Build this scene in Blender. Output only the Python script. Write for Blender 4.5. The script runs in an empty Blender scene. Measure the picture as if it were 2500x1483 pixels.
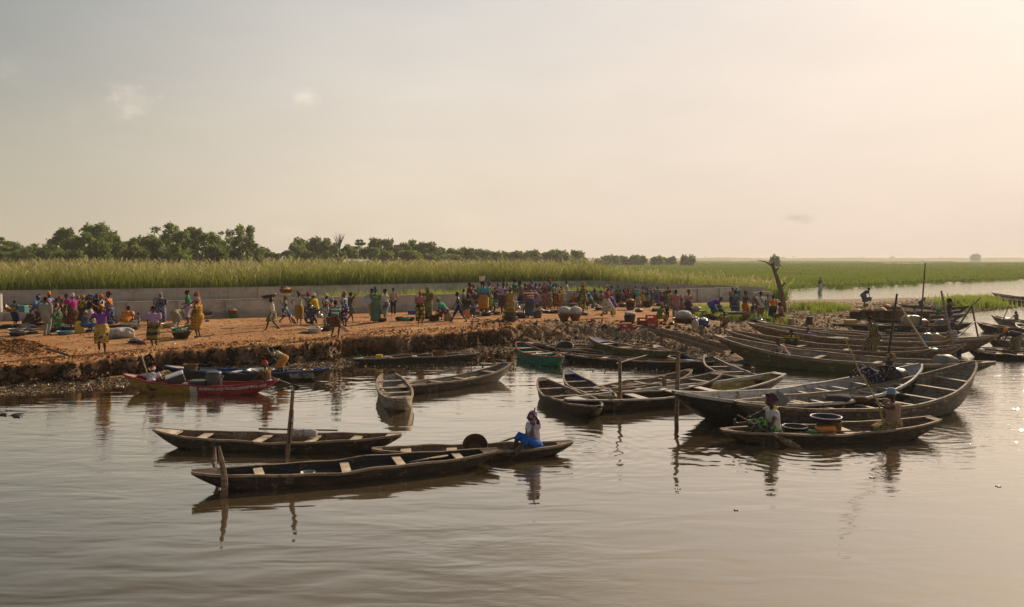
import bpy, bmesh, math, random
import numpy as np
from mathutils import Vector, Matrix
R = math.radians
rnd = random.Random(7)
scene = bpy.context.scene
col = scene.collection

# ------------------------------------------------------------ camera
FPX, CXP, HYP, HC = 1944.0, 1250.0, 632.0, 4.2
cam_d = bpy.data.cameras.new('camera')
cam = bpy.data.objects.new('camera', cam_d); col.objects.link(cam)
cam_d.sensor_width = 36.0; cam_d.lens = 36.0 * FPX / 2500.0
cam_d.clip_start = 0.1; cam_d.clip_end = 30000
PITCH = math.atan((741.5 - HYP) / FPX)
cam.location = (0, 0, HC); cam.rotation_euler = (math.pi / 2 - PITCH, 0, 0)
scene.camera = cam

# ------------------------------------------------------------ sun, sky, exposure
SUN_AZ, SUN_EL = R(37), R(27)          # azimuth to the right of the view direction, elevation
sdir = Vector((math.sin(SUN_AZ) * math.cos(SUN_EL), math.cos(SUN_AZ) * math.cos(SUN_EL), math.sin(SUN_EL)))
sl = bpy.data.lights.new('sun', 'SUN'); sl.energy = 5.0; sl.angle = R(0.6); sl.color = (1.0, 0.80, 0.56)
so = bpy.data.objects.new('sun', sl); col.objects.link(so)
so.rotation_euler = sdir.to_track_quat('Z', 'Y').to_euler()
vs = scene.view_settings
vs.view_transform = 'Standard'; vs.look = 'None'; vs.exposure = 0.12; vs.gamma = 1.0
scene.render.resolution_x = 1024; scene.render.resolution_y = 607

class NT:
    """small helper for building node trees"""
    def __init__(s, tree): s.t = tree; s.n = tree.nodes; s.l = tree.links
    def new(s, typ, **kw):
        n = s.n.new(typ)
        for k, v in kw.items(): setattr(n, k, v)
        return n
    def link(s, a, b): s.l.new(a, b)
    def put(s, sock, v):
        if v is None: return
        if hasattr(v, 'is_output') or isinstance(v, bpy.types.NodeSocket): s.l.new(v, sock)
        else:
            if sock.type == 'RGBA' and len(v) == 3: v = (*v, 1)
            sock.default_value = v
    def math(s, op, a, b=None, c=None, clamp=False):
        n = s.new('ShaderNodeMath', operation=op); n.use_clamp = clamp
        s.put(n.inputs[0], a); s.put(n.inputs[1], b)
        if c is not None: s.put(n.inputs[2], c)
        return n.outputs[0]
    def vmath(s, op, a, b=None, scale=None):
        n = s.new('ShaderNodeVectorMath', operation=op)
        s.put(n.inputs[0], a)
        if b is not None: s.put(n.inputs[1], b)
        if scale is not None: n.inputs['Scale'].default_value = scale
        return n.outputs['Value'] if op in ('DOT_PRODUCT', 'LENGTH', 'DISTANCE') else n.outputs[0]
    def mix(s, f, a, b, mode='MIX'):
        n = s.new('ShaderNodeMix', data_type='RGBA', blend_type=mode)
        s.put(n.inputs[0], f); s.put(n.inputs[6], a); s.put(n.inputs[7], b)
        return n.outputs[2]
    def ramp(s, f, stops, interp='LINEAR'):
        n = s.new('ShaderNodeValToRGB'); n.color_ramp.interpolation = interp
        e = n.color_ramp.elements
        while len(e) > 1: e.remove(e[0])
        e[0].position = stops[0][0]; e[0].color = (*stops[0][1], 1)
        for p, c in stops[1:]:
            x = e.new(p); x.color = (*c, 1)
        s.put(n.inputs[0], f)
        return n.outputs[0]
    def mrange(s, v, a, b, c=0.0, d=1.0, smooth=False):
        n = s.new('ShaderNodeMapRange'); n.clamp = True
        if smooth: n.interpolation_type = 'SMOOTHSTEP'
        s.put(n.inputs[0], v)
        for i, x in enumerate((a, b, c, d)): n.inputs[i + 1].default_value = x
        return n.outputs[0]
    def noise(s, vec, scale=5, detail=3, rough=0.5, dist=0.0, out=0):
        n = s.new('ShaderNodeTexNoise'); s.put(n.inputs['Vector'], vec)
        n.inputs['Scale'].default_value = scale; n.inputs['Detail'].default_value = detail
        n.inputs['Roughness'].default_value = rough; n.inputs['Distortion'].default_value = dist
        return n.outputs[out]
    def vor(s, vec, scale=5, feature='F1', rand=1.0, out='Distance'):
        n = s.new('ShaderNodeTexVoronoi', feature=feature); s.put(n.inputs['Vector'], vec)
        n.inputs['Scale'].default_value = scale; n.inputs['Randomness'].default_value = rand
        return n.outputs[out]
    def scalev(s, vec, sc):
        n = s.new('ShaderNodeMapping'); s.put(n.inputs[0], vec); n.inputs['Scale'].default_value = sc
        return n.outputs[0]
    def sep(s, v):
        n = s.new('ShaderNodeSeparateXYZ'); s.put(n.inputs[0], v); return n.outputs
    def comb(s, x, y, z):
        n = s.new('ShaderNodeCombineXYZ')
        for i, v in enumerate((x, y, z)): s.put(n.inputs[i], v)
        return n.outputs[0]
    def bump(s, h, strength=0.5, dist=0.05, normal=None):
        n = s.new('ShaderNodeBump'); s.put(n.inputs['Height'], h)
        n.inputs['Strength'].default_value = strength; n.inputs['Distance'].default_value = dist
        if normal is not None: s.put(n.inputs['Normal'], normal)
        return n.outputs[0]

def raydir(px, py):
    x = (px - CXP) / FPX; y = (741.5 - py) / FPX
    return Vector((x, math.cos(PITCH) + y * math.sin(PITCH), -math.sin(PITCH) + y * math.cos(PITCH)))

w = bpy.data.worlds.new('World'); scene.world = w; w.use_nodes = True
k = NT(w.node_tree); k.n.clear()
tc = k.new('ShaderNodeTexCoord').outputs['Generated']
d = k.vmath('NORMALIZE', tc)
sx = k.sep(d)
flat = k.vmath('NORMALIZE', k.comb(sx[0], sx[1], 0.0))
az = k.vmath('DOT_PRODUCT', flat, (math.sin(R(45)), math.cos(R(45)), 0.0))
el = k.math('MAXIMUM', sx[2], 0.0)
# the sky is grey-blue away from the sun and creamy white around it
lo = k.ramp(el, [(0.0, (.56, .475, .35)), (0.035, (.545, .475, .350)), (0.10, (.485, .45, .355)), (0.2, (.365, .368, .335)), (0.31, (.262, .290, .290)), (0.42, (.100, .094, .088)), (0.7, (.17, .20, .23)), (1.0, (.19, .24, .30))])
mi = k.ramp(el, [(0.0, (.79, .655, .515)), (0.10, (.79, .69, .555)), (0.2, (.76, .69, .605)), (0.31, (.66, .635, .595)), (0.42, (.36, .33, .29)), (0.7, (.34, .35, .35)), (1.0, (.26, .30, .34))])
hi = k.ramp(el, [(0.0, (.82, .67, .56)), (0.10, (.83, .70, .60)), (0.2, (.83, .72, .63)), (0.31, (.83, .745, .68)), (0.42, (.92, .78, .62)), (0.7, (.50, .46, .42)), (1.0, (.28, .30, .34))])
f1 = k.mrange(az, 0.10, 0.66, 0, 1, True)
f2 = k.mrange(az, 0.62, 0.96, 0, 1, True)
skyc = k.mix(f2, k.mix(f1, lo, mi), hi)
skyc = k.mix(k.mrange(az, -.75, .12, 1, 0, True), skyc, k.mix(1.0, skyc, (.80, .82, .84), 'MULTIPLY'))
nz = k.noise(k.scalev(d, (1.0, 1.0, 3.2)), 5.0, 4, 0.55)
skyc = k.mix(1.0, skyc, k.ramp(nz, [(0.3, (.97, .97, .97)), (0.7, (1.035, 1.03, 1.025))]), 'MULTIPLY')
def cloud(acc, px, py, rad, amount, sc=26, stretch=2.4):
    c = raydir(px, py).normalized()
    off = k.vmath('SUBTRACT', d, tuple(c))
    o = k.sep(off)
    q = k.comb(o[0], o[1], k.math('MULTIPLY', o[2], stretch))
    wob = k.noise(k.scalev(d, (1.0, 1.0, 1.5)), sc, 7, 0.62)
    r = k.math('ADD', k.vmath('LENGTH', q), k.math('MULTIPLY', k.math('SUBTRACT', wob, 0.5), rad * 3.2))
    m = k.mrange(r, rad, -rad * 0.5, 0, amount * 1.5, True)
    return m
cl = None
for px, py, rad, am in [(318, 243, .040, .17), (745, 238, .026, .14), (262, 268, .045, .05), (30, 165, .04, .05), (1150, 545, .05, .035), (705, 570, .03, .05), (930, 575, .05, .03)]:
    m = cloud(None, px, py, rad, am)
    cl = m if cl is None else k.math('ADD', cl, m)
dk = cloud(None, 1945, 533, .026, .30, 30, 3.5)
dk2 = k.math('ADD', dk, cloud(None, 1790, 552, .04, .06, 30, 4.0))
skyc = k.mix(cl, skyc, (1.4, 1.18, .92))
skyc = k.mix(dk2, skyc, (.38, .30, .22))
bgA = k.new('ShaderNodeBackground'); k.put(bgA.inputs[0], skyc); bgA.inputs[1].default_value = 0.91
nis = k.new('ShaderNodeTexSky', sky_type='NISHITA'); nis.sun_disc = False
nis.sun_elevation = SUN_EL; nis.sun_rotation = SUN_AZ; nis.dust_density = 6; nis.air_density = 1.0
bgB = k.new('ShaderNodeBackground'); k.put(bgB.inputs[0], nis.outputs[0]); bgB.inputs[1].default_value = 0.004
ads = k.new('ShaderNodeAddShader'); k.link(bgA.outputs[0], ads.inputs[0]); k.link(bgB.outputs[0], ads.inputs[1])
wo = k.new('ShaderNodeOutputWorld'); k.link(ads.outputs[0], wo.inputs[0])

# ------------------------------------------------------------ common helpers
MATS = {}
def material(name):
    m = bpy.data.materials.new(name); m.use_nodes = True
    kk = NT(m.node_tree); kk.n.clear()
    kk.out = kk.new('ShaderNodeOutputMaterial'); kk.mat = m
    return kk
def principled(kk, color, rough=0.7, metal=0.0, normal=None, spec=0.4, **kw):
    p = kk.new('ShaderNodeBsdfPrincipled')
    kk.put(p.inputs['Base Color'], color); kk.put(p.inputs['Roughness'], rough)
    p.inputs['Metallic'].default_value = metal; p.inputs['Specular IOR Level'].default_value = spec
    if normal is not None: kk.link(normal, p.inputs['Normal'])
    for a, v in kw.items(): kk.put(p.inputs[a.replace('_', ' ')], v)
    kk.link(p.outputs[0], kk.out.inputs[0])
    return p
def geo_pos(kk): return kk.new('ShaderNodeNewGeometry').outputs['Position']
def obj_co(kk): return kk.new('ShaderNodeTexCoord').outputs['Object']
def obj_rand(kk): return kk.new('ShaderNodeObjectInfo').outputs['Random']

def mesh_obj(name, verts, faces, mats=None, parent=None, smooth=True, fmat=None):
    me = bpy.data.meshes.new(name)
    if isinstance(verts, np.ndarray): verts = verts.tolist()
    if isinstance(faces, np.ndarray): faces = faces.tolist()
    me.from_pydata(verts, [], faces)
    if mats is not None:
        for m in (mats if isinstance(mats, (list, tuple)) else [mats]): me.materials.append(m)
    if fmat is not None: me.polygons.foreach_set('material_index', np.asarray(fmat, dtype=np.int32))
    if smooth: me.polygons.foreach_set('use_smooth', np.ones(len(me.polygons), dtype=bool))
    me.update()
    o = bpy.data.objects.new(name, me); col.objects.link(o)
    if parent is not None: o.parent = parent
    return o
def tag(o, label=None, cat=None, group=None, kind=None):
    if label: o['label'] = label
    if cat: o['category'] = cat
    if group: o['group'] = group
    if kind: o['kind'] = kind
    return o
def empty(name, loc=(0, 0, 0), rz=0.0):
    o = bpy.data.objects.new(name, None); o.empty_display_size = 0.2
    col.objects.link(o); o.location = loc; o.rotation_euler = (0, 0, rz)
    return o

class MB:
    """collects simple shapes into one mesh"""
    def __init__(s): s.v = []; s.f = []; s.m = []; s.mi = 0
    def _add(s, vs, fs):
        n = len(s.v); s.v += [tuple(v) for v in vs]
        for f in fs: s.f.append(tuple(i + n for i in f)); s.m.append(s.mi)
    def box(s, c, size, rz=0.0, rot=None, taper=1.0):
        hx, hy, hz = size[0] / 2, size[1] / 2, size[2] / 2
        M = rot if rot is not None else Matrix.Rotation(rz, 3, 'Z')
        vs = []
        for z in (-1, 1):
            t = 1.0 if z < 0 else taper
            for x, y in ((-1, -1), (1, -1), (1, 1), (-1, 1)):
                vs.append(Vector(c) + M @ Vector((x * hx * t, y * hy * t, z * hz)))
        s._add(vs, [(0, 3, 2, 1), (4, 5, 6, 7), (0, 1, 5, 4), (1, 2, 6, 5), (2, 3, 7, 6), (3, 0, 4, 7)])
    def tube(s, pts, rads, n=8, cap=True, sq=1.0, up=None):
        pts = [Vector(p) for p in pts]
        if not isinstance(rads, (list, tuple)): rads = [rads] * len(pts)
        rings = []; ref = None
        for i, p in enumerate(pts):
            a = pts[max(0, i - 1)]; b = pts[min(len(pts) - 1, i + 1)]
            t = (b - a)
            if t.length < 1e-9: t = Vector((0, 0, 1))
            t.normalize()
            if ref is None:
                ref = Vector(up) if up is not None else (Vector((0, 1, 0)) if abs(t.y) < 0.9 else Vector((1, 0, 0)))
            u = (ref - t * ref.dot(t))
            if u.length < 1e-6: u = t.orthogonal()
            u.normalize(); ref = u; vv = t.cross(u)
            r = rads[i]; ra, rb = (r if isinstance(r, (tuple, list)) else (r, r * sq))
            rings.append([p + u * (math.cos(2 * math.pi * j / n) * ra) + vv * (math.sin(2 * math.pi * j / n) * rb) for j in range(n)])
        vs = [v for r in rings for v in r]; fs = []
        for i in range(len(pts) - 1):
            for j in range(n):
                a = i * n + j; b = i * n + (j + 1) % n
                fs.append((a, b, b + n, a + n))
        if cap:
            fs.append(tuple(range(n - 1, -1, -1))); m = (len(pts) - 1) * n
            fs.append(tuple(range(m, m + n)))
        s._add(vs, fs)
    def lathe(s, prof, n=20, c=(0, 0, 0), rot=None, sx=1.0, sy=1.0, cap=False):
        M = rot if rot is not None else Matrix.Identity(3)
        vs = []; fs = []
        for r, z in prof:
            for j in range(n):
                a = 2 * math.pi * j / n
                vs.append(Vector(c) + M @ Vector((r * math.cos(a) * sx, r * math.sin(a) * sy, z)))
        for i in range(len(prof) - 1):
            for j in range(n):
                a = i * n + j; b = i * n + (j + 1) % n
                fs.append((a, b, b + n, a + n))
        if cap:
            fs.append(tuple(range(n - 1, -1, -1))); m = (len(prof) - 1) * n
            fs.append(tuple(range(m, m + n)))
        s._add(vs, fs)
    def ell(s, c, r, rot=None, nu=10, nv=7):
        M = rot if rot is not None else Matrix.Identity(3)
        vs = [Vector(c) + M @ Vector((0, 0, -r[2]))]; fs = []
        for i in range(1, nv):
            ph = -math.pi / 2 + math.pi * i / nv
            for j in range(nu):
                a = 2 * math.pi * j / nu
                vs.append(Vector(c) + M @ Vector((r[0] * math.cos(ph) * math.cos(a), r[1] * math.cos(ph) * math.sin(a), r[2] * math.sin(ph))))
        vs.append(Vector(c) + M @ Vector((0, 0, r[2])))
        for j in range(nu): fs.append((0, 1 + (j + 1) % nu, 1 + j))
        for i in range(nv - 2):
            for j in range(nu):
                a = 1 + i * nu + j; b = 1 + i * nu + (j + 1) % nu
                fs.append((a, b, b + nu, a + nu))
        L = len(vs) - 1; b0 = 1 + (nv - 2) * nu
        for j in range(nu): fs.append((L, b0 + j, b0 + (j + 1) % nu))
        s._add(vs, fs)
    def build(s, name, mats, parent=None, smooth=False):
        return mesh_obj(name, s.v, s.f, mats, parent, smooth, s.m if isinstance(mats, (list, tuple)) and len(mats) > 1 else None)

# value noise in numpy
_rs = np.random.RandomState(11)
_perm = _rs.rand(512, 512)
def vnoise(x, y):
    x = np.asarray(x, float); y = np.asarray(y, float)
    xi = np.floor(x).astype(int); yi = np.floor(y).astype(int)
    fx = x - xi; fy = y - yi
    fx = fx * fx * (3 - 2 * fx); fy = fy * fy * (3 - 2 * fy)
    a = _perm[xi & 511, yi & 511]; b = _perm[(xi + 1) & 511, yi & 511]
    c = _perm[xi & 511, (yi + 1) & 511]; dd = _perm[(xi + 1) & 511, (yi + 1) & 511]
    return (a * (1 - fx) + b * fx) * (1 - fy) + (c * (1 - fx) + dd * fx) * fy * 1.0
def fbm(x, y, oct=4, gain=0.5):
    t = 0; a = 1.0; s_ = 0
    for i in range(oct):
        t = t + a * (vnoise(x * 2 ** i + 17.3 * i, y * 2 ** i - 9.1 * i) - 0.5); s_ += a; a *= gain
    return t / s_ * 2      # about -1..1

def W(px, py, z=0.0):
    """the point on the level z seen at a pixel of the photograph"""
    r = raydir(px, py); t = (z - HC) / r.z
    return Vector((r.x * t, r.y * t, z))
def WY(px, py, Y):
    r = raydir(px, py); t = Y / r.y
    return Vector((r.x * t, Y, HC + r.z * t))
def mpp(Y): return Y / FPX     # metres per photo pixel at distance Y (approx.)
# ------------------------------------------------------------ ground
_near = [(-260, 1000, 1.9, .3, .70), (0, 968, 1.7, .28, .72), (150, 958, 1.6, .28, .74), (300, 945, 1.5, .28, .78), (430, 925, 1.4, .28, .8),
         (560, 915, 1.3, .3, .84), (700, 913, 1.2, .3, .86), (800, 903, 1.1, .3, .9), (880, 890, 1.1, .3, .95), (1000, 884, 1.0, .35, .95),
         (1160, 868, 1.0, .5, .92), (1260, 858, .9, 1.6, .9), (1400, 852, .8, 2.8, .85), (1550, 858, .8, 3.2, .8), (1680, 868, 1.0, 3.5, .7),
         (1760, 885, 1.2, 4.5, .65), (1830, 893, 1.5, 6.0, .6), (2040, 838, 1.6, 7.0, .5), (2100, 815, 1.2, 4, .35), (2180, 790, 1, 4, .32), (2250, 775, 1, 4, .3),
         (2330, 762, 1, 3, .28), (2420, 752, 1, 3, .26), (2470, 743, 1, 3, .25)]
POLY = [(-400, 34.0, 1.9, .3, .7)]
for px, py, a, b, c in _near:
    p = W(px, py, 0); POLY.append((p.x, p.y, a, b, c))
NEARN = len(POLY)
POLY += [(54.5, 83.0, 1, 3, .25), (52.4, 85.5, 1, 2.5, .3), (49.6, 88.0, 1, 2.5, .3), (41.5, 83.2, 1, 2.5, .3), (33.0, 80.0, 1, 2.5, .3), (26.3, 79.0, 1, 2.5, .3),
         (27, 86, 1, 3, .4), (29, 98, 1, 3, .4)]
for px, py in [(1895, 711), (1960, 707), (2000, 704), (2060, 706), (2100, 703), (2180, 699), (2250, 696), (2310, 692), (2370, 690), (2440, 687), (2500, 684)]:
    p = W(px, py, 0); POLY.append((p.x, p.y, .3, 1.2, .42))
POLY += [(170, 210, .3, 1.2, .42), (600, 400, .5, 2, .42), (7000, 3000, .5, 2, .4), (9000, 9000, .5, 2, .4), (-9000, 9000, .5, 2, .6), (-9000, 60, .5, 2, .7)]
PA = np.array(POLY)
def land_dist(X, Y, far=True):
    """signed distance to the shoreline (inside positive) and the shore profile there"""
    X = np.asarray(X, float).ravel(); Y = np.asarray(Y, float).ravel()
    best = np.full(X.shape, 1e18); at = np.zeros((X.size, 3)); ins = np.zeros(X.shape, bool)
    n = len(PA)
    for i in range(n):
        a = PA[i]; b = PA[(i + 1) % n]
        ex, ey = b[0] - a[0], b[1] - a[1]
        t = np.clip(((X - a[0]) * ex + (Y - a[1]) * ey) / (ex * ex + ey * ey), 0, 1)
        dd = (X - a[0] - t * ex) ** 2 + (Y - a[1] - t * ey) ** 2
        m = dd < best
        best[m] = dd[m]
        at[m] = a[2:] + (b[2:] - a[2:]) * t[m][:, None]
        c = ((a[1] > Y) != (b[1] > Y))
        xi = a[0] + (Y - a[1]) * ex / (ey if abs(ey) > 1e-9 else 1e-9)
        ins ^= c & (X < xi)
    nr = (Y < 95) & (X < 50) & (X > -60)          # along the bank the profile follows x, so that it never jumps
    for c_ in range(3): at[nr, c_] = np.interp(X[nr], PA[:NEARN, 0], PA[:NEARN, 2 + c_])
    ds = np.sqrt(best)
    return np.where(ins, ds, -ds), at
def sstep(x, a, b):
    t = np.clip((x - a) / (b - a), 0, 1); return t * t * (3 - 2 * t)
HEAPS = []          # (x, y, radius x, radius y, height)
def ground_h(X, Y, noise=True):
    sh = np.shape(X); X = np.asarray(X, float).ravel(); Y = np.asarray(Y, float).ravel()
    d_, at = land_dist(X, Y)
    near = (Y < 60) & (X > -60)
    jag = 0.42 * fbm(X * 1.1, Y * 1.1, 3) + .26 * fbm(X * 3.6, Y * 3.6, 3)
    dj = d_ + jag * near * sstep(d_, .3, 1.0) * (1 if noise else 0)
    wb, wc, zt = at[:, 0], at[:, 1], at[:, 2]
    far = sstep(d_, 7, 18)
    zt = zt * (1 - far) + .72 * far * (Y < 95) + zt * far * (Y >= 95)
    beach = .16 * sstep(dj, 0, 1) * np.clip(dj / wb, 0, 1) + .16 * np.clip(dj / wb, 0, 1) * .3
    cl = sstep(dj, wb, wb + wc)
    h = np.where(dj < 0, np.maximum(dj * .25, -.8), beach + (zt - .2) * cl)
    if noise:
        rough = np.where(near, 1.0, .4)
        mid = np.clip(cl * (1 - cl) * 4, 0, 1)
        h = h + rough * (mid * .30 * fbm(X * 3.2, Y * 3.2, 4) + .035 * fbm(X * .9, Y * .9, 4) * (d_ > 0) + .02 * fbm(X * 5, Y * 5, 3) * (d_ > .2))
        slope = (wc > 1.2) & (dj > wb * .6) & (dj < wb + wc + 1.5) & near
        h = h + slope * .13 * np.abs(fbm(X * 1.8, Y * 1.8, 4))
    for hx, hy, rx, ry, hh in HEAPS:
        q = ((X - hx) / rx) ** 2 + ((Y - hy) / ry) ** 2
        h = h + hh * np.exp(-q * 2.0) * (1 + (.35 * fbm(X * 3, Y * 3, 3) if noise else 0))
    return h.reshape(sh)
def G(px, py, dz=0.0):
    """the point of the ground seen at a pixel of the photograph"""
    r = raydir(px, py); ts = np.linspace(18, 260, 1800)
    xs = r.x * ts; ys = r.y * ts; zs = HC + r.z * ts
    h = np.maximum(ground_h(xs, ys, False), 0)
    i = int(np.argmax(zs < h)) if (zs < h).any() else len(ts) - 1
    return Vector((xs[i], ys[i], float(h[i]) + dz))
def gz(x, y): return float(np.maximum(ground_h(np.array([x]), np.array([y])), 0)[0])

_p = W(62, 862, .75); HEAPS.append((_p.x, _p.y, 1.35, 1.25, .42))
_p = W(20, 866, .75); HEAPS.append((_p.x - .6, _p.y, 1.0, 1.1, .28))
_p = W(895, 812, .9); HEAPS.append((_p.x, _p.y, .4, .3, .12))
_p = W(1480, 757, .75); HEAPS.append((_p.x, _p.y, .9, .7, .25))
_p = W(1545, 745, .7); HEAPS.append((_p.x, _p.y, 1.8, 1.2, .3))

def axis(core0, core1, step, lo, hi, growth=1.07):
    a = list(np.arange(core0, core1 + 1e-6, step))
    s_ = step; x = core1
    while x < hi: s_ *= growth; x += s_; a.append(min(x, hi))
    s_ = step; x = core0; pre = []
    while x > lo: s_ *= growth; x -= s_; pre.append(max(x, lo))
    return np.array(pre[::-1] + a)
ax = axis(-19, 16, .085, -3900, 3900, 1.06); ay = axis(25.0, 44.5, .08, 6, 3300, 1.05)
GX, GY = np.meshgrid(ax, ay)
GZ = ground_h(GX, GY)
nx, ny = len(ax), len(ay)
vv = np.stack([GX.ravel(), GY.ravel(), GZ.ravel()], 1)
idx = np.arange(nx * ny).reshape(ny, nx)
ff = np.stack([idx[:-1, :-1], idx[:-1, 1:], idx[1:, 1:], idx[1:, :-1]], -1).reshape(-1, 4)

kk = material('soil'); P = geo_pos(kk); at = kk.new('ShaderNodeAttribute', attribute_name='wet').outputs['Fac']
lit = kk.new('ShaderNodeAttribute', attribute_name='mud').outputs['Fac']
mar = kk.new('ShaderNodeAttribute', attribute_name='marsh').outputs['Fac']
n1 = kk.noise(P, .5, 5, .6); n2 = kk.noise(P, 4.5, 5, .65); n3 = kk.noise(P, 22, 3, .6)
c = kk.ramp(n1, [(.3, (.33, .150, .058)), (.5, (.43, .215, .092)), (.7, (.54, .315, .155))])
c = kk.mix(kk.mrange(n2, .55, .72), c, (.30, .125, .048))
c = kk.mix(kk.mrange(n3, .6, .72, 0, .6), c, (.60, .38, .20))
c2 = kk.ramp(n2, [(.3, (.022, .013, .008)), (.55, (.075, .042, .022)), (.75, (.20, .115, .055))])
c = kk.mix(at, c, c2)
c3 = kk.ramp(n2, [(.3, (.14, .09, .052)), (.5, (.28, .19, .12)), (.7, (.42, .31, .21))])
c3 = kk.mix(kk.mrange(n3, .58, .66), c3, (.45, .38, .29))
c = kk.mix(lit, c, c3)
c = kk.mix(mar, c, kk.ramp(kk.noise(P, .02, 4), [(.3, (.085, .075, .03)), (.7, (.13, .11, .055))]))
hb = kk.math('ADD', kk.math('MULTIPLY', n2, .6), kk.math('MULTIPLY', n3, .4))
big = kk.noise(kk.scalev(P, (1, 1.6, 1)), 1.7, 4, .6)
c = kk.mix(kk.mrange(big, .52, .70, 0, .5), c, (.22, .10, .045))
principled(kk, c, kk.mrange(at, 0, 1, .95, .7), normal=kk.bump(kk.math('ADD', hb, kk.math('MULTIPLY', big, .8)), 1.0, .14), spec=.12)
M_soil = kk.mat
ground = mesh_obj('ground', vv, ff, M_soil); tag(ground, kind='structure')
_d, _at = land_dist(GX, GY)
zt_ = _at[:, 2]; X_, Y_, Z_ = GX.ravel(), GY.ravel(), GZ.ravel()
left = 1 - sstep(X_, -1.5, 3.5)
crest = _at[:, 0] + _at[:, 1]
wet = np.clip((1 - sstep(Z_, zt_ - .20, zt_ - .02)) * (_d < crest + 1.2) * left + (1 - sstep(_d, crest + .0, crest + .5)) * left * .0 + (1 - sstep(_d, .4, 1.6)) * (1 - left), 0, 1)
mud = sstep(_d, -.2, .1) * (1 - sstep(_d, _at[:, 0] * .8, _at[:, 0] * 1.15)) * left * .8
mud = np.maximum(mud, (1 - sstep(_d, crest - .6, crest + .6)) * sstep(_d, .4, 1.2) * sstep(X_, .5, 4) * (Y_ < 100) * .9)
mud = np.maximum(mud, sstep(X_, 14, 18) * (Y_ < 100) * .9 * sstep(_d, 0, 1))
marsh = sstep(Y_ - (62 + .33 * (X_ + 20)), 4, 14) * (Y_ > 60) * (1 - (X_ > 22) * (Y_ < 103))
for nme, arr in (('wet', wet), ('mud', mud), ('marsh', marsh)):
    a_ = ground.data.attributes.new(nme, 'FLOAT', 'POINT'); a_.data.foreach_set('value', np.clip(arr, 0, 1).astype(np.float32))

# ------------------------------------------------------------ water
kk = material('river_water'); P = geo_pos(kk)
wa = kk.noise(kk.scalev(P, (.55, 1.5, 1)), 1.0, 2, .5, .4)
wb_ = kk.noise(kk.scalev(P, (1.6, 4.4, 1)), 1.2, 3, .5, .5)
wc_ = kk.noise(kk.scalev(P, (5, 12, 1)), 1.5, 2, .5)
calm = kk.mrange(kk.noise(P, .16, 3), .42, .60)
py_ = kk.sep(P)[1]; px_ = kk.sep(P)[0]
act = kk.math('MULTIPLY', kk.mrange(kk.math('ADD', px_, kk.math('MULTIPLY', py_, .35)), 10, 19), kk.mrange(py_, 11, 20))
a3 = kk.math('ADD', kk.math('MULTIPLY', calm, .5), kk.math('ADD', .10, kk.math('MULTIPLY', act, 1.6)))
h = kk.math('ADD', kk.math('MULTIPLY', wa, 1.0), kk.math('MULTIPLY', kk.math('ADD', kk.math('MULTIPLY', wb_, .42), kk.math('MULTIPLY', wc_, .12)), a3))
for wx, wy, am, fq in ((W(1400, 1086).x, W(1400, 1086).y, .55, 17), (W(1292, 1118).x, W(1292, 1118).y, .35, 22), (W(1958, 1100).x, W(1958, 1100).y, .6, 20), (W(2250, 1060).x, W(2250, 1060).y, .6, 15), (W(735, 950).x, W(735, 950).y, .5, 14), (W(1700, 1090).x, W(1700, 1090).y, .4, 13)):
    dd_ = kk.vmath('DISTANCE', P, (wx, wy, 0)); dn_ = kk.math('ADD', dd_, kk.math('MULTIPLY', wa, .5))
    h = kk.math('ADD', h, kk.math('MULTIPLY', kk.math('SINE', kk.math('MULTIPLY', dn_, fq)), kk.math('MULTIPLY', kk.mrange(dd_, 3.4, .1, 0, 1, True), am * .26)))
nrm = kk.bump(h, 1.0, .023)
dif = kk.new('ShaderNodeBsdfDiffuse'); kk.put(dif.inputs[0], (.070, .050, .027))
gls = kk.new('ShaderNodeBsdfGlossy'); gls.inputs['Roughness'].default_value = .045; kk.put(gls.inputs[0], (1, .955, .875))
kk.link(nrm, gls.inputs['Normal'])
fr = kk.new('ShaderNodeFresnel'); fr.inputs['IOR'].default_value = 2.1; kk.link(nrm, fr.inputs['Normal'])
ms = kk.new('ShaderNodeMixShader'); kk.put(ms.inputs[0], kk.mrange(fr.outputs[0], 0.06, .56, 0.06, 1.0)); kk.link(dif.outputs[0], ms.inputs[1]); kk.link(gls.outputs[0], ms.inputs[2])
kk.link(ms.outputs[0], kk.out.inputs[0])
M_water = kk.mat
S9 = 3880
water = mesh_obj('water', [(-S9, -60, 0), (S9, -60, 0), (S9, 3290, 0), (-S9, 3290, 0)], [(0, 1, 2, 3)], M_water); tag(water, kind='structure')
# thin sheets of open water lying in the far marsh
mb = MB()
for x0, x1, py, hw in [(2150, 2272, 642.6, .9), (2255, 2500, 637.6, .45), (2330, 2520, 639.6, .4), (1925, 1985, 642.4, .35), (2100, 2250, 638.4, .3), (2420, 2560, 635.6, .4), (1780, 1830, 638, .3)]:
    a, b = W(x0, py + hw, .9), W(x1, py + hw, .9); c_, d2 = W(x1 - 4, py - hw, .9), W(x0 + 6, py - hw, .9)
    m1, m2 = W((x0 + x1) / 2, py + hw * 1.5, .9), W((x0 + x1) / 2 + 9, py - hw * .6, .9)
    mb._add([a, m1, b, c_, m2, d2], [(0, 1, 4, 5), (1, 2, 3, 4)])
tag(mb.build('marsh_water', M_water), kind='structure')

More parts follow.
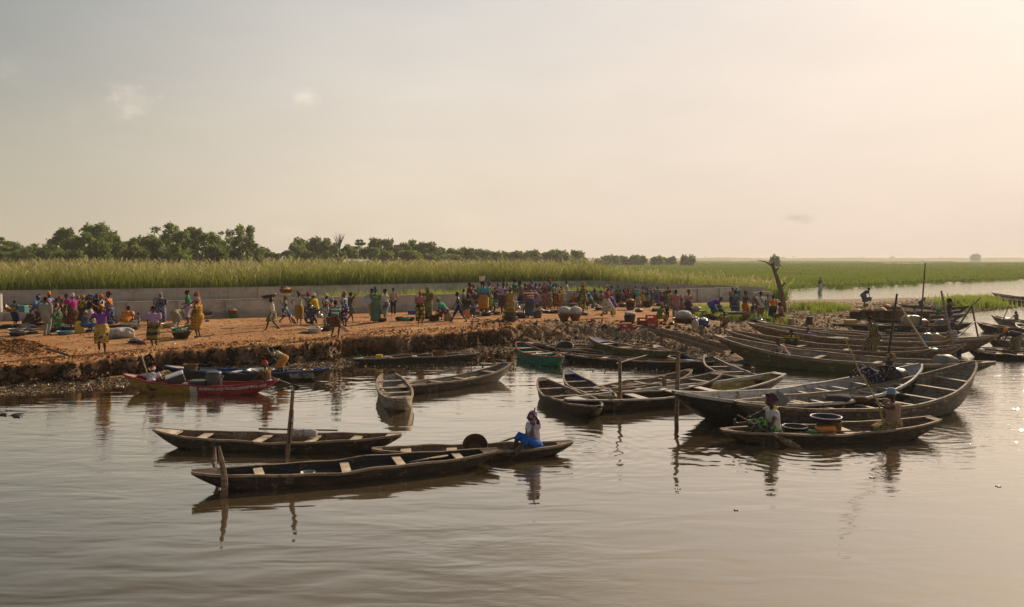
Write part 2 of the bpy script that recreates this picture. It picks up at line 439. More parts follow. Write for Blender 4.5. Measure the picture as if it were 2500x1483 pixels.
# ------------------------------------------------------------ blades (grass, reeds)
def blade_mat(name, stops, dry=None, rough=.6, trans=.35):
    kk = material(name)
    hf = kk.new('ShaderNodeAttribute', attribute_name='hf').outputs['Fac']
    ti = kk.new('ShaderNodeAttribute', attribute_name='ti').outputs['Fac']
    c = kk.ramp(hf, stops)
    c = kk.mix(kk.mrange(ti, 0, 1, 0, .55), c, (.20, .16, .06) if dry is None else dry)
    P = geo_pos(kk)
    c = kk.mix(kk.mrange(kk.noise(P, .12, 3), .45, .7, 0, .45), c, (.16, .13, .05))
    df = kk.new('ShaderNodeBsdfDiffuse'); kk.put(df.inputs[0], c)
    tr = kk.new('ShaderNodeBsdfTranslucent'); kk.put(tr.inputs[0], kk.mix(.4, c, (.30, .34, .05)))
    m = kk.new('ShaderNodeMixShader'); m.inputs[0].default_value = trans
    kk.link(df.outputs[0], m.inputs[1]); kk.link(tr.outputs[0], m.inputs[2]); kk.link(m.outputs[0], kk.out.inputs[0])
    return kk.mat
def blades(base, H, Wd, lean, seed, plume=0.0, pl_w=.05, pl_h=.3):
    """one curved blade of grass per point; returns arrays"""
    rs = np.random.RandomState(seed); n = len(base)
    th = rs.rand(n) * np.pi; la = rs.rand(n) * 2 * np.pi
    u = np.stack([np.cos(th), np.sin(th), np.zeros(n)], 1)
    l = np.stack([np.cos(la), np.sin(la), np.zeros(n)], 1) * (lean * rs.rand(n) * H)[:, None]
    z = np.array([0, 0, 1.0])
    hw = (Wd / 2)[:, None]
    p0 = base; p1 = base + z * (H * .5)[:, None] + l * .25; p2 = base + z * (H * .97)[:, None] + l
    V = np.stack([p0 - u * hw * .8, p0 + u * hw * .8, p1 - u * hw, p1 + u * hw, p2], 1).reshape(-1, 3)
    i = np.arange(n) * 5
    q = np.stack([i, i + 1, i + 3, i + 2], 1); t = np.stack([i + 2, i + 3, i + 4], 1)
    hf = np.tile(np.array([0, 0, .5, .5, .93]), n); ti = np.repeat(rs.rand(n), 5)
    Vs = [V]; Q = [q]; T = [t]; HF = [hf]; TI = [ti]
    if plume > 0:
        m = rs.rand(n) < plume; k_ = m.sum(); c = p2[m]; uu = u[m]
        dl = l[m] / np.maximum(np.linalg.norm(l[m], axis=1), 1e-6)[:, None]
        up = z * .8 + dl * .7
        Vp = np.stack([c - up * pl_h * .3, c - uu * pl_w / 2 + up * pl_h * .2, c + up * pl_h, c + uu * pl_w / 2 + up * pl_h * .2], 1).reshape(-1, 3)
        j = np.arange(k_) * 4 + len(V)
        Vs.append(Vp); Q.append(np.stack([j, j + 1, j + 2, j + 3], 1)); HF.append(np.ones(k_ * 4)); TI.append(np.repeat(rs.rand(k_), 4))
    return np.concatenate(Vs), np.concatenate(Q), np.concatenate(T), np.concatenate(HF), np.concatenate(TI)
def np_mesh(name, V, Q, T, mat, attrs=None, parent=None, smooth=False):
    me = bpy.data.meshes.new(name)
    nq, nt = len(Q), len(T)
    me.vertices.add(len(V)); me.vertices.foreach_set('co', np.ascontiguousarray(V, dtype=np.float32).ravel())
    loops = np.concatenate([np.asarray(Q).ravel(), np.asarray(T).ravel()]).astype(np.int32)
    me.loops.add(len(loops)); me.loops.foreach_set('vertex_index', loops)
    me.polygons.add(nq + nt)
    st = np.concatenate([np.arange(nq) * 4, nq * 4 + np.arange(nt) * 3]).astype(np.int32)
    me.polygons.foreach_set('loop_start', st)
    if smooth: me.polygons.foreach_set('use_smooth', np.ones(nq + nt, dtype=bool))
    for m in (mat if isinstance(mat, (list, tuple)) else [mat]): me.materials.append(m)
    for a, arr in (attrs or {}).items():
        x = me.attributes.new(a, 'FLOAT', 'POINT'); x.data.foreach_set('value', np.asarray(arr, dtype=np.float32))
    me.update(calc_edges=True); me.validate()
    o = bpy.data.objects.new(name, me); col.objects.link(o)
    if parent: o.parent = parent
    return o
def lumpy(xs, ys, zfun):
    X, Y = np.meshgrid(xs, ys); Z = zfun(X, Y); n, m = len(xs), len(ys)
    V = np.stack([X.ravel(), Y.ravel(), Z.ravel()], 1); i = np.arange(n * m).reshape(m, n)
    return V, np.stack([i[:-1, :-1], i[:-1, 1:], i[1:, 1:], i[1:, :-1]], -1).reshape(-1, 4)

# wall lines (top line seen in the photograph, top level)
WT = 1.75
bw = [W(-90, 712.5, WT), W(600, 703.5, WT), W(1000, 694.5, WT), W(1240, 690.5, WT), W(1438, 686.5, WT)]
rw = [W(1438, 686.5, WT), W(1560, 690, WT), W(1700, 696.5, WT), W(1868, 702.5, WT)]
fw = [W(190, 742.5, WT), W(600, 732.5, WT), W(1000, 722.5, WT), W(1130, 719.5, WT), W(1230, 716.5, WT), W(1400, 711.3, WT), W(1620, 709, WT), W(1800, 703.4, WT)]
def wally(line, x):
    xs = [p.x for p in line]; ys = [p.y for p in line]
    return np.interp(x, xs, ys)

rs = np.random.RandomState(3)
# tall reeds behind the back wall
NR = 74000
X = rs.uniform(-75, 24, NR); off = np.abs(rs.exponential(9, NR)) + .5
far = rs.rand(NR) < .45; off[far] = rs.uniform(6, 75, far.sum())
X = X * (1 + off / 120) 
yb = np.where(X < 8.0, wally(bw, X), wally(rw, X)); Y = yb + off
keep = ~((X > 9) & (rs.rand(NR) < sstep(X, 9, 30) * .9)) & (X < 30)
X, Y, off = X[keep], Y[keep], off[keep]; n = len(X)
hh = 2.95 + .6 * fbm(X * .12, Y * .12, 3) + rs.uniform(-.9, .5, n)
hh *= 1 - .52 * sstep(X + .25 * (Y - 70), 11, 27); hh -= .15 * sstep(off, 25, 80)
base = np.stack([X, Y, np.full(n, .55)], 1)
V, Q, T, HF, TI = blades(base, hh, np.maximum(.06, Y * .0010), .5, 5, .28, .10, .40)
xs = np.linspace(-120, 24, 150); t_ = np.linspace(0, 1, 60) ** 1.6
XX, TT = np.meshgrid(xs, t_)
YY = np.where(XX < 8, wally(bw, XX), wally(rw, XX)) + 1.2 + TT * 88
ZZ = .55 + (1.75 + .4 * fbm(XX * .35, YY * .35, 3)) * (1 - .55 * sstep(XX + .25 * (YY - 70), 9, 26)) * sstep(TT, -.01, .03)
V2 = np.stack([XX.ravel(), YY.ravel(), ZZ.ravel()], 1); i_ = np.arange(XX.size).reshape(XX.shape)
Q2 = np.stack([i_[:-1, :-1], i_[:-1, 1:], i_[1:, 1:], i_[1:, :-1]], -1).reshape(-1, 4) + len(V)
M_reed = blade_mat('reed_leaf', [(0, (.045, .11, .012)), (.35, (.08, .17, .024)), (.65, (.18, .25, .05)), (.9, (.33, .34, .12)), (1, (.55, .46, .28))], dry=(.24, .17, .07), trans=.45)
reeds = np_mesh('reeds', np.concatenate([V, V2]), np.concatenate([Q, Q2]), T, M_reed,
                {'hf': np.concatenate([HF, np.full(len(V2), .02)]), 'ti': np.concatenate([TI, np.full(len(V2), .0)])})  # sheet under the blades coloured dark as the shade in the gaps
tag(reeds, 'tall green reeds with pale seed heads growing behind the back wall', 'reeds', kind='stuff')

# low green marsh grass across the channel
NM = 75000
py_s = 640.5 + 66 * rs.rand(NM) ** 1.15; px_s = rs.uniform(1380, 2620, NM)
tt = (HC - .35) / ((py_s - HYP + 3.0) / FPX); Y = tt; X = (px_s - CXP) / FPX * Y
d1, _ = land_dist(X, Y)
ok = (d1 > .3) & (Y > np.where(X < 20.8, wally(rw, np.minimum(X, 20.8)) + 3, 100)) & ~((X < 36) & (Y < 104) & (X > 24)) & (X > 9)
X, Y, d1 = X[ok], Y[ok], d1[ok]; n = len(X)
hh = (.62 + .3 * fbm(X * .05, Y * .03, 3)) * rs.uniform(.6, 1.25, n) * (1 - .25 * sstep(d1, 0, 12) * 0)
Zb = .30 + .28 * sstep(d1, .5, 6)
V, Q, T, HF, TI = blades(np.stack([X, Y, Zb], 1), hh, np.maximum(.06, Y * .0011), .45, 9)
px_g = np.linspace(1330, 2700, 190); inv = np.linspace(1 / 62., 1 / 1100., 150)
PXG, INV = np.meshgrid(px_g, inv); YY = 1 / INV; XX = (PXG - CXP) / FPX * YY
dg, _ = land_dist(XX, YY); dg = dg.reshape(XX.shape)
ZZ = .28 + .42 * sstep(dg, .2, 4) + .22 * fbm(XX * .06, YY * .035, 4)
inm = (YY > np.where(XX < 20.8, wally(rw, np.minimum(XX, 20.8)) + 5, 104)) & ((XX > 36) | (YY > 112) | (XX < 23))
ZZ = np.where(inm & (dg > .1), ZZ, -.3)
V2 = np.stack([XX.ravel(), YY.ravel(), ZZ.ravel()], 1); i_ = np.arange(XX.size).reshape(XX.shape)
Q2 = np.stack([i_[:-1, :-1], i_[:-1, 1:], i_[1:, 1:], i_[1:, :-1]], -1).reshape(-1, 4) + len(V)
M_marsh = blade_mat('marsh_grass_leaf', [(0, (.04, .065, .014)), (.5, (.165, .235, .038)), (1, (.34, .41, .08))], dry=(.17, .20, .045), trans=.3)  # dark feet, bright tips: shade under the grass put into the ramp
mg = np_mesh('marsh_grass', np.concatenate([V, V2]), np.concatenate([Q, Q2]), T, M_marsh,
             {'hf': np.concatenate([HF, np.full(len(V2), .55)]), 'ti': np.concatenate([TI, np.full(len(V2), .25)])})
tag(mg, 'low bright green marsh grass stretching away beyond the channel', 'grass', kind='stuff')

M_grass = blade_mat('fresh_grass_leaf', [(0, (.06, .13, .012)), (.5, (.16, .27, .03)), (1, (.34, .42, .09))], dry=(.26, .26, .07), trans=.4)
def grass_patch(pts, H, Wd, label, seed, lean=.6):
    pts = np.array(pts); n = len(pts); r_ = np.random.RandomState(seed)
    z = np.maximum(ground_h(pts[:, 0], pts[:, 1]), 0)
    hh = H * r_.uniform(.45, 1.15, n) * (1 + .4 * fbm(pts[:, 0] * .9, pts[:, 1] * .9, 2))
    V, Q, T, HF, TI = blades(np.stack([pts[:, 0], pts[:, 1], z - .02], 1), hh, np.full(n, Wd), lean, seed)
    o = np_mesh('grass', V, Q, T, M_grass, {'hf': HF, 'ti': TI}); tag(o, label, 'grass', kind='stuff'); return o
pts = []
for _ in range(11000):
    px = rnd.triangular(690, 1560, 1150); p = W(px, 700, .7); y0 = float(wally(fw, 0)); 
    x = rnd.uniform(-16, 9.5); yf = float(wally(fw, x)) + .5; yk = float(wally(bw, x)) - .6
    t = rnd.random() ** 1.8
    pts.append((x, yf + (yk - yf) * t))
grass_patch(pts, .72, .055, 'bright green grass filling the yard between the two concrete walls', 21)
pts = []
for _ in range(5200):
    px = rnd.uniform(1655, 1905); py = rnd.uniform(748, 777) if px > 1700 else rnd.uniform(750, 764)
    g = W(px, py, .68); 
    if g.y < float(wally(fw, min(g.x, 18.5))) - .2 or g.x > 18.6: pts.append((g.x + rnd.uniform(-.1, .1), g.y + rnd.uniform(-.5, .5)))
grass_patch(pts, .36, .05, 'green grass growing in front of the wall behind the market women', 22)
def ell_pts(cx, cy, rx, ry, n, z=.3):
    out = []
    for _ in range(n):
        a = rnd.uniform(0, 6.283); r_ = abs(rnd.gauss(0, .52)) * (1 + .3 * math.sin(3 * a + cx))
        g = W(cx + rx * r_ * math.cos(a), cy + ry * r_ * math.sin(a), z); out.append((g.x, g.y))
    return out
grass_patch(ell_pts(2025, 759, 48, 9, 1700) + ell_pts(1965, 757, 50, 6, 500), .52, .06, 'rounded clump of green grass on the muddy spit', 23)
grass_patch(ell_pts(2330, 745, 52, 7, 1100, .2) + ell_pts(2395, 743, 62, 8, 2200, .2), .75, .07, 'tall green grass at the tip of the muddy spit', 24)
grass_patch(ell_pts(1900, 781, 34, 10, 900, .55), .5, .05, 'green grass around the foot of the leaning dead trunk', 25)

# ------------------------------------------------------------ litter, clods
kk = material('litter'); ti = kk.new('ShaderNodeAttribute', attribute_name='ti').outputs['Fac']
c = kk.ramp(ti, [(0, (.05, .03, .018)), (.3, (.14, .08, .04)), (.5, (.28, .17, .09)), (.7, (.40, .28, .17)), (.88, (.55, .45, .33)), (.97, (.75, .70, .62)), (1.0, (.12, .25, .5))], 'CONSTANT')
principled(kk, c, .8, spec=.2)
M_litter = kk.mat
def chips(pts, size, label, cat, seed, thick=.35, name='litter', light=1.0):
    pts = np.array(pts); n = len(pts); r_ = np.random.RandomState(seed)
    z = np.maximum(ground_h(pts[:, 0], pts[:, 1]), 0)
    c = np.stack([pts[:, 0], pts[:, 1], z + .01], 1)
    A = r_.randn(n, 3); A[:, 2] *= thick; A /= np.linalg.norm(A, axis=1)[:, None]
    B = r_.randn(n, 3); B[:, 2] *= thick; B -= A * (A * B).sum(1)[:, None]; B /= np.linalg.norm(B, axis=1)[:, None]
    N = np.cross(A, B)
    s_ = size * r_.uniform(.3, 1.4, n) ** 1.3; asp = r_.uniform(.25, 1, n)
    a = A * s_[:, None]; b = B * (s_ * asp)[:, None]; t = N * (s_ * .22)[:, None]
    V = np.stack([c - a - b * .7, c + a - b, c + a * .8 + b, c - a * .9 + b * .8, c + t * 1.6], 1).reshape(-1, 3)
    i = np.arange(n) * 5
    T = np.concatenate([np.stack([i, i + 1, i + 4], 1), np.stack([i + 1, i + 2, i + 4], 1), np.stack([i + 2, i + 3, i + 4], 1), np.stack([i + 3, i, i + 4], 1)])
    o = np_mesh(name, V, np.zeros((0, 4), int), T, M_litter, {'ti': np.repeat(r_.rand(n) ** (1 / light), 5)})
    tag(o, label, cat, kind='stuff'); return o
def shore_pts(px0, px1, n, dmin, dmax):
    """points between two distances from the waterline"""
    out = []
    xs = np.array([(p[0], p[1]) for p in POLY[1:len(_near) + 1]])
    for _ in range(n):
        px = rnd.uniform(px0, px1)
        qx = px; py = np.interp(qx, [a[0] for a in _near], [a[1] for a in _near])
        g = W(px, py, 0); d_ = rnd.uniform(dmin, dmax)
        out.append((g.x + rnd.uniform(-.1, .1), g.y + d_))
    return out
chips(shore_pts(-60, 900, 15000, .05, 1.7), .026, 'brown litter and shells strewn on the narrow beach under the left bank', 'litter', 31, light=.8)
chips(shore_pts(900, 1280, 3500, .05, 1.6), .036, 'stones and litter along the waterline below the middle bank', 'litter', 32, light=.9)
chips(shore_pts(1270, 1800, 12000, .2, 4.6), .034, 'pale rubbish strewn down the slope behind the moored canoes', 'rubbish', 33, thick=.22, light=2.2)
sp = []
for _ in range(26000):
    px = rnd.uniform(1870, 2480); lo_ = np.interp(px, [1880, 2040, 2100, 2180, 2250, 2330, 2480], [800, 835, 815, 790, 775, 762, 745]); hi_ = np.interp(px, [1880, 2100, 2200, 2330, 2480], [742, 741, 736, 729, 734])
    t = rnd.random() ** .8; g = W(px, hi_ + (lo_ - hi_) * t, .25); sp.append((g.x, g.y))
chips(sp, .06, 'rubbish and dead weed covering the muddy spit between the two waters', 'rubbish', 34, light=1.7)
chips([(W(rnd.uniform(-30, 1750), 0 + rnd.uniform(785, 850), .8).x, 0) for _ in range(0)] or [(lambda g: (g.x, g.y))(W(rnd.uniform(-30, 1760), rnd.uniform(778, 858), .8)) for _ in range(5200)], .028, 'small clods and scraps scattered over the orange earth', 'debris', 35, light=.75)
# ------------------------------------------------------------ walls
kk = material('concrete'); P = geo_pos(kk)
n1 = kk.noise(P, .8, 5, .65); n2 = kk.noise(kk.scalev(P, (2.5, 2.5, .5)), 1.2, 4, .6); n3 = kk.noise(P, 14, 3, .6)
c = kk.ramp(n1, [(.3, (.36, .335, .295)), (.55, (.46, .435, .39)), (.75, (.55, .52, .47))])
c = kk.mix(kk.mrange(n2, .56, .74, 0, .55), c, (.24, .21, .175))
zz = kk.sep(P)[2]
c = kk.mix(kk.math('MULTIPLY', kk.mrange(zz, 1.2, .7), kk.mrange(n1, .4, .6, .1, .7)), c, (.22, .15, .09))
n4 = kk.noise(kk.scalev(P, (.35, .35, 1.2)), 1.0, 5, .7); c = kk.mix(kk.mrange(n4, .55, .62, 0, .5), c, (.20, .175, .14)); n5 = kk.noise(kk.scalev(P, (6, 6, .7)), 1.0, 3, .6); c = kk.mix(kk.mrange(n5, .58, .70, 0, .45), c, (.26, .23, .19))
principled(kk, c, .9, normal=kk.bump(n3, .4, .02), spec=.2)
M_conc = kk.mat
def wall(line, label, zb=.45, zt=WT, spacing=2.45, posts=True, front=-1, coping=True):
    root = empty('concrete_wall', (line[0].x, line[0].y, zb)); tag(root, label, 'wall')
    pts = [Vector((p.x, p.y)) for p in line]
    L = [0]
    for a, b in zip(pts, pts[1:]): L.append(L[-1] + (b - a).length)
    def at(s):
        for i in range(len(pts) - 1):
            if s <= L[i + 1] + 1e-6 or i == len(pts) - 2:
                t = (s - L[i]) / (L[i + 1] - L[i]); d = (pts[i + 1] - pts[i]).normalized()
                return pts[i].lerp(pts[i + 1], t), d
    o = Vector((root.location.x, root.location.y, zb))
    mb = MB(); s = 0.0; ps = []
    while s < L[-1] - .3:
        e = min(s + spacing, L[-1]); a, d = at(s); b, _ = at(e); m = (a + b) / 2; dr = (b - a)
        rz = math.atan2(dr.y, dr.x)
        mb.box((m.x - o.x, m.y - o.y, (zt - zb) / 2 + rnd.uniform(-.012, .012)), (dr.length - .07, .12, zt - zb), rz)
        ps.append((a, rz)); s = e
    ps.append((at(L[-1])[0], rz))
    mb.build('panels', M_conc, root)
    if coping:
        mc = MB()
        for (a, r1), (b, _) in zip(ps, ps[1:]):
            m = (a + b) / 2; dr = b - a
            mc.box((m.x - o.x, m.y - o.y, zt - zb + .035), (dr.length + .01, .17, .045), r1)
        mc.build('coping', M_conc, root)
    if posts:
        for a, r1 in ps:
            mp = MB(); mp.box((0, 0, (zt - zb) / 2 - .005), (.36, .30, zt - zb - .01), 0)
            q = mp.build('pillar', M_conc, root); q.location = (a.x - o.x, a.y - o.y, 0); q.rotation_euler = (0, 0, r1)
    return root
wall(bw, 'long grey concrete back wall with pillars below the reeds', spacing=2.35)
wall(rw, 'grey concrete wall running from the far corner down to the channel', spacing=2.9, posts=False)
wall(fw, 'grey concrete front wall standing behind the crowd', spacing=2.6)
lw = [W(-60, 762, 1.22), W(186, 760.5, 1.22)]
wall(lw, 'low broken concrete wall behind the people at the far left', zt=1.2, spacing=4.0, posts=False, coping=False)
def box_thing(name, label, cat, c, size, mat, rz=0, bev=0):
    mb = MB(); mb.box((0, 0, size[2] / 2), size); o = mb.build(name, mat); o.location = c; o.rotation_euler = (0, 0, rz); tag(o, label, cat); return o
p = G(1, 784)
mb = MB(); mb.box((0, 0, .74), (.2, .2, 1.48)); mb.box((0, 0, 1.495), (.22, .22, .03)); o = mb.build('concrete_post', M_conc); o.location = p; tag(o, 'upright concrete post at the left edge of the photo', 'post')
p = W(1873, 735, .6); q = Vector((20.9, 66.3, .3))
mb = MB(); mb.box((0, 0, .55), (1.5, .5, 1.1)); mb.box((.1, -.1, 1.14), (1.1, .4, .06)); o = mb.build('concrete_block', M_conc); o.location = q; tag(o, 'concrete stub standing in the water at the end of the wall', 'block')

# ------------------------------------------------------------ trees
kk = material('bark'); P = obj_co(kk)
n1 = kk.noise(kk.scalev(P, (3, 3, .7)), 3, 4)
principled(kk, kk.ramp(n1, [(.3, (.07, .05, .035)), (.7, (.19, .145, .10))]), .9, normal=kk.bump(n1, .6, .05), spec=.1)
M_bark = kk.mat
def leaf_mat(name, c0, c1, c2):
    kk = material(name); ti = kk.new('ShaderNodeAttribute', attribute_name='ti').outputs['Fac']
    c = kk.ramp(ti, [(0, c0), (.5, c1), (1, c2)])
    c = kk.mix(kk.math('MULTIPLY', obj_rand(kk), .35), c, (.10, .115, .035))
    df = kk.new('ShaderNodeBsdfDiffuse'); kk.put(df.inputs[0], c)
    tr = kk.new('ShaderNodeBsdfTranslucent'); kk.put(tr.inputs[0], kk.mix(.5, c, (.24, .30, .05)))
    m = kk.new('ShaderNodeMixShader'); m.inputs[0].default_value = .5
    kk.link(df.outputs[0], m.inputs[1]); kk.link(tr.outputs[0], m.inputs[2]); kk.link(m.outputs[0], kk.out.inputs[0])
    return kk.mat
M_leaf = leaf_mat('tree_leaf', (.07, .105, .034), (.15, .20, .065), (.29, .33, .12))
M_palm = leaf_mat('palm_leaf', (.03, .05, .012), (.06, .085, .02), (.12, .15, .04))
def crown(blobs, dens, leaf, seed, flatv=1.0):
    r_ = np.random.RandomState(seed); Vs = []; TIs = []
    for (c, r) in blobs:
        n = int(dens * (r[0] * r[2]) + 12)
        v = r_.randn(n, 3); v /= np.linalg.norm(v, axis=1)[:, None]
        rad = np.where(r_.rand(n) < .3, r_.uniform(.9, 1.38, n), r_.uniform(.3, 1.05, n) ** .6)
        p = np.array(c) + v * np.array(r) * rad[:, None]
        A = r_.randn(n, 3); A[:, 2] *= .7 * flatv; A /= np.linalg.norm(A, axis=1)[:, None]
        B = np.cross(A, r_.randn(n, 3)); B /= np.linalg.norm(B, axis=1)[:, None]
        s_ = leaf * r_.uniform(.5, 1.3, n)
        a = A * s_[:, None]; b = B * (s_ * .6)[:, None]
        Vs.append(np.stack([p - a, p - b, p + a, p + b], 1).reshape(-1, 3))
        tt = np.clip(.5 + .35 * r_.randn(n), 0, 1); TIs.append(np.repeat(tt, 4))
    V = np.concatenate(Vs); q = np.arange(len(V)).reshape(-1, 4)
    return V, q, np.concatenate(TIs)
def tree(px, top, hw, Y, kind, label, cat='tree', seed=0, group='trees of the far wood'):
    r_ = random.Random(seed * 7 + 3); base = WY(px, 640, Y); s = Y / FPX
    topz = WY(px, top, Y).z; H = (topz - .5) * (1.06 if kind != 'bare' else 1); Wd = hw * s * (1.22 if kind in ('broad', 'airy', 'bush') else 1.1)
    root = empty({'palm': 'palm_tree', 'bush': 'bush'}.get(kind, 'tree'), (base.x, Y, .5)); tag(root, label, cat, group)
    leaf = max(.30, Y * .0019)
    if kind == 'palm':
        mb = MB(); lean = r_.uniform(-.3, .3)
        mb.tube([(0, 0, 0), (lean * .4, 0, H * .4), (lean, 0, H * .78)], [.24, .18, .15], 7); mb.build('trunk', M_bark, root, True)
        Vl = []; Ql = []; TI = []
        for i in range(17):
            a = 6.283 * i / 17 + r_.uniform(-.2, .2); up = r_.uniform(-.1, .9); L = Wd * r_.uniform(.85, 1.1)
            d = Vector((math.cos(a), math.sin(a), 0)); prev = Vector((lean, 0, H * .78)); sd = Vector((-d.y, d.x, 0)); n0 = len(Vl)
            for j in range(7):
                t = j / 6; p = Vector((lean, 0, H * .78)) + d * (L * t) + Vector((0, 0, L * (up * t * 1.1 - 1.05 * t * t)))
                wv = .42 * L * .5 * math.sin(math.pi * min(1, t * .86 + .12)) 
                Vl += [tuple(p - sd * wv - Vector((0, 0, wv * .7))), tuple(p), tuple(p + sd * wv - Vector((0, 0, wv * .7)))]; TI += [.3, .6, .3 + .4 * r_.random()]
            for j in range(6):
                k_ = n0 + j * 3
                Ql += [(k_, k_ + 1, k_ + 4, k_ + 3), (k_ + 1, k_ + 2, k_ + 5, k_ + 4)]
        np_mesh('crown', np.array(Vl), np.array(Ql), np.zeros((0, 3), int), M_palm, {'ti': TI}, root)
        return root
    blobs = []
    if kind == 'bush':
        for i in range(12): blobs.append(((r_.uniform(-.65, .65) * Wd, r_.uniform(-.5, .5) * Wd, H * r_.uniform(.15, .72)), (Wd * r_.uniform(.35, .5), Wd * .4, H * r_.uniform(.26, .34))))
        dens = 130; trunk = .25
    elif kind == 'airy':
        for i in range(34):
            a = r_.uniform(0, 6.28); q = r_.random() ** .5; z = r_.uniform(.15, .95); ww = Wd * (1 - .5 * abs(z - .62) / .42)
            blobs.append(((q * ww * math.cos(a), q * ww * .8 * math.sin(a), H * z), (Wd * r_.uniform(.14, .27), Wd * .2, H * r_.uniform(.035, .075))))
        dens = 210; trunk = .75
    elif kind == 'layered':
        for z, q in ((.45, 1.0), (.6, .95), (.74, .8), (.86, .55), (.95, .3)):
            for i in range(5):
                a = r_.uniform(0, 6.28); blobs.append(((q * Wd * .6 * math.cos(a), q * Wd * .5 * math.sin(a), H * z), (Wd * .38 * q, Wd * .35 * q, H * .035)))
        dens = 190; trunk = .9
    elif kind == 'bare':
        for i in range(9): blobs.append(((r_.uniform(-.7, .7) * Wd, r_.uniform(-.4, .4) * Wd, H * r_.uniform(.25, .62)), (Wd * .35, Wd * .3, H * .09)))
        dens = 110; trunk = .95
    else:
        nb = 40
        for i in range(nb):
            z = r_.uniform(.10, .93); ww = Wd * math.sqrt(max(.1, 1 - ((z - .48) / .55) ** 2)); a = r_.uniform(0, 6.28); q = r_.uniform(.2, .85)
            sz = r_.uniform(.15, .34)
            blobs.append(((q * ww * math.cos(a), q * ww * .7 * math.sin(a), H * z), (Wd * sz, Wd * sz, min(Wd * sz, H * .17))))
        dens = 150; trunk = .6
    V, q, ti = crown(blobs, dens * (150 / Y) ** .9, leaf * (1.0 if kind not in ('airy', 'layered') else .8), seed)
    mb = MB(); mb.tube([(0, 0, -.2), (.1, 0, H * .3), (r_.uniform(-.3, .3), 0, H * trunk)], [H * .026, H * .02, H * .008], 6)
    for (c, r) in blobs[::2]:
        z0 = min(c[2] * .6, H * trunk * .8); mb.tube([(0, 0, z0), (c[0] * .5, c[1] * .5, (z0 + c[2]) / 2 + .1), c], [H * .010, H * .007, H * .003], 5, cap=False)
    if kind == 'bare':
        for i in range(30):
            a = r_.uniform(0, 6.28); e = (math.cos(a) * Wd * r_.uniform(.2, .6), math.sin(a) * Wd * .4, H * r_.uniform(.8, 1.0)); mb.tube([(0, 0, H * r_.uniform(.4, .75)), (e[0] * .6, e[1] * .6, e[2] * .88), e], [H * .006, H * .004, .02], 4, cap=False)
    mb.build('trunk', M_bark, root, True)
    np_mesh('crown', V, q, np.zeros((0, 3), int), M_leaf, {'ti': ti}, root)
    return root
LAB = {'broad': 'leafy broad tree', 'airy': 'tall airy tree with gaps in its crown', 'palm': 'oil palm', 'layered': 'tree with flat layered branches', 'bush': 'rounded bush', 'bare': 'tall half-bare tree with spiky twigs'}
TREES = [
 (2, 584, 34, 150, 'layered'), (44, 606, 24, 140, 'palm'), (22, 600, 32, 165, 'broad'), (75, 598, 32, 170, 'broad'), (108, 596, 24, 150, 'palm'), (70, 612, 22, 138, 'palm'), (128, 604, 30, 160, 'broad'),
 (158, 562, 30, 165, 'broad'), (196, 572, 34, 150, 'broad'), (242, 549, 36, 160, 'broad'), (272, 566, 28, 150, 'airy'), (226, 590, 36, 140, 'broad'), (290, 598, 28, 150, 'broad'), (318, 577, 22, 160, 'broad'), (352, 570, 26, 165, 'broad'),
 (376, 590, 28, 148, 'broad'), (409, 551, 32, 160, 'airy'), (446, 572, 28, 150, 'broad'), (478, 558, 28, 158, 'broad'), (505, 572, 28, 150, 'airy'), (540, 566, 28, 162, 'airy'), (568, 580, 26, 150, 'broad'), (592, 558, 32, 158, 'airy'), (603, 572, 26, 150, 'airy'),
 (330, 606, 30, 138, 'broad'), (420, 600, 28, 138, 'broad'), (520, 604, 32, 138, 'broad'), (462, 618, 26, 128, 'bush'), (170, 610, 34, 136, 'broad'), (290, 618, 15, 128, 'palm'), (625, 608, 26, 180, 'broad'),
 (648, 614, 20, 190, 'broad'), (672, 612, 18, 190, 'palm'), (700, 606, 22, 200, 'palm'), (722, 600, 24, 210, 'broad'), (742, 588, 26, 215, 'broad'), (772, 590, 28, 220, 'broad'), (800, 588, 24, 215, 'broad'), (828, 567, 24, 205, 'bare'), (760, 612, 24, 180, 'palm'),
 (793, 614, 20, 182, 'palm'), (850, 604, 22, 210, 'broad'), (878, 589, 26, 215, 'layered'), (865, 614, 18, 190, 'palm'), (918, 589, 24, 225, 'broad'), (945, 590, 24, 220, 'broad'), (968, 602, 24, 220, 'layered'), (900, 612, 26, 200, 'broad'), (992, 603, 24, 228, 'broad'),
 (1012, 592, 24, 235, 'broad'), (1040, 595, 28, 232, 'broad'), (1070, 608, 26, 240, 'broad'), (940, 616, 30, 205, 'broad'), (1000, 618, 30, 215, 'broad'), (1105, 614, 28, 260, 'broad'), (1140, 614, 26, 262, 'broad'), (1172, 617, 26, 275, 'broad'),
 (1205, 619, 26, 290, 'broad'), (1238, 621, 26, 300, 'broad'), (1268, 618, 28, 300, 'broad'), (1300, 618, 26, 310, 'broad'), (1330, 621, 24, 320, 'broad'), (1362, 617, 26, 315, 'broad'), (1385, 621, 20, 300, 'bush'), (1410, 617, 25, 320, 'broad'), (1060, 622, 26, 230, 'bush'), (1110, 624, 28, 240, 'bush')]
_nm = {}
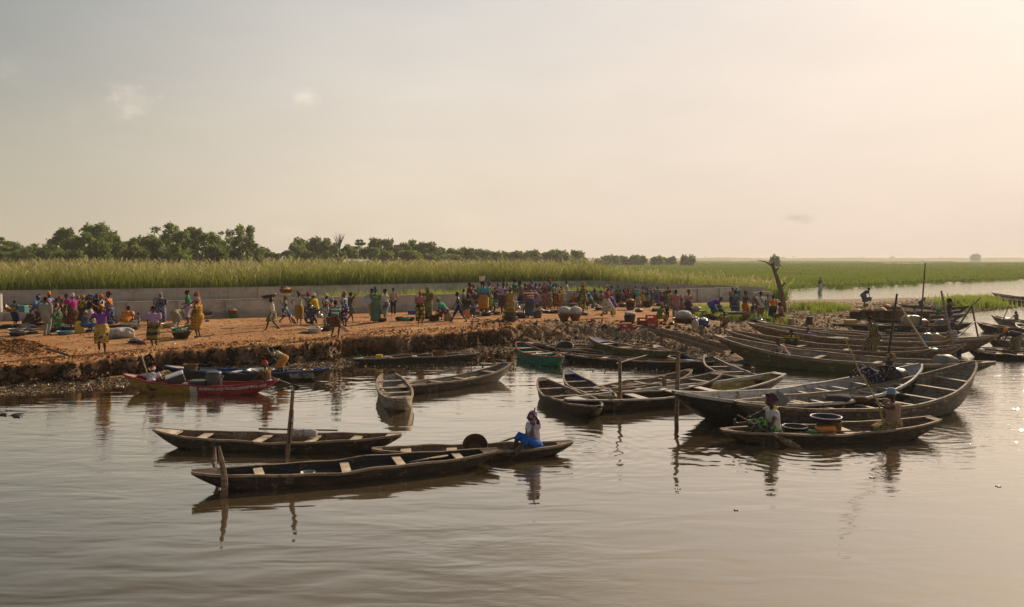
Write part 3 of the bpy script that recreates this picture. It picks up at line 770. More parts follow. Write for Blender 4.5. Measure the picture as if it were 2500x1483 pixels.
for i, (px, top, hw, Y, kd) in enumerate(TREES):
    nb = TREES[i]
    where = 'among those behind the far-left reeds' if px < 140 else 'in the tall left wood' if px < 640 else 'in the middle far wood' if px < 1060 else 'in the low hazy far wood'
    size = 'tallest ' if top < 560 else ''
    key = (kd, where, size); _nm[key] = _nm.get(key, 0) + 1
    same = sorted((t[0] for t in TREES if t[4] == kd and (0 if t[0] < 140 else 1 if t[0] < 640 else 2 if t[0] < 1060 else 3) == (0 if px < 140 else 1 if px < 640 else 2 if px < 1060 else 3)))
    n_ = same.index(px); ORD = ['first', 'second', 'third', 'fourth', 'fifth', 'sixth', 'seventh', 'eighth', 'ninth', 'tenth', 'eleventh', 'twelfth', 'thirteenth', 'fourteenth', 'fifteenth', 'sixteenth', 'seventeenth', 'eighteenth']
    short = {'broad': 'leafy tree', 'airy': 'airy tree', 'palm': 'oil palm', 'layered': 'flat-layered tree', 'bush': 'rounded bush', 'bare': 'half-bare spiky tree'}[kd]
    lab_ = f'{short} {where}' if len(same) == 1 else f'{ORD[n_]} {short} from the left {where}'
    tree(px, top, hw, Y, kd, lab_, seed=i, group=f'{short}s {where}' if len(same) > 1 else None)
for i, (px, top, hw, Y, lab) in enumerate([(1463, 633, 9, 330, 'smallest dark bush at the left of the bushes in the open marsh'), (1490, 624, 20, 420, 'widest bush of the hazy row in the open marsh'), (1522, 627, 12, 430, 'low bush right of the widest bush in the marsh'),
        (1548, 625, 17, 430, 'second widest bush of the hazy row in the marsh'), (1568, 627, 9, 420, 'narrow bush ending the left row in the marsh'), (1604, 628, 13, 430, 'bush starting the middle pair in the open marsh'), (1625, 628, 12, 440, 'bush ending the middle pair in the open marsh'),
        (1641, 629, 8, 430, 'small round bush between the pair and the lone bush'), (1681, 624.5, 15, 400, 'lone rounded bush standing clear in the open marsh'), (1894, 627, 11, 330, 'round dark bush seen behind the dead trunk'), (2382, 623, 9, 1500, 'lone hazy tree on the right horizon')]):
    tree(px, top, hw, Y, 'bush', lab, 'bush' if i < 10 else 'tree', seed=100 + i, group=None)
# shed roof among the far trees
kk = material('pale_roof'); principled(kk, (.55, .53, .5), .6); M_roof = kk.mat
p = WY(866, 637, 175)
mb = MB(); mb.box((0, 0, .55), (4.6, 3, 1.1)); o1 = empty('shed', (p.x, 175, p.z - 1.3)); tag(o1, 'pale tin-roofed shed half hidden between trees and reeds', 'shed')
mb.build('walls', M_conc, o1); mb = MB(); mb.box((0, -.2, 1.25), (5.0, 3.8, .08), rot=Matrix.Rotation(R(9), 3, 'X')); mb.build('roof', M_roof, o1)

# far shore on the horizon
kk = material('far_building_wall'); principled(kk, (.35, .31, .27), .8); M_farb = kk.mat
fr_ = random.Random(5)
mb = MB()
def far_shore():
    V, Q = [], []
    xs = np.linspace(-900, 3400, 340)
    for i, px in enumerate(xs):
        a = WY(px, 631.9, 3000); t = 4.2 + 3.5 * vnoise(i * .35, 3) + 1.8 * vnoise(i * .9, 8)
        V += [(a.x, 3000, -1), (a.x, 3000, t), (a.x, 3120, t * .8), (a.x, 3120, -1)]
        if i:
            b = i * 4
            for q in range(3): Q.append((b - 4 + q, b + q, b + q + 1, b - 3 + q))
    return V, Q
V, Q = far_shore(); kk = material('far_trees'); principled(kk, kk.ramp(kk.noise(geo_pos(kk), .02, 3), [(.3, (.04, .05, .025)), (.7, (.09, .09, .05))]), .9, spec=0); o = mesh_obj('far_shore', V, Q, kk.mat, smooth=False)
tag(o, kind='structure')
_nt = _nb = 0; _o = ['first', 'second', 'third', 'fourth', 'fifth', 'sixth', 'seventh', 'eighth', 'ninth', 'tenth', 'eleventh', 'twelfth', 'thirteenth']
for i, (px, wpx, hp_) in enumerate([(1722, 3, 9), (1848, 16, 4), (1888, 14, 5), (1910, 10, 6), (1937, 3, 9), (1962, 12, 4), (2010, 20, 3.4), (2106, 3, 7), (2130, 16, 4), (2178, 6, 7), (2252, 14, 3.5), (2297, 3, 8), (2330, 12, 4), (2366, 2, 8), (2440, 16, 3.6), (2468, 10, 3.2)]):
    Yb = 2700; s = Yb / FPX; a = WY(px, 632.5, Yb)
    slim = wpx <= 3; mb = MB()
    if slim:
        mb.box((0, 0, hp_ * s * .42), (wpx * s * .35, 3, hp_ * s * .84)); mb.box((0, 0, hp_ * s * .9), (wpx * s, 5, hp_ * s * .2))
        o = mb.build('water_tower', M_farb); tag(o, f'{_o[_nt]} slender tower from the left on the far horizon', 'tower', 'towers on the far horizon'); _nt += 1
    else:
        mb.box((0, 0, hp_ * s * .5), (wpx * s, 20, hp_ * s)); mb.box((wpx * s * .2, 0, hp_ * s * 1.12), (wpx * s * .4, 14, hp_ * s * .24))
        o = mb.build('distant_building', M_farb); tag(o, f'{_o[_nb]} low hazy building from the left on the far horizon', 'building', 'buildings on the far horizon'); _nb += 1
    o.location = (a.x, Yb, 0)

# ------------------------------------------------------------ dead trunk
mb = MB()
Yt = 56.5
def tp(px, py, dy=0): return WY(px, py, Yt + dy)
b0 = tp(1916, 786)
tr_ = empty('dead_tree', (b0.x, Yt, gz(b0.x, Yt))); tag(tr_, 'leaning dead trunk with broken branch stubs by the channel', 'dead tree')
def loc(px, py, dy=0): return tp(px, py, dy) - tr_.location
mb.tube([loc(1917, 790), loc(1914, 752), loc(1908, 715), loc(1900, 688), loc(1893, 668), loc(1888, 652), loc(1884, 644)], [.20, .19, .17, .15, .125, .11, .12], 9)
mb.build('trunk', M_bark, tr_, True)
for pts, rr in (([(1906, 704), (1913, 695), (1916, 690)], [.09, .075, .08]), ([(1894, 663), (1898, 657), (1900, 655)], [.07, .06, .065]), ([(1886, 650), (1889, 643), (1890, 640)], [.08, .07, .05]), ([(1884, 648), (1877, 645), (1868, 639), (1852, 636.5)], [.08, .055, .04, .02]), ([(1914, 694), (1918, 692), (1919, 697)], [.05, .045, .02])):
    mb = MB(); mb.tube([loc(*p) for p in pts], rr, 7); mb.build('branch', M_bark, tr_, True)

# ------------------------------------------------------------ haze: the air itself
kk = material('air'); v = kk.new('ShaderNodeVolumePrincipled'); v.inputs['Density'].default_value = .00036
kk.put(v.inputs['Color'], (.93, .90, .84)); v.inputs['Anisotropy'].default_value = .2; kk.link(v.outputs[0], kk.out.inputs[1])
mb = MB(); mb.box((0, 1700, 6.6), (9000, 3700, 16.8)); hz = mb.build('haze', kk.mat); tag(hz, 'thin warm haze in the air', kind='stuff')

rub = [(lambda g: (g.x, g.y))(W(rnd.uniform(-20, 190), rnd.uniform(746, 764), .75)) for _ in range(1500)]
chips(rub, .16, 'grey and brown rubble heaped behind the low broken wall', 'rubble', 41, thick=.8, name='rubble', light=.7)

kk = material('clod'); ti = kk.new('ShaderNodeAttribute', attribute_name='ti').outputs['Fac']
principled(kk, kk.ramp(ti, [(0, (.02, .012, .008)), (.5, (.05, .027, .015)), (.85, (.14, .07, .034)), (1, (.30, .16, .075))]), .95, spec=.05, normal=kk.bump(kk.noise(geo_pos(kk), 20, 3), .6, .03)); M_litter = kk.mat
def cliff_pts(px0, px1, n, z0, z1, d1=3.0):
    """points of the bank lying between two fractions of its height"""
    P_ = []
    for _ in range(n * 9):
        px = rnd.uniform(px0, px1); py = np.interp(px, [a[0] for a in _near], [a[1] for a in _near]); g = W(px, py, 0); P_.append((g.x, g.y + rnd.uniform(.5, d1)))
    P_ = np.array(P_); z = ground_h(P_[:, 0], P_[:, 1]); _, at_ = land_dist(P_[:, 0], P_[:, 1]); f_ = z / at_[:, 2]
    return P_[(f_ > z0) & (f_ < z1)][:n]
chips(cliff_pts(-240, 1230, 3400, .22, .90), .085, 'dark broken clods of earth along the eroded bank', 'clods', 42, thick=.9, name='earth_clods')
chips(cliff_pts(1200, 1800, 400, .2, 1.0, 6.0), .07, 'brown clods of earth among the rubbish on the slope', 'clods', 43, thick=.9, name='earth_clods', light=2.2)
chips([(lambda g: (g.x, g.y))(W(rnd.uniform(1150, 1800), rnd.uniform(785, 835), .8)) for _ in range(1500)], .09, 'trampled lumps of dry earth above the rubbish slope', 'clods', 45, thick=.7, name='earth_clods', light=2.0)

kk = material('wood_chips'); ti = kk.new('ShaderNodeAttribute', attribute_name='ti').outputs['Fac']
principled(kk, kk.ramp(ti, [(0, (.10, .04, .014)), (.4, (.26, .11, .035)), (.8, (.42, .20, .07)), (1, (.6, .42, .25))]), .95, spec=.05); M_litter = kk.mat
hp = HEAPS[0]
chips([(hp[0] + rnd.gauss(-.2, .75), hp[1] + rnd.gauss(0, .55)) for _ in range(3600)], .045, 'reddish wood chips lying on the earth heap at the left edge', 'wood chips', 36, light=1.2)

chips(cliff_pts(-240, 1250, 2600, .88, 1.1, 4.5), .042, 'crumbled earth along the top edge of the bank', 'clods', 44, thick=.9, name='earth_clods', light=1.6)
# ------------------------------------------------------------ boats
_wood = {}
def wood(key, c0, c1, c2, worn=.3, rough=.75, wear=(.42, .36, .28)):
    """weathered planks: grain along the local x axis, with worn paler patches"""
    if key in _wood: return _wood[key]
    kk = material('wood_' + key); P = obj_co(kk)
    g = kk.noise(kk.scalev(P, (.9, 9, 9)), 2.2, 5, .65); n = kk.noise(P, 3.2, 5, .68); f = kk.noise(kk.scalev(P, (2, 30, 30)), 2, 3)
    c = kk.ramp(g, [(.28, c0), (.5, c1), (.72, c2)])
    c = kk.mix(kk.mrange(n, .66 - worn * .5, .72 - worn * .35, 0, .85), c, wear)
    c = kk.mix(kk.mrange(f, .58, .68, 0, .6), c, tuple(x * .35 for x in c0))
    sm = kk.math('ABSOLUTE', kk.math('SINE', kk.math('MULTIPLY', kk.math('ADD', kk.sep(P)[2], kk.math('MULTIPLY', n, .02)), 19)))
    c = kk.mix(kk.mrange(sm, .07, .13, .6, 0), c, tuple(x * .3 for x in c0))
    drp = kk.noise(kk.scalev(P, (5, 5, .8)), 3, 3, .6); c = kk.mix(kk.mrange(drp, .57, .68, 0, .5), c, tuple(x * .5 for x in c0))
    hb = kk.math('ADD', f, kk.math('MULTIPLY', n, .5))
    principled(kk, c, kk.mrange(n, .3, .7, rough - .15, rough + .1), normal=kk.bump(hb, .55, .02), spec=.3)
    _wood[key] = kk.mat; return kk.mat
W_dark = wood('dark', (.015, .0095, .0065), (.038, .023, .0145), (.09, .056, .036), .16, .6, (.19, .135, .09))
W_tar = wood('tar', (.008, .007, .006), (.02, .016, .013), (.045, .034, .026), .10, .5, (.13, .10, .075))
W_brown = wood('brown', (.075, .046, .030), (.17, .11, .072), (.28, .195, .135), .22, .8, (.40, .31, .23))
W_grey = wood('grey', (.12, .092, .068), (.235, .185, .14), (.36, .295, .23), .25, .85, (.46, .40, .33))
W_rail = wood('rail', (.12, .08, .055), (.26, .185, .13), (.42, .32, .24), .2, .75, (.09, .06, .042))  # paler wood for the rails: their sunlit tops are put into the colour
W_pale = wood('pale', (.28, .22, .155), (.42, .33, .235), (.55, .45, .33), .3, .8, (.62, .54, .43))
W_white = wood('white', (.30, .27, .24), (.50, .46, .42), (.62, .58, .53), .15, .7, (.14, .11, .085))
W_green = wood('green', (.012, .085, .06), (.02, .16, .11), (.035, .22, .15), .06, .6, (.30, .32, .26))
W_blue = wood('blue', (.012, .03, .10), (.025, .065, .20), (.05, .11, .30), .15, .6, (.30, .32, .34))
W_red = wood('red', (.15, .008, .012), (.26, .02, .026), (.34, .045, .045), .12, .6, (.40, .24, .21))
W_yellow = wood('yellow', (.16, .08, .008), (.26, .145, .018), (.34, .21, .04), .16, .65, (.14, .08, .035))
W_olive = wood('olive', (.05, .045, .02), (.10, .095, .045), (.16, .15, .075), .15, .8, (.24, .22, .15))
W_ochre = wood('ochre', (.20, .13, .04), (.32, .22, .07), (.42, .31, .12), .15, .8, (.50, .46, .38))

class Boat: pass
def canoe(A, B, label, beam=.95, free=.27, hull=None, inner=None, rail=None, seatm=None, seats=(-.7, -.25, .25, .7), group=None, fullA=2.6, fullB=2.6,
          tipw=.07, deckA=.10, deckB=.08, railw=.05, ribs=0, name='canoe', rest=0.0, keel=.16, bands=None, seatw=.22, railh=.03, kA=2.4, kB=2.4, flat=.55, stem=False, deckm=None, tipA=None, tipB=None, wide=0.0):
    """A, B: world points of the two raised tips.  Returns the boat with its hull functions"""
    hull = hull or W_dark; inner = inner or hull; rail = W_rail if rail is None or rail in (W_brown, W_grey, W_dark, W_pale) else rail; seatm = seatm or W_pale
    b = Boat(); ax_ = Vector((B.x - A.x, B.y - A.y)); L = ax_.length; b.L = L
    rz = math.atan2(ax_.y, ax_.x); c0 = Vector(((A.x + B.x) / 2, (A.y + B.y) / 2, rest))
    root = empty(name, c0, rz); tag(root, label, 'canoe' if 'canoe' in label else 'boat', group)
    b.root = root; zA, zB = A.z - rest, B.z - rest
    w1, w2, w3 = (rnd.uniform(0, 6) for _ in range(3)); am = .012 + .012 * rnd.random()
    def sheer(t):
        e = zA if t < 0 else zB; p = fullA if t < 0 else fullB
        return free + (e - free) * abs(t) ** p + am * (1 - abs(t)) * (math.sin(7 * t + w1) + .6 * math.sin(17 * t + w2))
    def half(t):
        q = max(0.0, 1 - abs(t) ** (2.1 + wide)); tw = (tipA if t < 0 and tipA else tipB if t > 0 and tipB else tipw)
        return (beam / 2 - tw) * q ** .80 * (1 + .025 * math.sin(6 * t + w3)) + tw
    def bot(t):
        e = zA if t < 0 else zB; k_ = kA if t < 0 else kB
        return -keel + (e - .05 + keel) * max(0, (abs(t) - .42) / .58) ** k_ * 1.0
    b.sheer, b.half = sheer, half
    N = 44; TH = .032
    ts = [-1 + 2 * i / N for i in range(N + 1)]
    def ring(t, inn):
        x = t * L / 2; h = half(t); zs = sheer(t); zb = bot(t)
        if inn:
            h = max(.012, h - TH); zb = min(max(zb + TH, .035 if rest == 0 else zb + TH), zs - .005)
        hb = h * flat * (1 - .25 * abs(t) ** 3); zm = zb + (zs - zb) * .30
        hm = h * .86
        return [(x, -h, zs), (x, -hm - (h - hm) * .55, zb + (zs - zb) * .66), (x, -hm, zm), (x, -hb, zb), (x, 0, zb - (.01 if not inn else 0)), (x, hb, zb), (x, hm, zm), (x, hm + (h - hm) * .55, zb + (zs - zb) * .66), (x, h, zs)]
    V = []; Fo = []; mi = []
    for t in ts: V += ring(t, False)
    m = 9
    for i in range(N):
        for j in range(m - 1):
            a = i * m + j; Fo.append((a, a + 1, a + m + 1, a + m)); mi.append(i)
    Fo.append(tuple(range(m))); mi.append(0); Fo.append(tuple(range(N * m + m - 1, N * m - 1, -1))); mi.append(N - 1)
    off = len(V)
    for t in ts: V += ring(t, True)
    fi = []
    for i in range(N):
        for j in range(m - 1):
            a = off + i * m + j; fi.append((a, a + m, a + m + 1, a + 1))
    # rim between outer and inner skins
    for i in range(N):
        for j, s_ in ((0, 1), (m - 1, -1)):
            a = i * m + j; c = off + a
            fi.append((a, a + m, c + m, c) if s_ < 0 else (a, c, c + m, a + m))
    mats = [hull, inner]; fm = []
    if bands:       # painted bands on the outside: list of (t0, t1, material)
        for _, _, mm in bands:
            if mm not in mats: mats.append(mm)
    for i in mi:
        tm = (ts[i] + ts[min(i + 1, N)]) / 2; k_ = 0
        for (t0, t1, mm) in (bands or []):
            if t0 <= tm < t1: k_ = mats.index(mm)
        fm.append(k_)
    hm = mesh_obj('hull', V, Fo + fi, mats, root, False, fm + [1] * len(fi)); 
    b.hull = hm
    # rails
    for s_ in (-1, 1):
        V = []; Fq = []
        for i, t in enumerate(ts):
            x = t * L / 2; h = half(t); z = sheer(t) + .002; o = h + .012; i_ = max(.004, h - railw)
            V += [(x, s_ * o, z - railh), (x, s_ * o, z + .014), (x, s_ * i_, z + .014), (x, s_ * i_, z - railh)]
            if i:
                q = (i - 1) * 4
                for j in range(4):
                    f = (q + j, q + (j + 1) % 4, q + 4 + (j + 1) % 4, q + 4 + j); Fq.append(f if s_ > 0 else f[::-1])
        Fq.append((0, 1, 2, 3)); e = N * 4; Fq.append((e + 3, e + 2, e + 1, e))
        mesh_obj('rail', V, Fq, rail, root, False)
    for t in seats:
        t = t + rnd.uniform(-.025, .025)
        h = half(t) - .02; zs = sheer(t) - (.045 if free < .4 else .14); mb = MB()
        mb.box((0, 0, 0), (seatw, 2 * h, .03)); o = mb.build('seat', seatm, root); o.location = (t * L / 2, 0, zs); o.rotation_euler = (rnd.uniform(-.02, .02), 0, rnd.uniform(-.09, .09))
    for s_, dk in ((-1, deckA), (1, deckB)):
        if dk <= 0: continue
        V = []; Fq = []; n_ = 7
        for i in range(n_ + 1):
            t = s_ * (1 - dk * (1 - i / n_) * 1.0 - .0); x = t * L / 2; h = half(t) - .006; z = sheer(t) + .006
            V += [(x, -h, z), (x, h, z), (x, h, z - .03), (x, -h, z - .03)]
            if i:
                q = (i - 1) * 4
                for j in range(4): Fq.append((q + j, q + (j + 1) % 4, q + 4 + (j + 1) % 4, q + 4 + j))
        Fq += [(0, 1, 2, 3), (n_ * 4 + 3, n_ * 4 + 2, n_ * 4 + 1, n_ * 4)]
        mesh_obj('end_deck', V, Fq, deckm or seatm, root, False)
    for i in range(ribs):
        t = -.78 + 1.56 * i / max(1, ribs - 1); mb = MB(); rg = ring(t, True); c_ = Vector((0, 0, sheer(t) * .8))
        pts = [Vector((0, y, z)) + (c_ - Vector((0, y, z))).normalized() * .022 for (_, y, z) in rg]; pts[0].z -= .05; pts[-1].z -= .05
        mb.tube(pts, .02, 4, up=(1, 0, 0)); o = mb.build('rib', inner, root); o.location = (t * L / 2, 0, 0)
    if stem:
        for s_, z in ((-1, zA),):
            mb = MB(); mb.tube([(s_ * (L / 2 - .25), 0, z * .35), (s_ * (L / 2 - .02), 0, z * .8), (s_ * (L / 2 + .05), 0, z + .06)], [.035, .04, .045], 6); mb.build('stem_post', rail, root)
    b.M = Matrix.Translation(c0) @ Matrix.Rotation(rz, 4, 'Z')
    b.rz = rz
    return b
def bp(b, t, y=0.0, z=.05):
    """world point inside a boat: t along (-1..1), y across in metres"""
    return b.M @ Vector((t * b.L / 2, y, z))
BO = {}
BO['front'] = canoe(W(467, 1151, .37), W(1216, 1098, .29), 'long dark empty canoe nearest the camera, moored to two stakes', beam=.98, free=.245, seats=(-.62, -.06, .32, .72), hull=W_dark, inner=W_tar, rail=W_dark, tipw=.10, deckA=.17, deckB=.12, deckm=W_dark, railw=.03, seatw=.17, fullA=3.2, fullB=2.8)
BO['second'] = canoe(W(377, 1048, .39), W(980, 1060, .36), 'dark canoe with four pale seats behind the nearest canoe', beam=.95, free=.24, seats=(-.58, -.15, .29, .63), hull=W_dark, inner=W_brown, rail=W_brown, deckA=.2, deckB=.12, railw=.032, seatw=.2, fullA=2.8, fullB=2.6)
BO['girl'] = canoe(W(908, 1096, .22), W(1398, 1078, .27), 'dark canoe paddled by the person in a purple headscarf', beam=.85, free=.17, seats=(-.68, -.22, .0), hull=W_dark, inner=W_brown, rail=W_brown, deckA=.1, deckB=.16, deckm=W_brown, keel=.12)
BO['pointing'] = canoe(W(949, 913, .42), W(979, 974, .44), 'short grey canoe with its bow pointing at the camera', beam=1.02, free=.34, seats=(-.62, -.12, .3, .62), hull=W_grey, inner=W_grey, rail=W_pale, tipw=.12, seatm=W_grey, deckA=.0, deckB=.06, wide=.5, tipA=.22, fullB=2.2)
BO['grey'] = canoe(W(972, 943, .30), W(1240, 885, .55), 'slender pale grey canoe beside the short one pointing at the camera', beam=.95, free=.27, seats=(-.35, .12, .62), hull=W_dark, inner=W_grey, rail=W_grey, seatm=W_grey, ribs=5, deckA=.22, deckB=.03, deckm=W_grey, tipB=.16)
BO['farleft'] = canoe(W(862, 876, .22), W(1172, 862, .27), 'black canoe lying along the bank with a woven basket in it', beam=.9, free=.24, seats=(-.05, .28, .72), hull=W_tar, inner=W_tar, rail=W_dark, deckA=.16, seatw=.2)
BO['red'] = canoe(W(302, 913, .55), W(680, 926, .46), 'canoe painted yellow and red with white handwriting along its side', beam=.95, free=.28, seats=(), hull=W_red, inner=W_red, rail=W_red, fullA=2.2, fullB=3.4, tipw=.05, tipB=.07, deckA=.14, deckB=.1, deckm=W_pale, bands=[(-1.1, -.04, W_yellow), (-.04, .06, W_white)], railw=.04, kB=1.8)
BO['black'] = canoe(W(403, 893, .42), W(806, 898, .42), 'black canoe with blue and white panels inside, behind the painted one', beam=.95, free=.26, seats=(-.12, .18), hull=W_tar, inner=W_tar, rail=W_blue, deckA=.22, deckB=.1, seatw=.2, fullB=3.2)
BO['green'] = canoe(W(1265, 834, .62), W(1372, 872, .42), 'green canoe with a red rim moored against the bank', beam=1.15, free=.36, seats=(-.65, -.28, .1), hull=W_green, inner=W_green, rail=W_red, seatm=W_pale, deckB=.1, deckm=W_red, deckA=.06, tipw=.07, railw=.035)
BO['g1'] = canoe(W(1283, 836, .42), W(1656, 858, .42), 'longest tarred canoe of the raft, nearest the rubbish slope', beam=1.0, free=.30, seats=(-.72, -.32, .02, .3, .62), hull=W_tar, inner=W_brown, rail=W_brown, seatw=.22)
BO['g2'] = canoe(W(1334, 847, .35), W(1673, 862, .38), 'tarred canoe in the middle of the raft, carrying a round black tub', beam=.95, free=.27, seats=(-.78, -.42, -.1, .22, .6), hull=W_tar, inner=W_brown, rail=W_brown, tipB=.2, seatw=.2)
BO['g3'] = canoe(W(1362, 861, .33), W(1718, 881, .36), 'outermost tarred canoe of the raft, next to open water', beam=1.0, free=.26, seats=(-.66, -.34, .02, .3, .78), hull=W_tar, inner=W_brown, rail=W_dark, seatw=.2)
BO['bluey'] = canoe(W(1442, 823, .78), W(1640, 857, .62), 'canoe with blue and yellow inside pulled up on the rubbish slope', beam=1.0, free=.34, seats=(-.55, -.1, .3, .68), hull=W_olive, inner=W_ochre, rail=W_grey, seatw=.25, rest=.22, keel=.1, deckA=.35, deckm=W_blue)
BO['bluein'] = canoe(W(1600, 843, .55), W(1740, 883, .40), 'short canoe with bright blue inside behind the tarred raft', beam=.95, free=.30, seats=(-.3, .2, .6), hull=W_dark, inner=W_blue, rail=W_white, seatw=.22)
BO['m1'] = canoe(W(1321, 922, .52), W(1462, 992, .36), 'dark grey canoe at the left of the moored cluster, three seats showing', beam=1.2, free=0.29, seats=(-.6, -.2, .22), hull=W_dark, inner=W_brown, rail=W_grey, seatm=W_grey, seatw=.12, deckA=.12, deckm=W_dark)
BO['m2'] = canoe(W(1384, 904, .52), W(1497, 969, .36), 'narrow canoe with blue painted bow between the dark one and the stake', beam=1.0, free=0.28, seats=(-.55, -.1, .3, .6), hull=W_grey, inner=W_brown, rail=W_grey, seatm=W_grey, seatw=.12, deckA=.16, deckm=W_blue)
BO['m3'] = canoe(W(1381, 975, .38), W(1906, 911, .55), 'long canoe painted white and yellow ochre inside', beam=1.6, free=0.3, seats=(-.42, -.08, .2), hull=W_dark, inner=W_ochre, rail=W_white, seatm=W_white, seatw=.28, deckA=.14, deckB=.04, deckm=W_white, ribs=5, tipB=.22)
BO['m4'] = canoe(W(1449, 949, .30), W(1687, 902, .52), 'weathered pale canoe at the back of the moored cluster', beam=1.1, free=.28, seats=(-.5, 0, .45), hull=W_grey, inner=W_grey, rail=W_grey, seatm=W_grey, seatw=.15, ribs=6, deckA=.14, deckm=W_grey)
BO['m5'] = canoe(W(1467, 955, .34), W(1763, 905, .58), 'weathered pale canoe with a coil of rope, in front of its twin', beam=1.3, free=0.28, seats=(-.35, .15, .62), hull=W_dark, inner=W_grey, rail=W_grey, seatm=W_grey, seatw=.18, ribs=4, deckA=.12, deckB=.14, deckm=W_grey)
BO['m6'] = canoe(W(1725, 866, .58), W(1858, 927, .36), 'grey canoe lying crosswise with a mooring stub at its stern', beam=1.15, free=0.28, seats=(-.5, -.05, .42), hull=W_dark, inner=W_grey, rail=W_grey, seatm=W_grey, seatw=.16)
BO['big1'] = canoe(W(1644, 955, .88), W(2247, 889, 1.02), 'big boat with black hull and white planks inside, in the cluster', beam=2.4, free=0.44, seats=(-.15, .0, .14, .28, .42, .56, .7), hull=W_tar, inner=W_white, rail=W_white, seatm=W_white, seatw=.1, ribs=8, deckA=.07, deckB=.0, deckm=W_white, keel=.2, railh=.06, fullA=2.2, fullB=2.2)
BO['big2'] = canoe(W(1796, 981, .66), W(2378, 883, 1.22), 'big weathered grey boat with its high bow at the right', beam=2.55, free=0.44, seats=(-.35, -.08, .1, .2, .42, .62, .78), hull=wood('umber', (.05, .038, .027), (.11, .085, .062), (.19, .15, .115), .2, .8, (.27, .23, .18)), inner=W_grey, rail=W_grey, seatm=W_pale, seatw=.12, ribs=9, deckA=.07, deckB=0, deckm=W_grey, keel=.2, railh=.06, fullA=2.6, fullB=2.2)
BO['pair'] = canoe(W(1760, 1049, .30), W(2286, 1021, .42), 'dark canoe with two paddlers and black tubs, crossing at the right', beam=1.15, free=.24, seats=(.12,), hull=W_dark, inner=W_brown, rail=W_brown, deckA=.1, deckB=.06, tipB=.2, deckm=W_brown, seatw=.3, fullB=2.2)
BO['long1'] = canoe(W(1744, 817, 1.05), W(2431, 884, .72), 'long greenish-bottomed boat, nearest of the three long ones by the bank', beam=2.25, free=0.48, seats=(-.2, .25, .45), hull=W_olive, inner=W_grey, rail=W_brown, seatm=W_grey, ribs=9, deckA=.09, deckm=W_grey, keel=.2, railh=.10, fullA=1.8, kA=1.7)
BO['long2'] = canoe(W(1771, 804, .98), W(2352, 843, .92), 'second long boat from the front with railing planks and blue stern', beam=2.2, free=0.5, seats=(-.3, .1, .3), hull=W_brown, inner=W_brown, rail=W_brown, seatm=W_brown, ribs=9, deckA=.06, deckm=W_brown, keel=.2, tipB=.5, railh=.08, fullA=1.8, kA=1.7, deckB=.0)
BO['long3'] = canoe(W(1824, 787, 1.0), W(2437, 820, .95), 'third long boat from the front, square stern reaching past the others', beam=2.1, free=0.52, seats=(-.3, .1, .35), hull=W_brown, inner=W_grey, rail=W_brown, seatm=W_brown, ribs=9, deckA=.07, deckm=W_brown, keel=.2, tipB=.4, railh=.08, fullA=1.8, kA=1.7, deckB=.0)
BO['long4'] = canoe(W(1850, 783, .85), W(2330, 812, .75), 'narrow plank boat lying behind the three long boats', beam=1.3, free=.50, seats=(-.3, .1, .35), hull=W_brown, inner=W_grey, rail=W_grey, seatm=W_brown, ribs=5, deckm=W_brown)
BO['b1'] = canoe(W(2031, 790, .42), W(2379, 787, .50), 'dark canoe in front of the basket-laden boats off the spit', beam=1.15, free=.34, hull=W_tar, inner=W_brown, rail=W_brown)
BO['b2'] = canoe(W(2065, 771, .45), W(2330, 779, .45), 'canoe heaped with brown baskets off the muddy spit', beam=1.2, free=.32, hull=W_tar, inner=W_brown, rail=W_dark)
BO['b3'] = canoe(W(2130, 767, .45), W(2358, 765, .50), 'dark canoe moored behind the basket-laden one', beam=1.1, free=.34, hull=W_dark, inner=W_brown, rail=W_brown)
BO['b4'] = canoe(W(2190, 740, .60), W(2366, 747, .62), 'dark canoe drawn up at the edge of the spit, farthest of its group', beam=1.2, free=.42, hull=W_dark, inner=W_brown, rail=W_brown)
BO['b5'] = canoe(W(2166, 754, .5), W(2345, 757, .5), 'low canoe squeezed in beside the farthest one of the spit group', beam=1.0, free=.34, hull=W_tar, inner=W_brown, rail=W_dark)
BO['r1'] = canoe(W(2386, 786, .52), W(2560, 799, .5), 'canoe cut by the right edge with its pointed bow by the thin stake', beam=1.05, free=.34, hull=W_dark, inner=W_brown, rail=W_brown)
BO['r2'] = canoe(W(2421, 769, .58), W(2590, 782, .5), 'canoe at the right edge carrying a person who holds up a pole', beam=1.05, free=.32, hull=W_brown, inner=W_brown, rail=W_brown)
BO['r3'] = canoe(W(2411, 721, .75), W(2600, 737, .5), 'nearer of two canoes beached on the grassy tip of the spit', beam=1.2, free=.42, hull=W_dark, inner=W_brown, rail=W_brown)
BO['r4'] = canoe(W(2421, 714, .75), W(2610, 728, .5), 'farther of two canoes beached on the grassy tip of the spit', beam=1.2, free=.42, hull=W_brown, inner=W_brown, rail=W_brown)
BO['r5'] = canoe(W(2483, 788, .6), W(2580, 806, .45), 'white-rimmed blue canoe just entering at the right edge', beam=1.1, free=.36, hull=W_dark, inner=W_blue, rail=W_white, deckm=W_white)
BO['r6'] = canoe(W(2363, 853, .30), W(2570, 862, .35), 'low black canoe in front of the bending person at the right edge', beam=1.0, free=.22, hull=W_tar, inner=W_tar, rail=W_dark)
BO['r7'] = canoe(W(2376, 846, .30), W(2560, 849, .35), 'low black canoe just behind its neighbour at the right edge', beam=.95, free=.22, hull=W_tar, inner=W_tar, rail=W_dark)
BO['r8'] = canoe(W(2418, 828, .40), W(2540, 814, .40), 'small canoe beside two short stakes at the right', beam=1.0, free=.26, hull=W_dark, inner=W_brown, rail=W_brown)

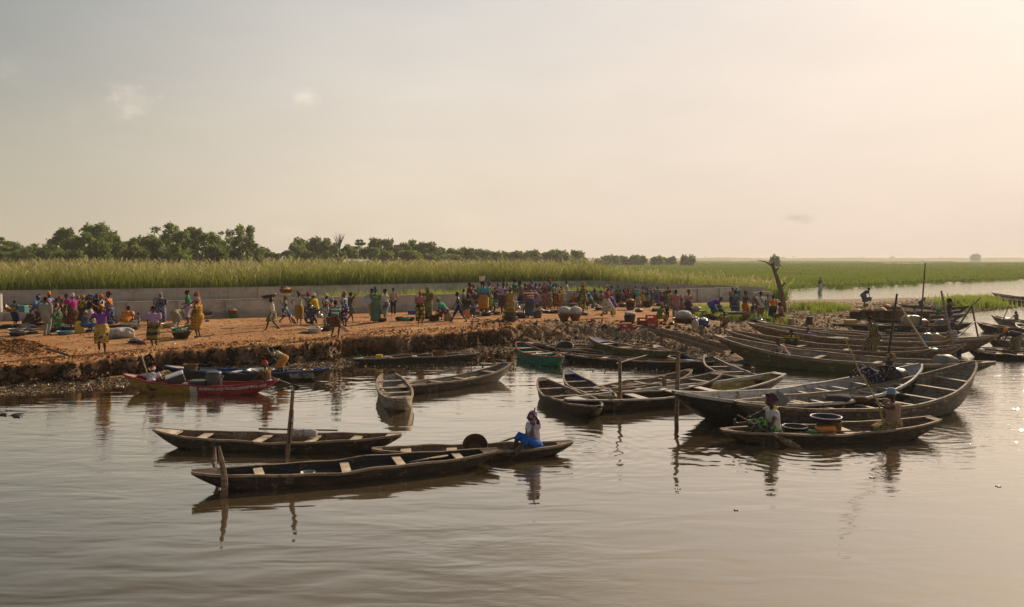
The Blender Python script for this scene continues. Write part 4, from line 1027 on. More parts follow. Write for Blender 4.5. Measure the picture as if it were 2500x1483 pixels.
# coloured panels inside the two boats by the left bank and the ochre one
def inner_panel(b, t0, t1, side, mat, z0=.35, z1=.97, name='painted_panel', out=False):
    V = []; Q = []; n = 10; y_off = (.012 if out else -.045)
    for i in range(n + 1):
        t = t0 + (t1 - t0) * i / n; x = t * b.L / 2; h = b.half(t) + y_off; zs = b.sheer(t)
        for f in (z0, z1):
            z = zs * f; hh = h * (.86 + .14 * min(1, f * 1.1)) if out else h * (.93 + .07 * f)
            V.append((x, side * hh, z))
        for f in (z0, z1):
            z = zs * f; hh = h * (.86 + .14 * min(1, f * 1.1)) if out else h * (.93 + .07 * f)
            V.append((x, side * (hh + (.008 if out else -.008)), z))
        if i:
            a = (i - 1) * 4; Q += [(a, a + 1, a + 5, a + 4), (a + 2, a + 6, a + 7, a + 3), (a + 1, a + 3, a + 7, a + 5), (a, a + 4, a + 6, a + 2)]
    return mesh_obj(name, V, Q, mat, b.root, False)
for t0, t1, mm in ((-.62, -.42, W_white), (-.42, -.25, W_blue), (-.10, .06, W_white), (.06, .30, W_blue)): inner_panel(BO['black'], t0, t1, 1, mm, .45, .96)
inner_panel(BO['black'], .44, .72, 1, W_white, .35, .97)
for t0, t1 in ((-.72, -.64), (-.38, -.34), (-.05, 0.0), (.40, .47)): inner_panel(BO['m3'], t0, t1, 1, W_white, .2, .97)
inner_panel(BO['m3'], -.8, .9, 1, W_white, .80, .98)
inner_panel(BO['bluey'], -.75, -.45, 1, W_blue, .3, .95); inner_panel(BO['bluey'], -.02, .28, 1, W_grey, .3, .95)
inner_panel(BO['m2'], -.9, .2, 1, W_blue, .55, .97)
inner_panel(BO['long2'], .72, .97, 1, W_blue, .45, .97)
inner_panel(BO['long1'], -.7, .75, -1, W_olive, .02, .42, 'green_bottom', True)
inner_panel(BO['big1'], -.62, -.38, -1, W_olive, -.05, .35, 'worn_patch', True)
inner_panel(BO['black'], -.2, .12, 1, W_ochre, .1, .33, 'painted_panel'); inner_panel(BO['black'], .56, .84, -1, wood('mottled', (.05, .05, .05), (.28, .26, .25), (.50, .47, .45), .5, .8, (.06, .05, .05)), .25, .88, 'mottled_panel', True)

# writing on the sides of the two canoes
kk = material('white_lettering'); principled(kk, kk.mix(kk.mrange(kk.noise(obj_co(kk), 26, 3), .5, .6, 0, .55), (.72, .66, .64), (.52, .30, .28)), .8); M_let = kk.mat
kk = material('blue_lettering'); principled(kk, (.03, .035, .09), .8); M_letb = kk.mat
def writing(txt, size, mat, name, mapf, parent, wide=1.0, shear=0.0):
    cu = bpy.data.curves.new('lettering', 'FONT'); cu.body = txt; cu.size = size; cu.space_character = 1.08; cu.resolution_u = 2; cu.offset = size * .012
    o = bpy.data.objects.new('lettering', cu); col.objects.link(o)
    dg = bpy.context.evaluated_depsgraph_get(); me = bpy.data.meshes.new_from_object(o.evaluated_get(dg))
    bpy.data.objects.remove(o); bpy.data.curves.remove(cu)
    bm = bmesh.new(); bm.from_mesh(me)
    bmesh.ops.triangulate(bm, faces=bm.faces); bmesh.ops.subdivide_edges(bm, edges=[e for e in bm.edges if e.calc_length() > size * .4], cuts=1)
    r = bmesh.ops.extrude_face_region(bm, geom=bm.faces[:]); 
    top = [v for v in r['geom'] if isinstance(v, bmesh.types.BMVert)]
    for v in top: v.co.z = 1.0
    for v in bm.verts: v.co = mapf(v.co.x * wide, v.co.y, v.co.z)
    bm.to_mesh(me); bm.free(); me.materials.clear(); me.materials.append(mat)
    q = bpy.data.objects.new(name, me); col.objects.link(q); q.parent = parent
    return q
b = BO['red']
def map_red(x, y, e):
    t = .075 + x / b.L * 2 * 1.0; t = min(t, .98); zs = b.sheer(t); z = zs - .125 + y + .01 * math.sin(x * 9)
    h = b.half(t); f = (z - (-.16)) / (zs + .16); yy = h * (.86 + .14 * max(0, (f - .3) / .7)) + .006 + e * .004
    return Vector((t * b.L / 2, -yy, z))
writing('HOUSEWATO LUCIE: OKLUNO SOKINGSE MATH. 15V23', .112, M_let, 'handwriting', map_red, b.root, wide=.68)
b2_ = BO['black']
def map_blk(x, y, e):
    t = .46 + x / b2_.L * 2; zs = b2_.sheer(t); return Vector((t * b2_.L / 2, b2_.half(t) - .062 - e * .004, zs * .52 + y))
writing('E MEREKUN', .105, M_letb, 'lettering', map_blk, b2_.root, wide=1.05)

# ------------------------------------------------------------ stakes and poles
def stake(name, pts, rr, label, cat='stake', mat=None, n=7, group=None):
    mb = MB(); o0 = Vector(pts[0]); mb.tube([Vector(p) - o0 for p in pts], rr, n); mb.mi = 0
    o = mb.build(name, mat or W_brown, None, False); o.location = o0; tag(o, label, cat, group); return o
def between(px0, py0, px1, py1, Y0, Y1=None, n=5, wob=.0):
    Y1 = Y0 if Y1 is None else Y1; out = []
    for i in range(n):
        t = i / (n - 1); out.append(WY(px0 + (px1 - px0) * t + rnd.uniform(-wob, wob), py0 + (py1 - py0) * t, Y0 + (Y1 - Y0) * t))
    return out
def yz(py, z=0.0): return W(1250, py, z).y
def low(p, z=-.4): return [Vector((p[0].x, p[0].y, z))] + p
Y = yz(1128); mb = MB()
root = empty('mooring_stake', W(701, 1128, 0)); tag(root, 'tall squared mooring stake standing against the second canoe', 'stake'); 
P_ = [p - root.location for p in low(between(701, 1130, 715, 953, Y - .02))]; mb.tube(P_, [.062] * 4 + [.05, .045], 4, sq=.8); mb.build('post', W_brown, root)
P_ = [p - root.location for p in between(709, 1085, 716, 1000, Y - .06)]; mb = MB(); mb.tube(P_, [.04, .045, .045, .04, .02], 4, sq=.6); mb.build('splint', W_brown, root)
Y = yz(1210); stake('mooring_stake', low([WY(546, 1214, Y), WY(549, 1190, Y), WY(547, 1160, Y), WY(541, 1125, Y), WY(535, 1090, Y)]), [.06, .075, .062, .055, .045, .02], 'gnarled pale stake holding the bow of the nearest canoe')
Y = yz(1190); stake('mooring_stake', low([WY(533, 1205, Y), WY(531, 1170, Y + .2), WY(523, 1130, Y + .6), WY(524, 1092, Y + .7)]), [.05, .05, .04, .045, .025], 'thinner stake behind the gnarled one at the nearest canoe')
Y = yz(1000); stake('mooring_stake', low(between(1515, 1003, 1513, 874, Y)), [.052] * 5 + [.045], 'straight stake between the dark canoe and the ochre one', n=5)
Y = yz(1016) - .2; stake('mooring_stake', low(between(1652, 1020, 1656, 858, Y)), [.062] * 5 + [.05], 'tallest stake beside the bow of the big black boat', n=5)
Y = yz(968); stake('mooring_stake', low(between(1623, 968, 1621, 918, Y)), [.07] * 5 + [.075], 'short thick stake stump among the pale canoes', n=6)
Y = yz(986); stake('mooring_stake', low(between(1452, 986, 1450, 955, Y)), [.05] * 6, 'low stake stub between the dark and the blue-bowed canoes', n=6)
Y = yz(930); stake('mooring_stake', low([WY(1838, 925, Y), WY(1838, 898, Y)]), [.06, .06, .065], 'little stub with a knob at the stern of the crosswise canoe', n=6)
Y = yz(805); stake('mooring_stake', low(between(2405, 826, 2403, 802, Y)), [.13] * 6, 'left of two dark stubs by the small canoe at the right', n=6)
stake('mooring_stake', low(between(2423, 824, 2420, 797, Y)), [.10] * 6, 'right of two dark stubs by the small canoe at the right', n=6)
stake('pole', [WY(2388, 824, 43), WY(2373, 750, 43)], [.045, .04], 'thin dark stake rising by the pointed bow near the right edge', 'pole', W_dark)
stake('pole', [WY(2165, 895, 27.5), WY(2190, 718, 27.8)], [.045, .035], 'long dark pole standing in the long boats beside the lying person', 'pole', W_dark)
stake('pole', [WY(2246, 800, 46), WY(2250, 765, 46), WY(2259, 642, 46)], [.055, .05, .03], 'tallest thin pole rising above the marsh line', 'pole', W_dark)
stake('pole', [WY(2334, 880, 30.5), WY(2298, 711, 31)], [.055, .04], 'pale pole leaning left over the sterns of the long boats', 'pole', W_grey)
stake('pole', [WY(2263, 850, 33), WY(2194, 742, 34)], [.05, .03], 'long pole slanting down to the right behind the green-patterned person', 'pole', W_pale)
stake('pole', [WY(2338, 800, 38), WY(2373, 748, 38.5), WY(2393, 727, 39)], [.045, .035, .02], 'dark pole slanting up to the right beside the striped person', 'pole', W_dark)
stake('pole', [WY(2327, 832, 35), WY(2366, 798, 36), WY(2380, 786, 36.5)], [.04, .035, .03], 'short dark pole crossing below the slanting one', 'pole', W_dark)
stake('pole', [WY(2156, 1034, BO['pair'].root.location.y - .05), WY(2145, 985, BO['pair'].root.location.y - .03), WY(2100, 912, BO['pair'].root.location.y), WY(2062, 825, BO['pair'].root.location.y + .05)], [.022, .022, .02, .015], 'long bamboo pole held upright by the paddler in the blue hat', 'pole', W_ochre)
stake('pole', [WY(1197, 1089, 17.3), WY(1264, 1066, 17.3)], [.025, .02], 'stick leaning out of the canoe beside the dark brown tub', 'pole', W_brown)
b_ = BO['second']; stake('pole', [bp(b_, -.2, .40, .34), bp(b_, .45, .41, .33)], [.022, .018], 'thin pole lying along the rim of the second canoe', 'pole', W_brown)
stake('pole', [WY(112, 851, 27), WY(168, 868, 26.5)], [.05, .04], 'weathered board lying on the earth below the heap', 'board', W_brown)
for px0, py0, px1, py1, lb in ((1440, 848, 1600, 838, 'long stick lying across the raft toward the rubbish slope'), (1505, 888, 1600, 862, 'pole resting on the outermost tarred canoe'), (1305, 838, 1420, 868, 'pale pole running through the raft beside the green canoe'), (1400, 862, 1480, 880, 'short pole on the middle canoe of the raft')):
    stake('pole', [W(px0, py0, .42), W(px1, py1, .42)], [.03, .025], lb, 'pole', W_brown)
# timber landing stage
root = empty('landing_stage', W(1680, 835, .3)); tag(root, 'weathered timber rails of a small landing stage on the slope', 'landing stage')
def lp(px, py, z): return W(px, py, z) - root.location
for a_, c_ in (((1583, 804, .95), (1765, 858, .75)), ((1612, 806, .98), (1772, 846, .8)), ((1640, 812, .9), (1775, 852, .72)), ((1600, 812, .85), (1740, 856, .68))):
    mb = MB(); mb.tube([lp(*a_), lp(*c_)], .055, 4, sq=1.5); mb.build('beam', W_brown, root)
for px, py in ((1577, 812), (1616, 822), (1676, 840), (1722, 850)):
    g = G(px, py + 24); mb = MB(); h0 = g - root.location; mb.tube([h0 + Vector((0, 0, -.2)), h0 + Vector((0, 0, max(.35, .85 - g.z)))], .07, 5); mb.build('leg', W_brown, root)
g = G(1712, 818); stake('mooring_stake', [g + Vector((0, 0, -.2)), g + Vector((0, 0, .45))], [.1, .09], 'short stump on the sand behind the landing stage', n=6)
for px, py, lb in ((1930, 802, 'pale squared stump behind the long boats'), (1976, 796, 'dark round stump behind the long boats')):
    g = G(px, py); stake('stump', [g + Vector((0, 0, -.2)), g + Vector((0, 0, .55))], [.2, .18], lb, 'stump', W_grey if 'pale' in lb else W_dark, 6)
# ------------------------------------------------------------ cloth, skin
def skin_mat(name, c):
    kk = material(name); n = kk.noise(obj_co(kk), 9, 3)
    principled(kk, kk.mix(kk.mrange(n, .3, .7), tuple(x * .8 for x in c), tuple(x * 1.15 for x in c)), .48, spec=.45); return kk.mat
SKIN = [skin_mat('skin_deep', (.036, .018, .011)), skin_mat('skin_dark', (.052, .026, .016)), skin_mat('skin_brown', (.078, .039, .023))]
kk = material('eye_white'); principled(kk, (.6, .57, .5), .3); M_eye = kk.mat
kk = material('lips'); principled(kk, (.10, .035, .03), .5); M_lip = kk.mat
kk = material('hair'); principled(kk, (.012, .010, .009), .9, normal=kk.bump(kk.noise(obj_co(kk), 60, 2), .8, .01), spec=.2); M_hair = kk.mat
CN = dict(white=(.62, .60, .56), cream=(.55, .48, .36), grey=(.30, .30, .28), black=(.02, .02, .022), navy=(.02, .03, .10), blue=(.035, .10, .34), sky=(.12, .33, .58), teal=(.02, .22, .25), green=(.02, .24, .10), mint=(.05, .40, .25),
          lime=(.30, .42, .06), olive=(.17, .16, .05), yellow=(.60, .42, .03), gold=(.45, .28, .04), orange=(.62, .20, .03), rust=(.36, .10, .03), red=(.45, .03, .03), maroon=(.16, .02, .03), pink=(.55, .22, .28), rose=(.42, .17, .17),
          magenta=(.42, .04, .22), purple=(.20, .06, .32), lilac=(.42, .28, .48), plum=(.10, .04, .10), brown=(.12, .06, .03), tan=(.32, .21, .12), khaki=(.30, .25, .15), denim=(.07, .10, .16), charcoal=(.05, .05, .055), turquoise=(.05, .38, .42))
for _k in CN: CN[_k] = tuple(x * (.92 if _k in ('white', 'cream', 'yellow', 'orange') else .80) for x in CN[_k])
_fab = {}
def fab(kind, *cols, sc=1.0):
    key = (kind, cols, sc)
    if key in _fab: return _fab[key]
    cs = [CN[c] if isinstance(c, str) else c for c in cols]; a = cs[0]; b = cs[1] if len(cs) > 1 else a; c3 = cs[2] if len(cs) > 2 else b
    kk = material('cloth_' + kind + '_' + '_'.join(c for c in cols if isinstance(c, str))); P = obj_co(kk)
    if kind == 'plain': c = a
    elif kind == 'dots':
        v = kk.vor(P, 13 * sc, rand=.25); c = kk.mix(kk.mrange(v, .30, .36), b, a)
    elif kind == 'rings':
        v = kk.vor(P, 5.5 * sc, rand=.3); c = kk.ramp(v, [(0, c3), (.16, c3), (.18, b), (.30, b), (.33, a), (.43, a), (.46, b), (.50, a), (1, a)], 'CONSTANT')
    elif kind == 'stripes':
        z = kk.sep(P)[2]; s_ = kk.math('SINE', kk.math('MULTIPLY', z, 75 * sc)); c = kk.mix(kk.mrange(s_, -.15, .15), a, b)
    elif kind == 'band':
        z = kk.sep(P)[2]; s_ = kk.math('SINE', kk.math('MULTIPLY', z, 24 * sc)); c = kk.mix(kk.mrange(s_, -.2, .2), a, b); c = kk.mix(kk.mrange(kk.vor(P, 20), .35, .3), c, c3)
    elif kind == 'check':
        n = kk.new('ShaderNodeTexChecker'); kk.put(n.inputs[0], kk.vmath('ADD', P, (.003, .007, .001))); kk.put(n.inputs[1], a); kk.put(n.inputs[2], b); n.inputs[3].default_value = 26 * sc; c = n.outputs[0]
    elif kind == 'blotch':
        n = kk.noise(P, 6 * sc, 2, .5, .6); n2 = kk.noise(kk.vmath('ADD', P, (3.1, 1.7, 5.2)), 8 * sc, 2, .5, .4)
        c = kk.mix(kk.mrange(n, .50, .53), a, b); c = kk.mix(kk.mrange(n2, .55, .58), c, c3)
    elif kind == 'floral':
        v = kk.vor(P, 9 * sc, rand=.9); col_ = kk.vor(P, 9 * sc, rand=.9, out='Color'); pick = kk.sep(col_)[0]
        f = kk.mix(kk.mrange(pick, .49, .51), b, c3); c = kk.mix(kk.mrange(v, .33, .40), f, a)
    else: c = a
    fold = kk.noise(kk.scalev(P, (3, 3, .6)), 6, 3, .6)
    kk2 = kk.bump(fold, .6, .03)
    p = principled(kk, c, .88, normal=kk2, spec=.15)
    _fab[key] = kk.mat; return kk.mat

_tmp_mod = None
def remesh(mb, vox):
    me = bpy.data.meshes.new('t'); me.from_pydata(mb.v, [], mb.f)
    o = bpy.data.objects.new('t', me); col.objects.link(o)
    m = o.modifiers.new('r', 'REMESH'); m.mode = 'VOXEL'; m.voxel_size = vox; m.adaptivity = 0
    s = o.modifiers.new('s', 'SMOOTH'); s.iterations = 3; s.factor = .5
    dg = bpy.context.evaluated_depsgraph_get(); ev = o.evaluated_get(dg); r = ev.to_mesh()
    V = np.empty(len(r.vertices) * 3); r.vertices.foreach_get('co', V); V = V.reshape(-1, 3)
    F = [tuple(p.vertices) for p in r.polygons]
    ev.to_mesh_clear(); bpy.data.objects.remove(o); bpy.data.meshes.remove(me)
    return V.tolist(), F
def ik(a, b, l1, l2, pole):
    """middle joint of a two-bone chain from a towards b"""
    d = b - a; D = d.length; mx = (l1 + l2) * .995
    if D > mx: b = a + d * (mx / D); d = b - a; D = mx
    if D < abs(l1 - l2) + .02: D = abs(l1 - l2) + .02
    x = (l1 * l1 - l2 * l2 + D * D) / (2 * D); h = math.sqrt(max(0, l1 * l1 - x * x))
    u = d.normalized(); p = pole - u * pole.dot(u)
    if p.length < 1e-5: p = u.orthogonal()
    return a + u * x + p.normalized() * h, b

HANDS = {'down': (.06, .24, .76), 'hip': (.02, .21, .98), 'belly': (.20, .05, 1.02), 'chest': (.20, .02, 1.20), 'head': (.02, .13, 1.66), 'top': (.02, .12, 1.74), 'face': (.16, .06, 1.48), 'fwd': (.46, .16, 1.05), 'low': (.42, .14, .72), 'swingf': (.28, .2, .84), 'swingb': (-.22, .22, .84),
         'side': (.05, .42, 1.0), 'back': (-.16, .07, 1.0), 'brow': (.14, .08, 1.62), 'out': (.10, .62, 1.22), 'chin': (.15, .03, 1.42)}
def v3(*a): return Vector(a)
def person(loc, face=-90, pose='stand', size=1.0, skin=1, arms=('down', 'down'), top=None, bottom=None, hem=.3, head='hair', headm=None, label='', group=None, build=1.0, yaw=0, nod=0, sleeve=.55,
           pelvis=None, lean=None, feet=None, knees=None, wrap=None, bust=True, name='person', vox=.02, trousers=False, shoes=None, fem=True, side=0.0, coverarms=False, twist=0):
    """facing: 0 = right of photo, 90 = away, 180 = left, -90 = towards the camera"""
    root = empty(name, loc, R(face)); tag(root, label, 'person', group); root.scale = (size, size, size)
    PZ, LN = {'stand': (.90, 2), 'walk': (.87, 5), 'bend': (.84, 82), 'stoop': (.86, 48), 'sit': (.46, 12), 'squat': (.26, 32), 'kneel': (.24, 6), 'boat': (.11, 8), 'cross': (.12, 6)}[pose]
    px_ = {'bend': -.10, 'stoop': -.08}.get(pose, 0)
    if pelvis is not None: px_, PZ = pelvis
    if lean is not None: LN = lean
    FT = {'stand': ((.03, .09, .05), (.0, -.09, .05)), 'walk': ((.34, .07, .06), (-.30, -.07, .10)), 'bend': ((.04, .13, .05), (-.02, -.13, .05)), 'stoop': ((.10, .11, .05), (-.05, -.11, .05)), 'sit': ((.42, .13, .05), (.38, -.13, .05)), 'squat': ((.26, .14, .05), (.24, -.14, .05)),
          'kneel': ((-.05, .10, .06), (-.05, -.10, .06)), 'boat': ((.62, .11, .06), (.58, -.11, .06)), 'cross': ((.22, -.12, .06), (.18, .14, .06))}[pose]
    if feet is not None: FT = feet
    KP = {'kneel': v3(1, 0, -.1), 'boat': v3(.1, 0, 1), 'cross': v3(.3, 0, .1)}.get(pose, v3(1, 0, .15))
    build = min(build * 1.12, 1.32)
    th = R(LN); ct, st = math.cos(th), math.sin(th)
    pel = v3(px_, 0, PZ)
    def T(x, y, z): return pel + v3(x * ct + z * st, y + z * side, -x * st + z * ct)      # torso frame
    waist, chest, neckb, neckt = T(0, 0, .16), T(.01, 0, .36), T(0, 0, .50), T(.015, 0, .57)
    hd_l = max(-30, LN * .45 - nod) if LN < 60 else LN - 25 - nod
    hl = R(hd_l * .6 if LN < 60 else hd_l)
    hc = neckt + v3(math.sin(hl) * .09 + .02, 0, math.cos(hl) * .095)
    SH = [T(0, .175 * build, .455), T(0, -.175 * build, .455)]
    if twist:
        c_, s_ = math.cos(R(twist)), math.sin(R(twist)); ctr = T(0, 0, .455)
        SH = [ctr + Matrix.Rotation(R(twist), 3, 'Z') @ (p - ctr) for p in SH]
    HP = [pel + v3(0, .085, 0), pel + v3(0, -.085, 0)]
    ft = [v3(*FT[0]), v3(*FT[1])]; kn = []
    for i in range(2):
        pole = KP + v3(0, (1 if i == 0 else -1) * (.9 if pose == 'cross' else .22 if pose in ('squat', 'sit', 'boat', 'bend') else .05), 0)
        k_, f_ = ik(HP[i], ft[i] + v3(0, 0, .03), .43, .43, pole); kn.append(k_); ft[i] = f_
    hands = []; elb = []
    for i in range(2):
        s_ = 1 if i == 0 else -1; a = arms[i]
        if isinstance(a, str):
            hx, hy, hz = HANDS[a]
            if pose in ('stand', 'walk') and lean is None: t = v3(hx, hy * s_, hz)
            else: t = T(hx, hy * s_, hz - .90) if a not in ('down', 'low', 'fwd') or LN < 40 else SH[i] + v3(.12, .03 * s_, -.5 if a != 'fwd' else -.35)
        else: t = v3(a[0], a[1], a[2])
        pole = v3(-.6, s_ * .9, -.5) if (isinstance(a, str) and a not in ('head', 'top', 'brow')) else v3(.2, s_ * 1.0, -.2)
        if a == 'hip' or a == 'back': pole = v3(-.5, s_ * 1.6, 0)
        e, h_ = ik(SH[i], t, .27, .245, pole); elb.append(e); hands.append(h_)
    B = build
    mb = MB()
    mb.tube([pel + v3(0, 0, 0) - T(0, 0, .10) + pel, pel, waist, chest, T(0, 0, .44), neckb], [(.10, .09), (.145 * B, .115 * B), (.115 * B, .09 * B), (.145 * B, .10 * B), (.15 * B, .085), (.06, .055)], 12, up=(0, 1, 0))
    mb.tube([T(0, 0, .44), neckt, hc], [.055, .045, .05], 8)
    Rh = Matrix.Rotation(R(yaw), 3, 'Z') @ Matrix.Rotation(hl, 3, 'Y')
    mb.ell(hc, (.098, .080, .118), Rh, 14, 10); mb.ell(hc + Rh @ v3(.035, 0, -.045), (.06, .052, .062), Rh, 10, 8)
    for i in range(2):
        mb.ell(SH[i], (.055, .055, .055)); mb.tube([SH[i], SH[i].lerp(elb[i], .45), elb[i], elb[i].lerp(hands[i], .35), hands[i]], [.05 * B, .042 * B, .034, .036, .022], 8)
        fd = (hands[i] - elb[i]).normalized(); palm = hands[i] + fd * .045
        mb.tube([hands[i], palm, hands[i] + fd * .085], [(.022, .016), (.036, .018), (.030, .015)], 8)
        mb.tube([HP[i], HP[i].lerp(kn[i], .4), kn[i], kn[i].lerp(ft[i], .35), ft[i] + v3(0, 0, .01)], [.088 * B, .078 * B, .05, .052, .033], 9)
        if pose in ('kneel',): fdv = v3(-.1, 0, 0)
        elif pose == 'boat': fdv = v3(.03, 0, .13)
        else: fdv = v3(.15, .02 * (1 if i == 0 else -1), -.01)
        a0 = ft[i] + v3(-.04 if pose != 'boat' else 0, 0, -.035 if pose != 'kneel' else 0); mb.tube([a0, ft[i] + fdv * .4 + v3(0, 0, -.03 if pose != 'boat' else 0), ft[i] + fdv + v3(0, 0, -.035 if pose != 'boat' else 0)], [.034, .036, .024], 8)
    V, F = remesh(mb, vox)
    fm = [0] * len(F)
    # fingers, face: small shapes rooted in the body surface
    ex = MB()
    for i in range(2):
        fd = (hands[i] - elb[i]).normalized(); s_ = 1 if i == 0 else -1
        ref = v3(0, 0, 1) if abs(fd.z) < .8 else v3(1, 0, 0); u = (ref - fd * ref.dot(fd)).normalized(); n_ = fd.cross(u)
        cu = .5 if isinstance(arms[i], str) and arms[i] in ('down', 'swingf', 'swingb', 'out') else 1.0
        for j, ln in enumerate((.062, .07, .066, .052)):
            o = hands[i] + fd * .078 + u * (.022 - .0145 * j); c1 = o + fd * ln * .5 + n_ * (-s_ * .012 * cu); c2 = c1 + fd * ln * (.5 - .22 * cu) + n_ * (-s_ * .028 * cu)
            ex.tube([o, c1, c2], [.0095, .0085, .0065], 5)
        o = hands[i] + fd * .03 + u * .026; ex.tube([o, o + u * .026 + fd * .025, o + u * .028 + fd * .052 - n_ * s_ * .012], [.011, .0095, .0075], 5)
    def hp(x, y, z): return hc + Rh @ v3(x, y, z)
    ex.tube([hp(.088, 0, .012), hp(.104, 0, -.012), hp(.108, 0, -.024), hp(.090, 0, -.032)], [.008, .012, .017, .010], 6)
    for s_ in (-1, 1): ex.ell(hp(-.005, s_ * .077, -.008), (.018, .009, .028), Rh, 6, 5)
    ex.mi = 2; ex.ell(hp(.089, 0, -.055), (.011, .024, .011), Rh, 6, 5)
    ex.mi = 1
    for s_ in (-1, 1): ex.ell(hp(.084, s_ * .030, .008), (.008, .014, .007), Rh, 6, 5)
    n0 = len(V); V += [tuple(v) for v in ex.v]; F += [tuple(i + n0 for i in f) for f in ex.f]; fm += ex.m
    mesh_obj('body', V, F, [SKIN[skin], M_eye, M_lip], root, True, fm)
    # shirt
    if top is not None:
        mb = MB(); k_ = 1.13
        z0 = .02 if bottom is None or not trousers else -.06
        mb.tube([T(0, 0, z0 - .02), T(0, 0, .08), waist, chest, T(0, 0, .45), T(0, 0, .495)], [(.158 * B, .13 * B), (.152 * B, .125 * B), (.135 * B, .112 * B), (.165 * B, .122 * B), (.162 * B, .10 * B), (.075, .07)], 14, up=(0, 1, 0))
        if bust and fem:
            for s_ in (-1, 1): mb.ell(T(.095, s_ * .07, .31), (.06, .062, .06))
        for i in range(2):
            e = SH[i].lerp(elb[i], min(1, sleeve)); mb.ell(SH[i], (.07, .07, .066)); pts = [SH[i], SH[i].lerp(elb[i], min(1, sleeve) * .5), e]; rr = [.064 * B, .062 * B, .058 * B]
            if sleeve > 1: pts.append(elb[i].lerp(hands[i], sleeve - 1)); rr.append(.045)
            if coverarms: rr = [r_ * 1.5 for r_ in rr]
            mb.tube(pts, rr, 9)
        V, F = remesh(mb, vox); mesh_obj('shirt', V, F, top, root, True)
    # skirt or trousers
    if bottom is not None:
        mb = MB()
        if trousers:
            mb.tube([T(0, 0, .09), pel, pel + v3(0, 0, -.08)], [(.14 * B, .115 * B), (.158 * B, .13 * B), (.12, .11)], 12, up=(0, 1, 0))
            for i in range(2):
                e = kn[i].lerp(ft[i], 1 - hem) if hem < 1 else kn[i]
                mb.tube([HP[i], HP[i].lerp(kn[i], .5), kn[i], kn[i].lerp(e, .5), e], [.102 * B, .092 * B, .072, .066, .062], 10)
            V, F = remesh(mb, vox); mesh_obj('trousers', V, F, bottom, root, True)
        elif pose in ('stand', 'walk', 'stoop', 'bend'):
            # wrapper lofted from the waist to the hem round both legs
            n = 30; V = []; F = []; rows = 12
            zt = T(0, 0, .12)
            fr_ = random.Random(sum(map(ord, label))); ph = fr_.uniform(0, 6)
            for r_ in range(rows + 1):
                t = r_ / rows
                if t < .22: q = t / .22; c = zt.lerp(pel + v3(0, 0, -.04), q); la, fa = (.155 + .05 * q) * B, (.13 + .045 * q) * B; sp = 0
                else:
                    q = (t - .22) / .78; zh = pel.z - .04 - q * (pel.z - .04 - hem)
                    m1 = [(HP[i].lerp(kn[i], min(1, (HP[i].z - zh) / max(.05, HP[i].z - kn[i].z))) if zh > kn[i].z else kn[i].lerp(ft[i], (kn[i].z - zh) / max(.05, kn[i].z - ft[i].z))) for i in range(2)]
                    c = (m1[0] + m1[1]) / 2; c = v3(c.x * 1.0, c.y, zh); sp = abs(m1[0].x - m1[1].x) / 2
                    la, fa = (.205 - .015 * q) * B, (.175 - .02 * q) * B + sp
                ax1 = (st * .6 if t < .22 and pose in ('bend', 'stoop') else 0)
                for j in range(n):
                    a = 2 * math.pi * j / n; w_ = 1 + (.015 + .05 * t) * math.cos(7 * a + ph + t) + .02 * t * math.cos(3 * a + ph)
                    V.append((c.x + math.cos(a) * fa * w_, c.y + math.sin(a) * la * w_, c.z - ax1 * math.cos(a) * fa + (.02 * math.cos(a - 1) if t == 1 else 0)))
                if r_:
                    o = (r_ - 1) * n
                    for j in range(n): F.append((o + j, o + n + j, o + n + (j + 1) % n, o + (j + 1) % n))
            o = len(V) - n; V.append((c.x, c.y, c.z + .12)); F += [(o + (j + 1) % n, o + j, len(V) - 1) for j in range(n)]
            V.append(tuple(zt)); F += [(j, (j + 1) % n, len(V) - 1) for j in range(n)]
            mesh_obj('wrapper', V, F, bottom, root, True)
        else:
            mb.tube([T(0, 0, .12), pel, pel + v3(.02, 0, -.07)], [(.14 * B, .12 * B), (.175 * B, .15 * B), (.15 * B, .12 * B)], 12, up=(0, 1, 0))
            km = (kn[0] + kn[1]) / 2; mb.tube([pel, pel.lerp(km, .5), km], [(.15 * B, .10), (.15 * B, .09), (.12 * B, .075)], 12, up=(0, 1, 0))
            for i in range(2):
                e = kn[i].lerp(ft[i], max(0.1, 1 - hem * 2)); mb.tube([HP[i], HP[i].lerp(kn[i], .5), kn[i] + v3(.01, 0, .01), e], [.11 * B, .10 * B, .078, .085], 9)
            e = ((kn[0].lerp(ft[0], .6)) + (kn[1].lerp(ft[1], .6))) / 2
            if pose in ('sit', 'squat') or (pose == 'boat' and hem < .3): mb.tube([km, e], [(.15, .06), (.14, .06)], 10, up=(0, 1, 0))
            if pose == 'kneel': mb.tube([pel + v3(.02, 0, -.04), pel.lerp(km, .5), km + v3(.02, 0, -.01)], [(.19 * B, .13), (.20 * B, .12), (.17 * B, .10)], 12, up=(0, 1, 0))
            if pose == 'boat': mb.tube([pel + v3(.1, 0, -.02), (km + e) / 2 + v3(-.12, 0, -.03)], [(.15, .1), (.15, .08)], 10, up=(0, 1, 0))
            V, F = remesh(mb, vox); mesh_obj('wrapper', V, F, bottom, root, True)
    if wrap is not None:      # cloth tied round the torso or over the shoulders
        mb = MB(); mb.tube([T(0, 0, .05), T(0, 0, .2), T(0, 0, .36), T(0, 0, .40)], [(.175 * B, .15 * B), (.16 * B, .145 * B), (.185 * B, .155 * B), (.17 * B, .13 * B)], 14, up=(0, 1, 0))
        mb.build('cloth', wrap, root, True)
    if shoes is not None:
        for i in range(2):
            mb = MB(); a0 = ft[i]; mb.tube([a0 + v3(-.06, 0, -.035), a0 + v3(.05, 0, -.03), a0 + v3(.17, 0, -.04)], [.04, .045, .03], 8, sq=.8); mb.build('shoe', shoes, root, True)
